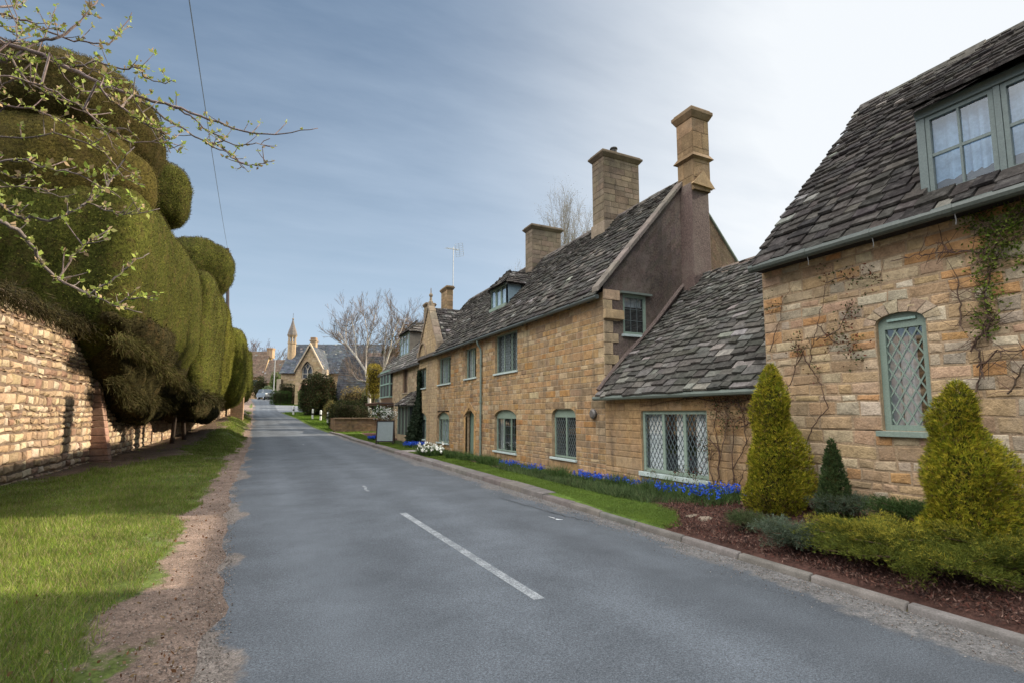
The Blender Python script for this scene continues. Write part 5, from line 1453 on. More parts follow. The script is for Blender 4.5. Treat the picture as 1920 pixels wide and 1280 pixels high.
mb.poly([T(X(522), 4, zr), T(X(702), 4, zr), T(X(702), 8.4, ze-.1), T(X(522), 8.4, ze-.1)], (.08, .09, .1))
ridge_tiles(mb, T(X(522), 4, zr+.05), T(X(702), 4, zr+.05), col=(.1, .1, .11)); mb.build('roof', M['slate_far'], chp)
# porch wing
xa, xb, xc = X(551, -2.6), X(604, -2.6), X(577.5, -2.6); zpe, zpa = Z(694, 71.5), Z(648, 71.5); yp = -2.6
mb = MB()
def gbp(z): 
    if z < zpe: return xa, xb
    t = (z-zpe)/(zpa-zpe); return xa+(xc-xa)*t, xb-(xb-xc)*t
wz0, wz1 = Z(709, 71.5), Z(692, 71.5); xw = X(573, -2.6)
dz1_ = Z(731, 71.5); xdm = X(571, -2.6)
opsP = [(xw-.75, xw+.75, wz0, wz1, 1.1), (xdm-.62, xdm+.62, GR_, dz1_, .75)]
stone_wall(mb, TPc(yp), xa, xb, GR_, zpa, opsP, bounds=gbp, hr=(.2, .35), lr=(.4, .8), pal=PALC, relief=(.003, .01), gap=.03)
HB(mb, xa, xa+.05, yp, 0, GR_, zpe, WL); HB(mb, xb-.05, xb, yp, 0, GR_, zpe, WL)
mb.build('porch_wall', M['stone_far'], chp)
mb = MB()
for x_e in (xa-.12, xb+.12):
    a = T(x_e, yp-.1, zpe-.25); v = RGT*(xc-x_e)+Vector((0, 0, zpa-zpe+.3)); slate_roof(mb, a, Vector((s_, c_, 0)), v.normalized(), 5.2, v.length, e0=.35, e1=.3, w0=.6, w1=.5, sag=0, pal=BLUE, lichen=.02, thick=.02)
mb.build('porch_roof', M['slate_far'], chp)
mb = MB()
for x_e in (xa-.12, xb+.12):
    mb.hexa([T(x_e, yp-.3, zpe-.3), T(x_e, yp+.1, zpe-.3), T(xc, yp+.1, zpa+.1), T(xc, yp-.3, zpa+.1), T(x_e, yp-.3, zpe), T(x_e, yp+.1, zpe), T(xc, yp+.1, zpa+.45), T(xc, yp-.3, zpa+.45)], (.42, .35, .26))
HB(mb, xb-.1, xb+.55, yp-.35, yp+.4, zpe-1.1, zpe+.15, (.42, .34, .25)); HB(mb, xb-.0, xb+.45, yp-.25, yp+.4, GR_, zpe-1.1, (.4, .32, .22))
mb.build('gable_coping', M['stone_far'], chp)
def arch_ring(mb, xm, z1, hw, rise, t, y, col, n=10, pointed=True):
    pr = None
    for k in range(n+1):
        w_ = math.pi*k/n
        u = -math.cos(w_); f = (1-abs(u)**1.6) if pointed else math.sin(w_)
        p = (xm+hw*u, z1+rise*f); q = (xm+(hw+t)*u, z1+(rise+t)*f)
        if pr: mb.prism([T(pr[0][0], y, pr[0][1]), T(p[0], y, p[1]), T(q[0], y, q[1]), T(pr[1][0], y, pr[1][1])], Vector((s_, c_, 0))*-.12, col)
        pr = (p, q)
mb = MB(); arch_ring(mb, xw, wz1, .78, 1.15, .16, yp-.02, (.30, .23, .15)); arch_ring(mb, xdm, dz1_, .66, .8, .32, yp-.02, (.45, .29, .2), pointed=False); mb.build('arch_moulding', M['stone_far'], chp)
mb = MB()
HB(mb, xw-.8, xw+.8, yp+.25, yp+.3, wz0-.05, wz1+1.3, (.05, .06, .075)); wp = mb.build('window', M['metal'], chp)
mb = MB(); sc_ = (.40, .36, .30)
for x in (xw-.72, xw-.06, xw+.6): HB(mb, x, x+.12, yp+.1, yp+.2, wz0, wz1+.2, sc_)
for z in (wz0, (wz0+wz1)/2): HB(mb, xw-.72, xw+.72, yp+.12, yp+.19, z, z+.1, sc_)
for sx in (-.36, .36): arch_ring(mb, xw+sx, wz1+.0, .24, .5, .1, yp+.2, sc_)
arch_ring(mb, xw, wz1+.55, .2, .3, .1, yp+.2, sc_); mb.build('tracery', M['stone_far'], wp)
mb = MB(); HB(mb, xdm-.7, xdm+.7, yp+.4, yp+.45, GR_, dz1_+.85, (.035, .03, .03)); mb.build('door', M['wood'], chp)
# bell turret
xt = X(542.2, 2.2); R0 = .56; zt0, zt1, zs, zf = Z(690, 76), Z(640, 76), Z(627.5, 76), Z(596, 76)
mb = MB(); ct = T(xt, 2.2, 0)
def octa(mb, prof, col, n=8): mb.lathe(ct, prof, n, col)
mb2 = MB(); octa(mb2, [(R0*1.05, zt0), (R0*1.0, zt1-.3), (R0*1.12, zt1-.25), (R0*1.12, zt1)], (.36, .27, .17)); tu = mb2.build('bell_turret', M['stone_far'], chp)
mb2 = MB()
for k in range(8):
    w_ = 6.28318*k/8; p = ct+Vector((math.cos(w_), math.sin(w_), 0))*R0*.85; mb2.tube([(p.x, p.y, zt1), (p.x, p.y, zs-.2)], .11, 6, (.45, .36, .25))
octa(mb2, [(R0*1.02, zs-.3), (R0*1.25, zs-.05), (R0*1.25, zs)], (.36, .27, .17)); mb2.tube([(ct.x, ct.y, zt1), (ct.x, ct.y, zs-.2)], .2, 6, (.05, .04, .03)); mb2.build('belfry_column', M['stone_far'], tu)
mb2 = MB(); octa(mb2, [(R0*1.3, zs), (R0*.95, zs+.75), (R0*.45, zs+1.6), (.05, zf)], (.155, .135, .12)); sp = mb2.build('spire', M['slate_far'], tu)
mb2 = MB(); mb2.tube([(ct.x, ct.y, zf-.05), (ct.x, ct.y, Z(585, 76))], .03, 5, (.1, .1, .1)); mb2.lathe((ct.x, ct.y, zf-.1), [(.1, 0), (.16, .1), (.05, .25)], 6, (.2, .15, .1)); mb2.build('finial', M['metal'], tu)
T_b = TPc(0)
xcn = X(583.5, 2); mb = MB(); zc0, zc1 = Z(665, 76), Z(633, 76)
HB(mb, xcn-.42, xcn+.42, 1.6, 2.4, zc0-.8, zc1-.5, (.34, .25, .16)); HB(mb, xcn-.52, xcn+.52, 1.5, 2.5, zc1-.5, zc1-.3, (.3, .22, .14)); HB(mb, xcn-.40, xcn+.40, 1.6, 2.4, zc1-.3, zc1+.1, (.26, .18, .12)); mb.build('chimney', M['stone_far'], chp, bevel=.05)

# great slate-clad barn wall in front of the chapel's right half
D1 = 58.; T, O = frame_at(640, D1, 0)
def X1(px): return (px-640)*D1/FPX
bz = 1.6
barn = thing('slate_barn', 'dark grey barn with a steep slate roof behind the birch trees', 'barn', (O.x, O.y, bz))
zt = Z(664, D1); 
mb = MB()
x0, x1 = X1(624), X1(740)
v = Vector((s_, c_, 0))*2.2+Vector((0, 0, zt-bz)); slate_roof(mb, T(x0, 0, bz), RGT, v.normalized(), x1-x0, v.length, e0=.3, e1=.25, w0=.5, w1=.4, sag=.05, thick=.02, lichen=.01, pal=[((.052, .054, .062), 3), ((.066, .067, .074), 3), ((.04, .041, .048), 2)], bounds=lambda s: (max(0, (s-v.length+1.2)*.55), x1-x0))
mb.build('roof', M['slate_far'], barn)
mb = MB(); mb.prism([T(x0, 0, bz), T(x0, 2.2, zt-.6), T(x0, 5, zt-.6), T(x0, 7, bz)], RGT*.2, (.12, .11, .11)); HB(mb, x0+.1, x1, 2.3, 6, bz, zt-.3, (.09, .085, .085)); mb.build('wall', M['stone_far'], barn)
D2 = 66.; T, O = frame_at(720, D2, 0)
def X2(px): return (px-720)*D2/FPX
b2 = thing('tiled_house', 'brown tiled roof of a house seen through the birch branches', 'house', (O.x, O.y, 2))
mb = MB(); x0, x1 = X2(672), X2(800); z0, z1 = Z(720, D2), Z(655, D2)
v = Vector((s_, c_, 0))*3.5+Vector((0, 0, z1-z0)); slate_roof(mb, T(x0, 0, z0), RGT, v.normalized(), x1-x0, v.length, e0=.35, e1=.3, w0=.5, w1=.4, sag=.03, thick=.025, lichen=.03, pal=[((.13, .095, .08), 3), ((.11, .08, .07), 3), ((.15, .12, .1), 1)]); mb.build('roof', M['slate_far'], b2)
mb = MB(); HB(mb, x0+.2, x1, .3, 7, 1.8, z0, (.33, .25, .16)); mb.build('wall', M['stone_far'], b2)
mb = MB(); xc2 = X2(754); HB(mb, xc2-.4, xc2+.4, 3.2, 4.2, z1-1, z1+1.2, (.36, .24, .15)); mb.build('chimney', M['stone_far'], b2)

# houses far left of the chapel
D3 = 112.; T, O = frame_at(478, D3, 0)
def X3(px): return (px-478)*D3/FPX
def house_far(name, label, pl, pr, pe, pk, D, gable_lit, roofc, chim=None, zb=3.):
    global T, O
    T, O = frame_at((pl+pr)/2, D, 0); m_ = (pl+pr)/2; f = D/FPX
    h_ = thing(name, label, 'house', (O.x, O.y, zb)); x0, x1 = (pl-m_)*f, (pr-m_)*f; ze_, zk = Z(pe, D), Z(pk, D); dp = 6.
    b = MB(); HB(b, x0, x1, 0, dp, zb, ze_, (.42, .29, .17)); b.poly([T(x1, 0, ze_), T(x1, dp, ze_), T(x1, dp/2, zk)], (.45, .31, .18)); b.build('wall', M['stone_far'], h_)
    b = MB(); v = Vector((s_, c_, 0))*(dp/2+.3)+Vector((0, 0, zk-ze_+.2)); slate_roof(b, T(x0-.3, -.3, ze_-.2), RGT, v.normalized(), x1-x0+.3, v.length, e0=.4, e1=.35, w0=.7, w1=.6, sag=0, thick=.03, lichen=.02, pal=[(roofc, 2), (tuple(k*.85 for k in roofc), 1)]); b.poly([T(x0, dp/2, zk), T(x1, dp/2, zk), T(x1, dp+.3, ze_), T(x0, dp+.3, ze_)], roofc); b.build('roof', M['slate_far'], h_)
    if chim:
        b = MB(); xx = (chim[0]-m_)*f; HB(b, xx-.7, xx+.5, dp/2-.6, dp/2+.6, zk-1.5, Z(chim[1], D), (.40, .27, .17)); HB(b, xx-.8, xx+.6, dp/2-.7, dp/2+.7, Z(chim[1], D), Z(chim[1], D)+.3, (.33, .22, .14)); b.build('chimney', M['stone_far'], h_)
    for k in range(2):
        b = MB(); xx = x0+(x1-x0)*(.3+.4*k); HB(b, xx-.5, xx+.5, -.04, .02, ze_-2.2, ze_-.8, (.06, .07, .08)); b.build('window', M['metal'], h_)
    return h_
house_far('village_house', 'far house with sunlit end gable, brown roof and end chimney', 440, 490, 704, 655, 112., True, (.16, .11, .08), (491, 651))
house_far('village_house', 'smaller brown roofed house between the chimneyed house and the chapel', 490, 522, 715, 671, 104., False, (.145, .105, .08))

# ---- foliage blobs
def bush(name, label, cat, px, pyb, pyt, wpx, d, pal, n=5000, size=.12, group=None, e=2.3, amp=.35, aspect=None, jitter=.9, depth=.85, ground=True, thinning=0., base=None, e2=None, squash=None):
    b = atd(px, pyb, d); zb = float(gz(b.x, b.y)) if ground else b.z
    zt_ = EYE+(775-pyt)*d/FPX; h = zt_-zb; r = wpx*d/FPX/2
    o = thing(name, label, cat, (b.x, b.y, zb), group)
    c = (b.x, b.y, zb+h*.5); rr = (r, r*depth, h*.52)
    V, F = superell(c, rr, e, amp*min(r, h/2), 2.2/max(.4, r), 36, 24, e2)
    P, Nn = sample_quads(V, F, n)
    P = P-unit(P-np.array(c))*(RNG.uniform(0, 1, (n, 1))**2)*r*.45
    P = P+RNG.normal(size=P.shape)*size*.25
    k = P[:, 2] > zb-.02; P, Nn = P[k], Nn[k]
    cols = pcol(pal, len(P), .25)*np.clip(1+.22*noise3(P, 2.2/max(.3, r), 3), .5, 1.6)[:, None]
    leaf_cloud('foliage', P, Nn*.7+np.array([0, 0, .3]), size*RNG.uniform(.6, 1.4, len(P)), size*.45, np.clip(cols, .004, .8), M['leaf'], o, jitter=jitter)
    ctr = np.array(c); 
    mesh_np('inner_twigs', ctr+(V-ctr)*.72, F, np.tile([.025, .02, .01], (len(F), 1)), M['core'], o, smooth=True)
    mb = MB(); mb.tube([(b.x, b.y, zb-.1), (b.x, b.y, zb+h*.6)], [max(.03, r*.08), .02], 6, (.08, .06, .04)); mb.build('stem', M['bark'], o)
    return o
DG = [(.022, .032, .012), (.030, .040, .014), (.04, .048, .018), (.018, .024, .010)]
bush('yew_bush', 'big dark rounded yew with rust coloured growth, on the grass beside the junction', 'bush', 596, 790, 707, 62, 57, DG+[(.05, .03, .016)], n=11000, size=.2, e=2.8)
bush('copper_shrub', 'rust red shrub growing against the dark rounded yew', 'shrub', 611, 770, 712, 26, 57.5, [(.13, .06, .03), (.10, .055, .025), (.07, .05, .02)], n=3000, size=.2)
bush('clipped_bush', 'narrow clipped green bush just left of the dark rounded yew', 'bush', 568, 778, 731, 17, 61, [(.05, .085, .02), (.06, .10, .025)], n=2500, size=.16, e=4)
bush('box_hedge', 'low square clipped hedge beside the parked car', 'hedge', 526, 757, 733, 36, 71, [(.04, .07, .018), (.05, .085, .022), (.035, .06, .016)], n=4500, size=.14, e=9, amp=.05, depth=.4)
bush('dark_hedge', 'dark clipped hedge standing against the chapel wall', 'hedge', 537, 755, 720, 26, 73, DG, n=3000, size=.15, e=8, amp=.05, depth=.4)
bush('ochre_shrub', 'tawny leafless shrub in front of the slate barn', 'shrub', 664, 775, 729, 58, 48, [(.22, .16, .06), (.17, .12, .05), (.12, .10, .045), (.24, .2, .08)], n=5000, size=.14, amp=.5, jitter=1.3)
bush('ochre_shrub', 'small tawny shrub at the foot of the dark rounded yew', 'shrub', 624, 786, 752, 30, 52, [(.22, .17, .06), (.17, .14, .05), (.12, .12, .045)], n=2500, size=.13, amp=.5, jitter=1.3)
bush('garden_hedge', 'dark evergreen hedge rising behind the low garden wall', 'hedge', 660, 806, 754, 82, 43, DG+[(.06, .055, .03)], n=9000, size=.13, e=3.5, amp=.35, depth=.35)
bush('green_shrub', 'pale green shrub behind the garden hedge', 'shrub', 690, 770, 727, 28, 47, [(.10, .12, .05), (.08, .10, .04)], n=2000, size=.13)
bush('garden_shrub', 'pale sage shrub in the garden behind the car', 'shrub', 503, 752, 724, 22, 92, [(.11, .14, .08), (.09, .12, .06)], n=1800, size=.25)
bush('garden_shrub', 'dark green shrub beside the far sunlit house', 'shrub', 487, 754, 708, 24, 95, DG, n=1800, size=.25)
bush('garden_shrub', 'mid green shrub between the grey post and the chapel', 'shrub', 515, 754, 698, 20, 96, [(.06, .10, .025), (.08, .12, .03)], n=1800, size=.25)
bush('garden_shrub', 'low grey green shrub by the chapel corner', 'shrub', 520, 757, 735, 16, 80, [(.09, .10, .06), (.07, .09, .05)], n=1000, size=.18)
# golden clipped yew on a clear stem
go = bush('golden_topiary', 'golden clipped yew drum on a short trunk beside the far cottage', 'topiary', 701, 745, 683, 27, 44, [(.20, .16, .02), (.24, .19, .03), (.15, .12, .018)], n=5000, size=.11, e=4.5, amp=.08, ground=False)
b_ = atd(701, 745, 44); mb = MB(); mb.tube([(b_.x, b_.y, 0.1), (b_.x, b_.y, b_.z+.3)], .1, 7, (.09, .07, .05)); mb.build('trunk', M['bark'], go)

# ---- bare trees
def tree(name, label, px, pyb, pyt, d, col, twig, levels=4, r0=.16, spread=.5, up=.18, nch=4, lean=(0, 0), buds=None, budn=0, fork=None, ratio=.62, droop=0., seed=1, cat='tree', group=None, budsize=.12, wpx=None):
    global MINR
    MINR = max(.0045, d*.00019)
    random.seed(seed)
    b = atd(px, pyb, d); zb = float(gz(b.x, b.y)); H = EYE+(775-pyt)*d/FPX-zb
    o = thing(name, label, cat, (b.x, b.y, zb), group); mb = MB(); tips = []
    tr = MB()
    p0 = Vector((b.x, b.y, zb-.2)); hf = H*(fork or .3)
    p1 = p0+Vector((lean[0]*hf, lean[1]*hf, hf)); tr.tube([p0, p0.lerp(p1, .5), p1], [r0, r0*.85, r0*.72], 8, jcol(col, .05)); 
    tr.build('trunk', M['bark'], o)
    nl = 3
    # crown limbs
    for k in range(nl):
        w_ = 6.28*k/nl+random.uniform(-.4, .4); dd = Vector((math.cos(w_)*.5, math.sin(w_)*.5, 1))
        grow(mb, p1.copy(), dd, (H-hf)*.52, r0*.6, 0, levels, col, tips, spread, up, 4, nch, ratio, twig, droop)
    va = np.array(mb.v); sc_z = H/max(.1, va[:, 2].max()-zb)
    va[:, 2] = zb+(va[:, 2]-zb)*sc_z
    if wpx:
        ux, uy = va[:, 0]-b.x, va[:, 1]-b.y; hw_ = np.percentile(np.abs(ux*c_-uy*s_), 97); k_ = wpx*d/FPX/2/hw_
        va[:, 0] = b.x+ux*k_; va[:, 1] = b.y+uy*k_
        for t_ in tips: t_.x = b.x+(t_.x-b.x)*k_; t_.y = b.y+(t_.y-b.y)*k_
    for t_ in tips: t_.z = zb+(t_.z-zb)*sc_z
    mb.v = [tuple(v) for v in va]; mb.build('crown', M['bark'], o)
    if budn:
        tp_ = np.array([tuple(t) for t in tips]); i = RNG.integers(0, len(tp_), budn); P = tp_[i]+RNG.normal(size=(budn, 3))*.3
        leaf_cloud('buds', P, np.tile([0, 0, -.3], (budn, 1)), budsize, budsize*.5, pcol(buds, budn), M['leaf'], o, jitter=1.)
    return o
WHITE, TWG = (.52, .47, .42), (.19, .15, .125)
def birch(label, d, limbs, seed, n2):
    """a birch whose white limbs follow the photographed forks; fine brown twigs grow from them"""
    global MINR
    MINR = .0075
    random.seed(seed)
    b = atd(*limbs[0][0], d); zb = float(gz(b.x, b.y)); o = thing('silver_birch', label, 'tree', (b.x, b.y, zb), 'bare birch trees')
    cr = MB(); tips = []
    for i, (pth, r) in enumerate([(l, (.16, .05) if k == 0 else (.085, .025)) for k, l in enumerate(limbs)]):
        pts = [atd(x, y, d+(0 if i == 0 else .6*math.sin(i*2.1)*k/len(pth))) for k, (x, y) in enumerate(pth)]
        if i == 0: pts[0].z = zb-.2
        m = len(pts); rad = [r[0]+(r[1]-r[0])*k/(m-1) for k in range(m)]
        if i == 0:
            tr = MB(); tr.tube(pts[:3], rad[:3], 8, WHITE); tr.build('trunk', M['bark'], o); cr.tube(pts[2:], rad[2:], 7, jcol(WHITE, .05))
        else: cr.tube(pts, rad, 6, jcol(WHITE, .06))
        for k in range(2 if i == 0 else 1, m):
            dd = (pts[k]-pts[k-1]).normalized()
            for _ in range(n2):
                p = pts[k-1].lerp(pts[k], random.random()); a = Vector((random.gauss(0, 1), random.gauss(0, 1), random.gauss(.2, .6))).normalized()
                grow(cr, p, (dd*.7+a*.8).normalized(), random.uniform(.9, 1.8), .022, 1, 3, WHITE, tips, .55, .2, 3, 5, .62, TWG)
    cr.build('crown', M['bark'], o)
birch('white barked bare birch with a forked trunk leaning left before the slate barn', 46,
      [[(695, 765), (692, 730), (686, 695), (668, 668), (650, 645), (634, 622)], [(686, 695), (687, 655), (697, 620), (705, 585)], [(668, 668), (667, 640), (660, 602)], [(687, 660), (690, 625), (682, 590)], [(652, 648), (636, 640), (622, 625)], [(690, 715), (670, 712), (662, 700)], [(650, 645), (648, 620), (652, 598)]], 4, 6)
birch('slimmer white birch beside the golden clipped yew, leaning right', 48,
      [[(712, 765), (715, 720), (720, 690), (730, 660), (745, 640), (766, 622)], [(730, 660), (736, 630), (748, 598)], [(720, 690), (721, 650), (726, 605)], [(736, 652), (750, 625), (762, 596)]], 9, 5)
tree('bare_tree', 'broad brown twigged tree rising behind the far cottage roof', 755, 740, 562, 58, (.13, .10, .085), (.13, .095, .08), levels=4, r0=.3, fork=.35, spread=.6, nch=6, seed=21, wpx=95)
tree('bare_tree', 'tall bare tree behind the far cottage chimney', 800, 740, 585, 66, (.13, .10, .085), (.14, .10, .085), levels=4, r0=.25, fork=.35, spread=.6, nch=4, seed=25)
bush('copper_tree', 'rust brown leafy tree between the birches and the far dormer', 'tree', 762, 745, 606, 34, 55, [(.12, .06, .035), (.09, .05, .03), (.14, .08, .04)], n=3500, size=.2, amp=.5, jitter=1.2)
bush('pine_tree', 'dark pine behind the white birch, under the bare brown tree', 'tree', 733, 745, 633, 40, 62, [(.03, .035, .02), (.04, .04, .02)], n=3500, size=.2, amp=.6, jitter=1.2)
tree('weeping_birch', 'tall weeping birch just behind the main roof beside the middle chimney', 1088, 760, 325, 30, (.34, .30, .26), (.20, .17, .12), levels=4, r0=.2, fork=.42, spread=.5, up=.3, nch=6, droop=.3, seed=31, buds=[(.14, .13, .06), (.18, .15, .08)], budn=6000, budsize=.05, wpx=105)
tree('weeping_birch', 'small birch crown showing over the ridge between the middle chimneys', 985, 760, 478, 42, (.34, .30, .26), (.20, .17, .12), levels=4, r0=.18, fork=.5, spread=.5, up=.3, nch=5, droop=.2, seed=37, buds=[(.14, .13, .06)], budn=2500, budsize=.06, wpx=50)
tree('bare_tree', 'bare tree far off behind the sunlit house', 474, 740, 633, 135, (.14, .10, .085), (.15, .11, .095), levels=4, r0=.35, fork=.3, spread=.6, nch=4, seed=41)
tree('bare_tree', 'wide low bare tree behind the roofs left of the chapel', 512, 740, 646, 130, (.13, .10, .09), (.15, .12, .1), levels=4, r0=.3, fork=.25, spread=.7, nch=4, seed=45)
tree('bare_tree', 'faint bare tree rising behind the chapel ridge', 655, 740, 622, 120, (.14, .11, .09), (.16, .13, .12), levels=4, r0=.3, fork=.3, spread=.65, nch=4, seed=49)
tree('bare_tree', 'small bare tree behind the chapel chimney', 600, 740, 632, 125, (.14, .11, .09), (.16, .13, .12), levels=3, r0=.25, fork=.3, spread=.65, nch=4, seed=52)
random.seed(77)

# ---- low garden wall and far roadside things
lwl = thing('low_wall', 'low brown stone wall across the far garden, under the evergreen hedge', 'wall', (6.4, 41, .2))
mb = MB(); T_ = plane((4.75, 41.2, float(g(41.2))), (1, 0, 0), (0, -1, 0)); stone_wall(mb, T_, 0, 3.9, -.1, 1.15, hr=(.1, .18), lr=(.2, .5), pal=[((.24, .155, .09), 2), ((.20, .13, .085), 2), ((.27, .18, .11), 1)], mortar=(.15, .11, .08)); mb.box(4.76, 8.7, 41.22, 41.6, 0, 1.2, (.2, .14, .09))
T_ = plane((4.75, 41.2, float(g(41.2))), (0, 1, 0), (-1, 0, 0)); stone_wall(mb, T_, 0, 4., -.1, 1.15, hr=(.1, .18), lr=(.2, .5), pal=[((.24, .155, .09), 2), ((.20, .13, .085), 2)], mortar=(.15, .11, .08)); mb.build('wall', M['stone_far'], lwl)
mb = MB(); u = 4.65
while u < 8.6: l = random.uniform(.4, .7); mb.box(u, u+l-.015, 41.1, 41.7, 1.33, 1.42, jcol((.23, .16, .11))); u += l
mb.build('coping', M['stone_far'], lwl)
# bollards
bol = [(550, 777, 'white bollard with dark bands at the tip of the grass, by itself'), (586, 785, 'leftmost of the three white bollards before the dark rounded yew'), (601, 787.5, 'middle one of the three white bollards before the dark rounded yew'), (614.5, 792.5, 'white bollard nearest to the low garden wall')]
def make_bollard(p, label):
    o = thing('bollard', label, 'bollard', p, 'white bollards on the grass corner')
    mb = MB(); r = .095
    mb.lathe(p, [(r, -.1), (r, .42)], 10, (.72, .72, .70)); mb.lathe(p, [(r*1.001, .60), (r, .93), (r*.8, .98), (.02, 1.0)], 10, (.72, .72, .70)); mb.build('post', M['paint'], o, smooth=False)
    mb = MB(); mb.lathe(p, [(r*1.02, .42), (r*1.02, .60)], 10, (.02, .02, .02)); mb.build('band', M['paint'], o)
    return o
bollard0 = None
for px, py, lab in bol:
    p = onG(px, py); p.z = float(gz(p.x, p.y))
    if bollard0 is None: bollard0 = make_bollard(p, lab); continue
    c = bollard0.copy(); COL.objects.link(c); c.location = p; c['label'] = lab
    for ch in list(bollard0.children): k = ch.copy(); COL.objects.link(k); k.parent = c
# parked car, seen from the front
cp = atd(499, 755, 84); cz = float(gz(cp.x, cp.y))
car = thing('parked_car', 'pale silver four wheel drive car parked beside the square hedge, facing the camera', 'car', (cp.x, cp.y, cz))
ang = YAW-R(18)
fwd = Vector((-math.sin(ang-R(25)), -math.cos(ang-R(25)), 0)); rt = Vector((0, 0, 1)).cross(fwd)*-1
def TCc(x, y, z): return Vector((cp.x, cp.y, cz))+rt*x+fwd*y+Vector((0, 0, z))
def cbox(mb, x0, x1, y0, y1, z0, z1, c, tx=0, ty0=0, ty1=0):
    mb.hexa([TCc(x0, y0, z0), TCc(x1, y0, z0), TCc(x1, y1, z0), TCc(x0, y1, z0), TCc(x0+tx, y0+ty0, z1), TCc(x1-tx, y0+ty0, z1), TCc(x1-tx, y1-ty1, z1), TCc(x0+tx, y1-ty1, z1)], c)
SIL = (.13, .155, .185)
mb = MB(); cbox(mb, -.92, .92, -2.2, 2.2, .42, .78, SIL); cbox(mb, -.92, .92, -2.2, 2.15, .78, 1.08, SIL, .05, .05, .1); cbox(mb, -.84, .84, -2.1, .95, 1.08, 1.62, (.03, .035, .04), .14, .3, .65); cbox(mb, -.71, .71, -1.85, .32, 1.62, 1.68, SIL, .06, .1, .1)
for x in (-.84, .76): mb.hexa([TCc(x, .95, 1.08), TCc(x+.08, .95, 1.08), TCc(x+.08, .88, 1.08), TCc(x, .88, 1.08), TCc(x*.85, .33, 1.64), TCc(x*.85+.08, .33, 1.64), TCc(x*.85+.08, .25, 1.64), TCc(x*.85, .25, 1.64)], SIL)
mb.build('body', M['car'], car, bevel=.05)
mb = MB(); cbox(mb, -.5, .5, 2.13, 2.18, .80, .98, (.04, .04, .045)); mb.build('grille', M['metal'], car)
mb = MB(); cbox(mb, -.94, .94, 2.1, 2.3, .42, .66, (.10, .11, .12)); mb.build('bumper', M['metal'], car, bevel=.04)
mb = MB(); mb.poly([TCc(-.72, 1.0, 1.13), TCc(.72, 1.0, 1.13), TCc(.62, .42, 1.58), TCc(-.62, .42, 1.58)], (.2, .25, .3)); mb.build('windscreen', M['glass'], car)
for x in (-.72, .72):
    mb = MB(); cbox(mb, x-.17, x+.17, 2.14, 2.2, .82, .98, (.75, .77, .78)); mb.build('headlight', M['car'], car, bevel=.03)
    mb = MB(); cbox(mb, x*1.35-.1, x*1.35+.1, .72, .85, 1.1, 1.25, (.2, .22, .24)); mb.build('wing_mirror', M['car'], car, bevel=.03)
for x in (-.8, .8):
    for y in (1.4, -1.4):
        mb = MB(); mb.tube([TCc(x-.11, y, .36), TCc(x+.11, y, .36)], .36, 14, (.02, .02, .02)); wh = mb.build('wheel', M['metal'], car)
        mb = MB(); mb.tube([TCc(x-.12, y, .36), TCc(x+.12, y, .36)], .2, 10, (.4, .41, .42)); mb.build('rim', M['metal'], wh)
# blank board on an easel
sp_ = atd(721, 831, 26.8); sz = float(gz(sp_.x, sp_.y)); sp_.z = sz
sg = thing('notice_board', 'blank grey notice board in a dark frame on legs, standing on the verge', 'sign', sp_)
a = Vector((.93, -.36, 0)).normalized(); nb_ = Vector((-a.y, a.x, 0))*-1
def TS(x, n, z): return sp_+a*x+nb_*n+Vector((0, 0, z))
def sbox(mb, x0, x1, n0, n1, z0, z1, c, l=.14): 
    mb.hexa([TS(x0, n0-l*z0, z0), TS(x1, n0-l*z0, z0), TS(x1, n1-l*z0, z0), TS(x0, n1-l*z0, z0), TS(x0, n0-l*z1, z1), TS(x1, n0-l*z1, z1), TS(x1, n1-l*z1, z1), TS(x0, n1-l*z1, z1)], c)
mb = MB(); sbox(mb, -.40, .40, -.02, .0, .17, 1.17, (.20, .24, .25)); mb.build('panel', M['paint'], sg)
mb = MB(); fc_ = (.035, .028, .028); sbox(mb, -.46, -.40, -.03, .02, -.0, 1.23, fc_); sbox(mb, .40, .46, -.03, .02, .0, 1.23, fc_); sbox(mb, -.40, .40, -.03, .02, .11, .17, fc_); sbox(mb, -.40, .40, -.03, .02, 1.17, 1.23, fc_); mb.build('frame', M['wood'], sg)
for x in (-.43, .43):
    mb = MB(); mb.tube([TS(x, -.17, 1.15), TS(x, -.62, 0)], .025, 6, fc_); mb.build('rear_leg', M['wood'], sg)
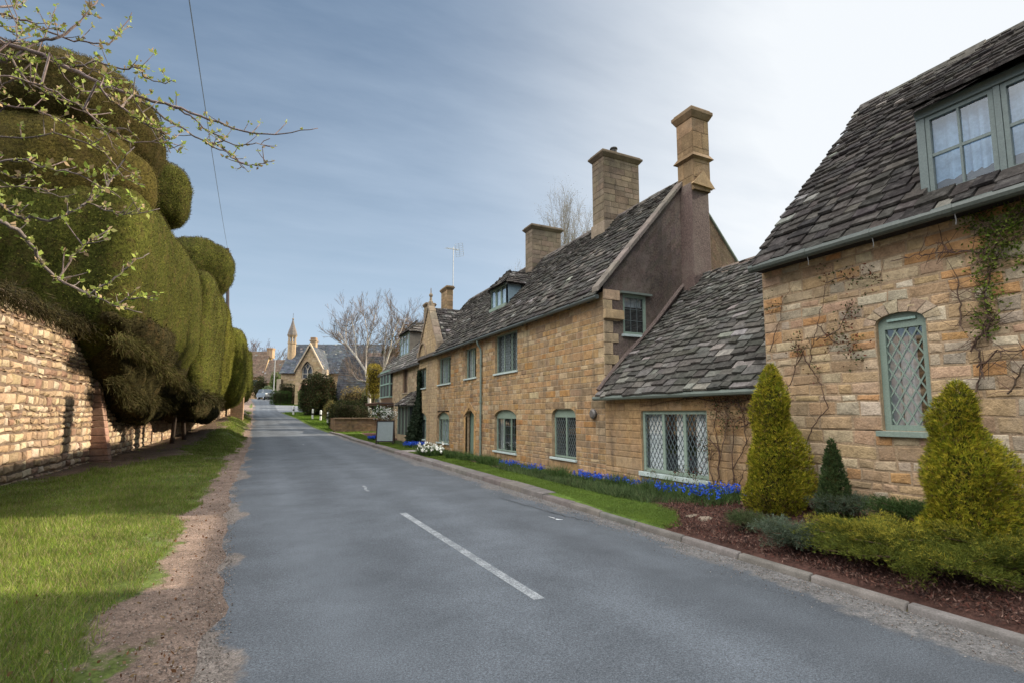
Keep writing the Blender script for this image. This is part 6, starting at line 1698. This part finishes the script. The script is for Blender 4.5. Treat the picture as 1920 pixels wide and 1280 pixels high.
# ================================================================== conifers in the right bed
def conifer(name, label, cat, x, y, h, r, pal, n, spray=.10, prof=None, up=.8, width=.018, lumps=.25, group=None, k=6, jit=.28, tipcol=None):
    z0 = float(gz(x, y)); o = thing(name, label, cat, (x, y, z0), group)
    prof = prof or (lambda t: (1-t)**.75*(.75+.25*min(1, t/.12)))
    t = RNG.uniform(0, 1, n*3); rad = np.array([prof(q) for q in t]); keep = RNG.uniform(size=n*3) < rad+.06
    t = t[keep][:n]; rad = rad[keep][:n]; n = len(t)
    a = RNG.uniform(0, 6.28, n)
    lump = 1+lumps*.5*noise3(np.stack([np.cos(a)*1.3, np.sin(a)*1.3, t*h*3.2], -1), 1.6, 4)
    rr = r*rad*lump*np.sqrt(RNG.uniform(.30, 1., n))
    P = np.stack([x+np.cos(a)*rr, y+np.sin(a)*rr, z0+t*h*.96], 1)
    D = np.stack([np.cos(a), np.sin(a), np.full(n, up)], 1)
    base = pcol(pal, n, .2)*np.clip(1+.14*noise3(P, 9., 4), .6, 1.5)[:, None]
    if tipcol is not None:
        m = RNG.uniform(size=n) < .3; base[m] = pcol(tipcol, int(m.sum()), .2)
        m = RNG.uniform(size=n) < .10+.25*(t < .12); base[m] = pcol([(.12, .075, .03), (.06, .05, .015)], int(m.sum()), .25)
    # each spray is a small fan of k slivers
    d = unit(D+RNG.normal(size=(n, 3))*.35); s = unit(np.cross(d, RNG.normal(size=(n, 3))))
    longer = np.where(RNG.uniform(size=n) < .25, 1.6, 1.)
    Pk, Dk, Lk = [], [], []
    for i in range(k):
        f = (i-(k-1)/2)/(k/2)
        st = RNG.uniform(0, .45, (n, 1))
        Pk.append(P+d*spray*st); Dk.append(unit(d+s*f*.75)); Lk.append(spray*longer*RNG.uniform(.5, 1.1, n)*(1-.35*abs(f)))
    Pk, Dk, Lk = np.concatenate(Pk), np.concatenate(Dk), np.concatenate(Lk)
    leaf_cloud('foliage', Pk, Dk, Lk, width, np.clip(np.tile(base, (k, 1))*RNG.uniform(.8, 1.25, (n*k, 1)), .004, .9), M['leaf'], o, jitter=jit)
    mb = MB(); mb.tube([(x, y, z0-.1), (x, y, z0+h*.5), (x, y, z0+h*.9)], [.05, .03, .01], 7, (.09, .06, .04)); mb.build('trunk', M['bark'], o)
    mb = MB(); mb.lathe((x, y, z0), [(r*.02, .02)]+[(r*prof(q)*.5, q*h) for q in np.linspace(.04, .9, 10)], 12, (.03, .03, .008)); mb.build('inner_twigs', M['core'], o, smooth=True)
    return o
GOLD = [(.215, .225, .018), (.165, .185, .016), (.27, .255, .024), (.10, .12, .013)]
GOLDT = [(.42, .36, .035), (.36, .29, .03)]
p = atd(1459, 960, 7.15)
conifer('golden_conifer', 'tall narrow golden green conifer at the corner between the two cottages', 'conifer', p.x, p.y, 2.46-float(gz(p.x, p.y))+.0, .47, GOLD, 15000, spray=.05, tipcol=GOLDT, up=1.1, lumps=.5, width=.0055, prof=lambda t: (1-t)**.62*(.80+.20*min(1, t/.15))*(1 if t < .8 else 1))
p = atd(1818, 1000, 5.15)
conifer('golden_conifer', 'broad bushy golden conifer under the right edge of the arched lattice window', 'conifer', p.x, p.y, 1.74, .45, GOLD, 17000, spray=.05, tipcol=GOLDT, up=.95, lumps=.75, width=.005, prof=lambda t: (1-t**3.2)**.75*(1.-.38*t))
p = atd(1568, 985, 6.6)
conifer('dwarf_spruce', 'small dark green cone shaped conifer between the two golden conifers', 'conifer', p.x, p.y, 1.02, .235, [(.05, .08, .028), (.065, .095, .034), (.038, .06, .024)], 3400, spray=.04, up=1.6, lumps=.12, width=.007)
def juniper(name, label, x, y, r, h, pal, n, tipcol=None, spray=.055, width=.0048, seed=0, ry=None):
    z0 = float(gz(x, y)); o = thing(name, label, 'shrub', (x, y, z0)); ry = ry or r
    # horizontal arms with sprays along them
    arms = 46; Ps, Ds = [], []
    mb = MB()
    for i in range(arms):
        a = random.uniform(0, 6.28); L = random.uniform(.55, 1.05); zz = random.uniform(.15, 1)*h
        p0 = np.array([x, y, z0+zz*.3]); p1 = np.array([x+math.cos(a)*r*L, y+math.sin(a)*ry*L, z0+zz*random.uniform(.75, 1.05)*(1-.25*L)+.05])
        mb.tube([tuple(p0), tuple((p0+p1)/2+[0, 0, .05]), tuple(p1)], [.012, .008, .004], 4, (.09, .06, .04))
        m = n//arms; t = RNG.uniform(.15, 1.02, (m, 1))**.8
        d = unit(p1-p0); Q = p0+(p1-p0)*t+np.array([0, 0, .10])*np.sin(t*3.1)+RNG.normal(size=(m, 3))*[.06, .06, .022]
        Ps.append(Q); Ds.append(np.tile(d, (m, 1))+np.array([0, 0, .35]))
    P, D = np.concatenate(Ps), np.concatenate(Ds); P[:, 2] = np.maximum(P[:, 2], gz(P[:, 0], P[:, 1])+.01); nn = len(P); k = 5
    base = pcol(pal, nn, .2)*np.clip(1+.12*noise3(P, 7., 2), .6, 1.5)[:, None]
    if tipcol is not None:
        m = RNG.uniform(size=nn) < sm(.5, 1., (P[:, 2]-z0)/h)*.6; base[m] = pcol(tipcol, int(m.sum()), .2)
    Pk = np.concatenate([P+unit(D)*spray*RNG.uniform(0, .4, (nn, 1)) for _ in range(k)]); Dk = np.tile(unit(D), (k, 1))
    leaf_cloud('foliage', Pk, Dk, spray*RNG.uniform(.4, 1., nn*k), width, np.clip(np.tile(base, (k, 1))*RNG.uniform(.8, 1.25, (nn*k, 1)), .004, .9), M['leaf'], o, jitter=.55)
    mb.build('stem', M['bark'], o)
    return o
JG = [(.105, .125, .022), (.135, .145, .025), (.07, .09, .018)]; JT = [(.27, .24, .034), (.22, .205, .03)]
BG = [(.085, .115, .075), (.065, .09, .06), (.10, .125, .09), (.075, .09, .05)]
def at_bed(px, py):
    q = onG(px, py); return q.x, q.y
for px, py, r, h, pal, n, tc_, lab, nm in (
    (1730, 1088, .76, .40, JG, 4400, JT, 'wide golden tipped spreading juniper in front of the broad bushy conifer', 'spreading_juniper'),
    (1890, 1100, .72, .42, JG, 4200, JT, 'spreading green juniper cut by the right edge of the view', 'spreading_juniper'),
    (1630, 1050, .56, .38, JG, 2800, JT, 'smaller spreading juniper with bright tips left of the widest one', 'spreading_juniper'),
    (1490, 1035, .42, .30, BG, 1700, None, 'blue grey feathery juniper nearest to the kerb', 'grey_juniper'),
    (1585, 985, .30, .30, BG, 1100, None, 'blue grey juniper at the foot of the little dark conifer', 'grey_juniper'),
    (1405, 1000, .22, .15, [(.07, .10, .04), (.09, .10, .05)], 500, None, 'tiny low grey green juniper on the bark by the tall golden conifer', 'grey_juniper'),
    (1700, 1005, .35, .30, [(.045, .08, .025), (.055, .09, .03)], 1000, None, 'dark green low juniper behind the spreading ones', 'grey_juniper')):
    x, y = at_bed(px, py); juniper(nm, lab, x, y, r, h, pal, int(n*2.7), tc_)

# ================================================================== flower border
BLU = [(.022, .075, .46), (.03, .11, .56), (.02, .045, .30), (.05, .13, .60)]
LEAFG = [(.06, .115, .035), (.08, .135, .04), (.045, .085, .028), (.10, .14, .05)]
def clump(name, label, cat, x, y, r, h, nl, nf, group, ry=None, leafpal=LEAFG, flow=BLU, wid=.010, fl=.045, rr=None):
    ry = ry or r; z0 = float(gz(x, y)); o = thing(name, label, cat, (x, y, z0), group)
    a = RNG.uniform(0, 6.28, nl); q = np.sqrt(RNG.uniform(0, 1, nl)); P = np.stack([x+np.cos(a)*q*r, y+np.sin(a)*q*ry, np.full(nl, z0)], 1); P[:, 2] = gz(P[:, 0], P[:, 1])
    D = np.stack([np.cos(a)*q, np.sin(a)*q, 0*a], 1)*.5
    blades('leaves', P, h*RNG.uniform(.5, 1.15, nl), wid, pcol(leafpal, nl, .2), M['leaf'], o, lean=.3, bend=D)
    if nf:
        a = RNG.uniform(0, 6.28, nf); q = np.sqrt(RNG.uniform(0, 1, nf)); P = np.stack([x+np.cos(a)*q*r, y+np.sin(a)*q*ry, 0*a], 1); P[:, 2] = gz(P[:, 0], P[:, 1])+h*RNG.uniform(.65, 1.0, nf)
        m = 7; Pk = np.repeat(P, m, 0)+RNG.normal(size=(nf*m, 3))*[.009, .009, .02]
        D = unit(RNG.normal(size=(nf*m, 3))+np.array([0, 0, .2]))
        fo_ = leaf_cloud('flowers', Pk, D, fl*.75, fl*.5, pcol(flow, nf*m, .25), M['petal'], o, jitter=.3); fo_['kind'] = 'stuff'
    return o
gi = 'blue flower clumps along the house border'
def border(px, py, X=None):
    q = onG(px, py); return q.x, q.y
spots = [(1385, 945, .34, .20, 420, 44, 'blue flower clump at the foot of the bare rose stems'), (1325, 940, .38, .2, 480, 60, 'wide blue flower clump under the right end of the diamond paned window'),
         (1262, 930, .33, .19, 420, 40, 'blue flower clump under the middle of the diamond paned window'), (1205, 918, .32, .19, 420, 44, 'blue flower clump under the left end of the diamond paned window'),
         (1150, 910, .36, .19, 480, 70, 'bright blue flower clump below the round wall vent'), (1100, 902, .40, .19, 520, 90, 'brightest blue flower drift just left of the wall vent'),
         (1000, 886, .40, .18, 420, 50, 'blue flower clump between the two lattice windows'), (955, 876, .40, .18, 420, 55, 'blue flower clump below the three light arched window')]
for px, py, r, h, nl, nf, lab in spots:
    x, y = border(px, py); clump('blue_flowers', lab, 'flowers', min(x, 6.95), y, r*.62, h, nl, int(nf*.85), gi, ry=r*1.3)
for px, py, lab in ((1228, 922, 'tuft of long green leaves beneath the left end of the diamond paned window'), (1172, 912, 'upright tuft of green leaves between two blue clumps by the wall vent'), (1047, 894, 'dark tuft of leaves under the right arched window'), (908, 868, 'leafy tuft beside the green downpipe'),
                    (875, 862, 'leafy tuft at the green door'), (848, 858, 'lavender grey tuft left of the green door'), (925, 872, 'tuft of leaves just right of the downpipe')):
    x, y = border(px, py); clump('leaf_tuft', lab, 'plant', min(x, 6.95), y, .22, .34, 420, 0, 'leafy tufts along the house border', ry=.35, wid=.014)
for px, py, lab, r in ((765, 838, 'blue flower patch at the foot of the ivy cone', .5), (693, 825, 'blue flower patch left of the notice board', .4)):
    x, y = border(px, py); clump('blue_flowers', lab, 'flowers', x+.3, y, r, .22, 300, 120, gi, ry=r*1.2, wid=.03, fl=.09)
x, y = border(800, 853)
o = clump('white_daffodils', 'bushy clump of white daffodils by the entrance slab', 'flowers', x+.1, y, .42, .48, 700, 0, None, ry=.6, wid=.02)
nf = 46; a = RNG.uniform(0, 6.28, nf); q = np.sqrt(RNG.uniform(0, 1, nf)); P = np.stack([x+.1+np.cos(a)*q*.5, y+np.sin(a)*q*.8, .32+RNG.uniform(0, .28, nf)], 1); m = 8
leaf_cloud('flowers', np.repeat(P, m, 0), RNG.normal(size=(nf*m, 3)), .085, .06, pcol([(.85, .85, .78), (.9, .9, .85)], nf*m, .05), M['petal'], o, jitter=.2)['kind'] = 'stuff'
# low green edging along the border, too many sprigs to count
n = 26000
y = 5.8+24*RNG.uniform(size=n)**1.5; xe = np.interp(y, [5.4, 6.2, 9, 26, 40], [5.1, 5.72, 5.98, 6.15, 6.3])
x = xe+RNG.uniform(0, 1, n)**1.2*(7.05-xe); P = np.column_stack([x, y, gz(x, y)]); tn = noise3(P, 2., 3); k = tn > -.9; P = P[k]; n = len(P)
tag(blades('ground_cover', P, RNG.uniform(.05, .17, n)*(1+.4*noise3(P, 2.3, 6)), .012, pcol([(.07, .11, .04), (.085, .13, .05), (.05, .08, .035), (.11, .14, .06)], n, .25), M['leaf'], lean=.7), kind='stuff')
# entrance slab and border edging stones
q = onG(762, 846); mb = MB(); zz = float(gz(5.6, q.y)); mb.box(5.28, 6.3, q.y-.5, q.y+.5, zz-.05, zz+.02, (.26, .24, .22)); o = mb.build('stone_slab', M['concrete'], None, base=(5.8, q.y, zz), bevel=.01); tag(o, 'pale stone entrance slab set in the lawn beside the white daffodils', 'slab')
for px, py, lab in ((1325, 978, 'rough edging stone at the end of the lawn, right of its neighbour'), (1300, 972, 'rough edging stone at the tip of the lawn, nearest to the blue flowers')):
    q = onG(px, py); V, F = superell((q.x, q.y, q.z+.02), (.12, .09, .06), 3, .04, 6, 16, 10)
    tag(mesh_np('edging_stone', V, F, np.tile([.22, .18, .14], (len(F), 1)), M['rubble'], None, base=(q.x, q.y, q.z), smooth=True), lab, 'stone', 'edging stones in the bed')

# ================================================================== climbers
VINE = (.085, .055, .042)
def climber(name, label, cat, paths, X, r=.010, leaves=0, pal=None, lsize=.05, off=.04, spurs=2.0, leafrange=None, cl=None, lsd=.05):
    q0 = onX(*paths[0][0], X); o = thing(name, label, cat, (X-.05, q0.y, float(gz(X-.05, q0.y))))
    mb = MB(); pts_all = []
    for pth in paths:
        pts = [onX(px, py, X-off-.02*random.random()) for px, py in pth]
        out = []
        for a, b in zip(pts, pts[1:]):
            for k in range(5): out.append(a.lerp(b, k/5)+Vector((random.uniform(-.015, .01), random.gauss(0, .012), random.gauss(0, .012))))
        out.append(pts[-1]); m = len(out)
        mb.tube(out, [r*(1-.6*k/m) for k in range(m)], 5, jcol(VINE, .2)); pts_all += out
    for p in list(pts_all):
        for _ in range(int(spurs) if random.random() < .6 else 0):
            d = Vector((-.25, random.gauss(0, 1), random.gauss(.2, .8))).normalized(); L = random.uniform(.05, .28)
            e = p+d*L; e.x = min(e.x, X-.02); mb.tube([p, p.lerp(e, .5)+Vector((0, 0, random.gauss(0, .02))), e], [r*.4, r*.3, r*.2], 3, jcol(VINE, .25)); pts_all.append(e)
    mb.build('stem', M['bark'], o)
    if leaves:
        P = np.array([tuple(p) for p in pts_all])
        if cl is not None:
            cc = np.array([tuple(onX(px, py, X-.06)) for px, py in cl]); i = RNG.integers(0, len(cc), leaves); P = cc[i]+RNG.normal(size=(leaves, 3))*[.03, lsd*1.6, lsd*1.6]
        else: P = P[RNG.integers(0, len(P), leaves)]+RNG.normal(size=(leaves, 3))*lsd
        P[:, 0] = np.minimum(P[:, 0], X-.015)
        D = RNG.normal(size=(leaves, 3))+np.array([-.6, 0, 0])
        leaf_cloud('leaves', P, D, lsize*RNG.uniform(.5, 1.2, leaves), lsize*.55, pcol(pal, leaves, .25), M['leaf'], o, jitter=.3)
    return o
ROSE = [(.05, .065, .025), (.07, .08, .03), (.14, .05, .03), (.10, .04, .03), (.06, .07, .03)]
climber('climbing_rose', 'sparse climbing rose with reddish leaves on the near cottage left of the lattice window', 'climber',
        [[(1512, 835), (1530, 790), (1552, 765), (1540, 720), (1518, 690), (1520, 660), (1530, 620), (1545, 560), (1550, 520)], [(1520, 690), (1500, 650), (1490, 690)], [(1535, 610), (1560, 640), (1590, 645), (1610, 640)], [(1548, 530), (1580, 520), (1610, 525), (1650, 520)], [(1445, 660), (1460, 610), (1470, 560)], [(1530, 640), (1570, 620), (1590, 590), (1595, 570)], [(1505, 660), (1480, 720), (1470, 745)]],
        CXX, r=.008, leaves=520, pal=ROSE, lsize=.045, cl=[(1590, 640), (1605, 650), (1580, 620), (1590, 590), (1600, 575), (1560, 640), (1500, 640), (1495, 655), (1580, 520), (1610, 515), (1550, 510), (1640, 520), (1530, 690), (1460, 570), (1445, 575), (1605, 665)], spurs=1)
climber('wisteria', 'twisting climber with fresh yellow green leaves under the gutter at the right edge', 'climber',
        [[(1830, 740), (1840, 690), (1835, 640), (1850, 590), (1845, 540), (1855, 490), (1850, 430), (1830, 400)], [(1850, 640), (1860, 600), (1848, 550), (1862, 500), (1880, 460), (1920, 440)], [(1855, 480), (1820, 470), (1790, 470), (1750, 475), (1715, 480), (1670, 490)], [(1855, 470), (1880, 430), (1915, 400)], [(1830, 690), (1870, 660), (1920, 655)], [(1820, 660), (1840, 620), (1870, 590)], [(1790, 475), (1770, 460), (1755, 455)], [(1890, 740), (1915, 690), (1935, 660)], [(1800, 610), (1800, 560), (1795, 520)], [(1855, 440), (1890, 420), (1930, 380)]],
        CXX, r=.011, leaves=1500, pal=[(.12, .16, .025), (.09, .13, .02), (.16, .19, .04), (.06, .09, .02)], lsize=.045, cl=[(1835, 420), (1850, 440), (1870, 430), (1890, 420), (1910, 410), (1860, 470), (1850, 500), (1850, 530), (1855, 560), (1845, 590), (1850, 610), (1880, 460), (1900, 440), (1820, 415), (1875, 400), (1915, 395), (1840, 480), (1915, 480)], lsd=.045, spurs=2)
climber('bare_rose', 'tangle of bare rose stems between the diamond paned window and the tall golden conifer', 'climber',
        [[(1345, 935), (1350, 860), (1340, 800), (1345, 760), (1330, 735)], [(1370, 938), (1375, 880), (1400, 830), (1395, 780), (1380, 740)], [(1385, 940), (1372, 860), (1375, 800), (1410, 760), (1420, 735)], [(1362, 935), (1345, 880), (1360, 820), (1365, 780), (1350, 745)], [(1380, 935), (1390, 900), (1400, 870)], [(1335, 750), (1300, 745), (1260, 752), (1200, 762)], [(1400, 770), (1380, 750), (1330, 750)], [(1350, 850), (1330, 820), (1320, 790)], [(1345, 930), (1330, 880), (1335, 840)], [(1390, 800), (1415, 790), (1420, 760)], [(1330, 905), (1290, 910), (1240, 905), (1215, 915)], [(1360, 760), (1400, 748), (1425, 745)]],
        MX, r=.010, leaves=1150, pal=ROSE, lsize=.04, cl=[(1340, 745), (1350, 760), (1370, 750), (1390, 770), (1330, 735), (1380, 790), (1320, 830), (1325, 845), (1310, 740), (1345, 780), (1360, 800), (1280, 745), (1270, 888), (1225, 885), (1310, 890), (1290, 890), (1400, 745)], spurs=2, lsd=.06)
# ivy cone against the far end of the house
q = atd(757, 832, 27.5); zi = float(gz(q.x, q.y)); iv = thing('ivy_cone', 'dark conical evergreen climbing the wall between the far cottage and the pointed gable', 'climber', (7.3, q.y, zi))
n = 9000; t = RNG.uniform(0, 1, n)**1.2; hh_ = onX(776, 702, 7.4).z-zi; wdt = 1.0*(1-t)**.8+.12; yc = 25.9+t*.2
P = np.stack([7.5-.75*(1-t)**.8*RNG.uniform(0, 1, n)**.5, yc+1.2*(1-t)*.5+RNG.uniform(-1, 1, n)*wdt, zi+t*hh_], 1); P[:, 0] = np.where((P[:, 1] < 26.3), np.minimum(P[:, 0], 7.1), P[:, 0])
leaf_cloud('foliage', P, np.tile([-.5, -.2, .1], (n, 1)), .13, .08, pcol([(.018, .030, .018), (.025, .038, .02), (.032, .045, .026)], n, .2), M['leaf'], iv, jitter=.8)
mb = MB(); mb.tube([(7.0, 26.2, zi), (7.05, 26.3, zi+1.5), (7.1, 26.3, zi+3)], [.07, .05, .03], 6, (.06, .045, .03)); mb.build('stem', M['bark'], iv)
# hanging flowers by the far cottage door
for px, py, lab, pal in ((727, 776, 'white flowering hanging basket behind the notice board', [(.75, .75, .72), (.7, .72, .7), (.05, .09, .03)]), (712, 772, 'leafy hanging basket with a few white flowers left of its neighbour', [(.05, .09, .03), (.06, .10, .035), (.6, .6, .58)])):
    q = atd(px, py, 31); o = thing('hanging_basket', lab, 'basket', q); n = 900
    P = np.array(q)+RNG.normal(size=(n, 3))*[.22, .22, .16]; leaf_cloud('flowers', P, RNG.normal(size=(n, 3)), .09, .07, pcol(pal, n, .12), M['petal'], o, jitter=.3)
    mb = MB(); mb.lathe((q.x, q.y, q.z-.3), [(.08, 0), (.22, .12), (.28, .28)], 10, (.12, .07, .04)); mb.build('basket', M['wood'], o)
    mb = MB(); mb.tube([(q.x, q.y, q.z), (q.x, q.y, q.z+.55)], .01, 4, (.05, .05, .05)); mb.tube([(q.x, q.y, q.z+.55), (FX, q.y+.1, q.z+.55)], .015, 4, (.05, .05, .05)); mb.build('hanger', M['metal'], o)
# twig and scraps on the road edge
q = onG(228, 1222); pts = [onG(px, py)+Vector((0, 0, .02)) for px, py in ((208, 1205), (214, 1215), (222, 1226), (232, 1232), (241, 1230))]
mb = MB(); mb.tube(pts, [.006, .008, .009, .012, .010], 6, (.09, .045, .03)); mb.tube([pts[3], pts[3]+Vector((.03, .02, .02))], [.007, .004], 5, (.09, .045, .03)); o = mb.build('fallen_twig', M['bark'], None, base=pts[2]); tag(o, 'dark crooked twig lying on the dirt beside the road', 'twig')
for px, py, px2, py2, lab in ((1030, 971, 1040, 974, 'white paper scrap on the asphalt near the right kerb, left one'), (1044, 976, 1055, 977, 'white paper scrap on the asphalt near the right kerb, right one')):
    a, b = onG(px, py), onG(px2, py2); mb = MB(); a.z += .022; b.z += .024; s = Vector((.0, .035, 0)); mb.hexa([a, b, b+s, a+s, a+Vector((0, 0, .006)), b+Vector((0, 0, .012)), b+s+Vector((0, 0, .006)), a+s+Vector((0, 0, .01))], (.75, .78, .8))
    o = mb.build('paper_scrap', M['paint'], None, base=a); tag(o, lab, 'litter', 'white scraps on the road')
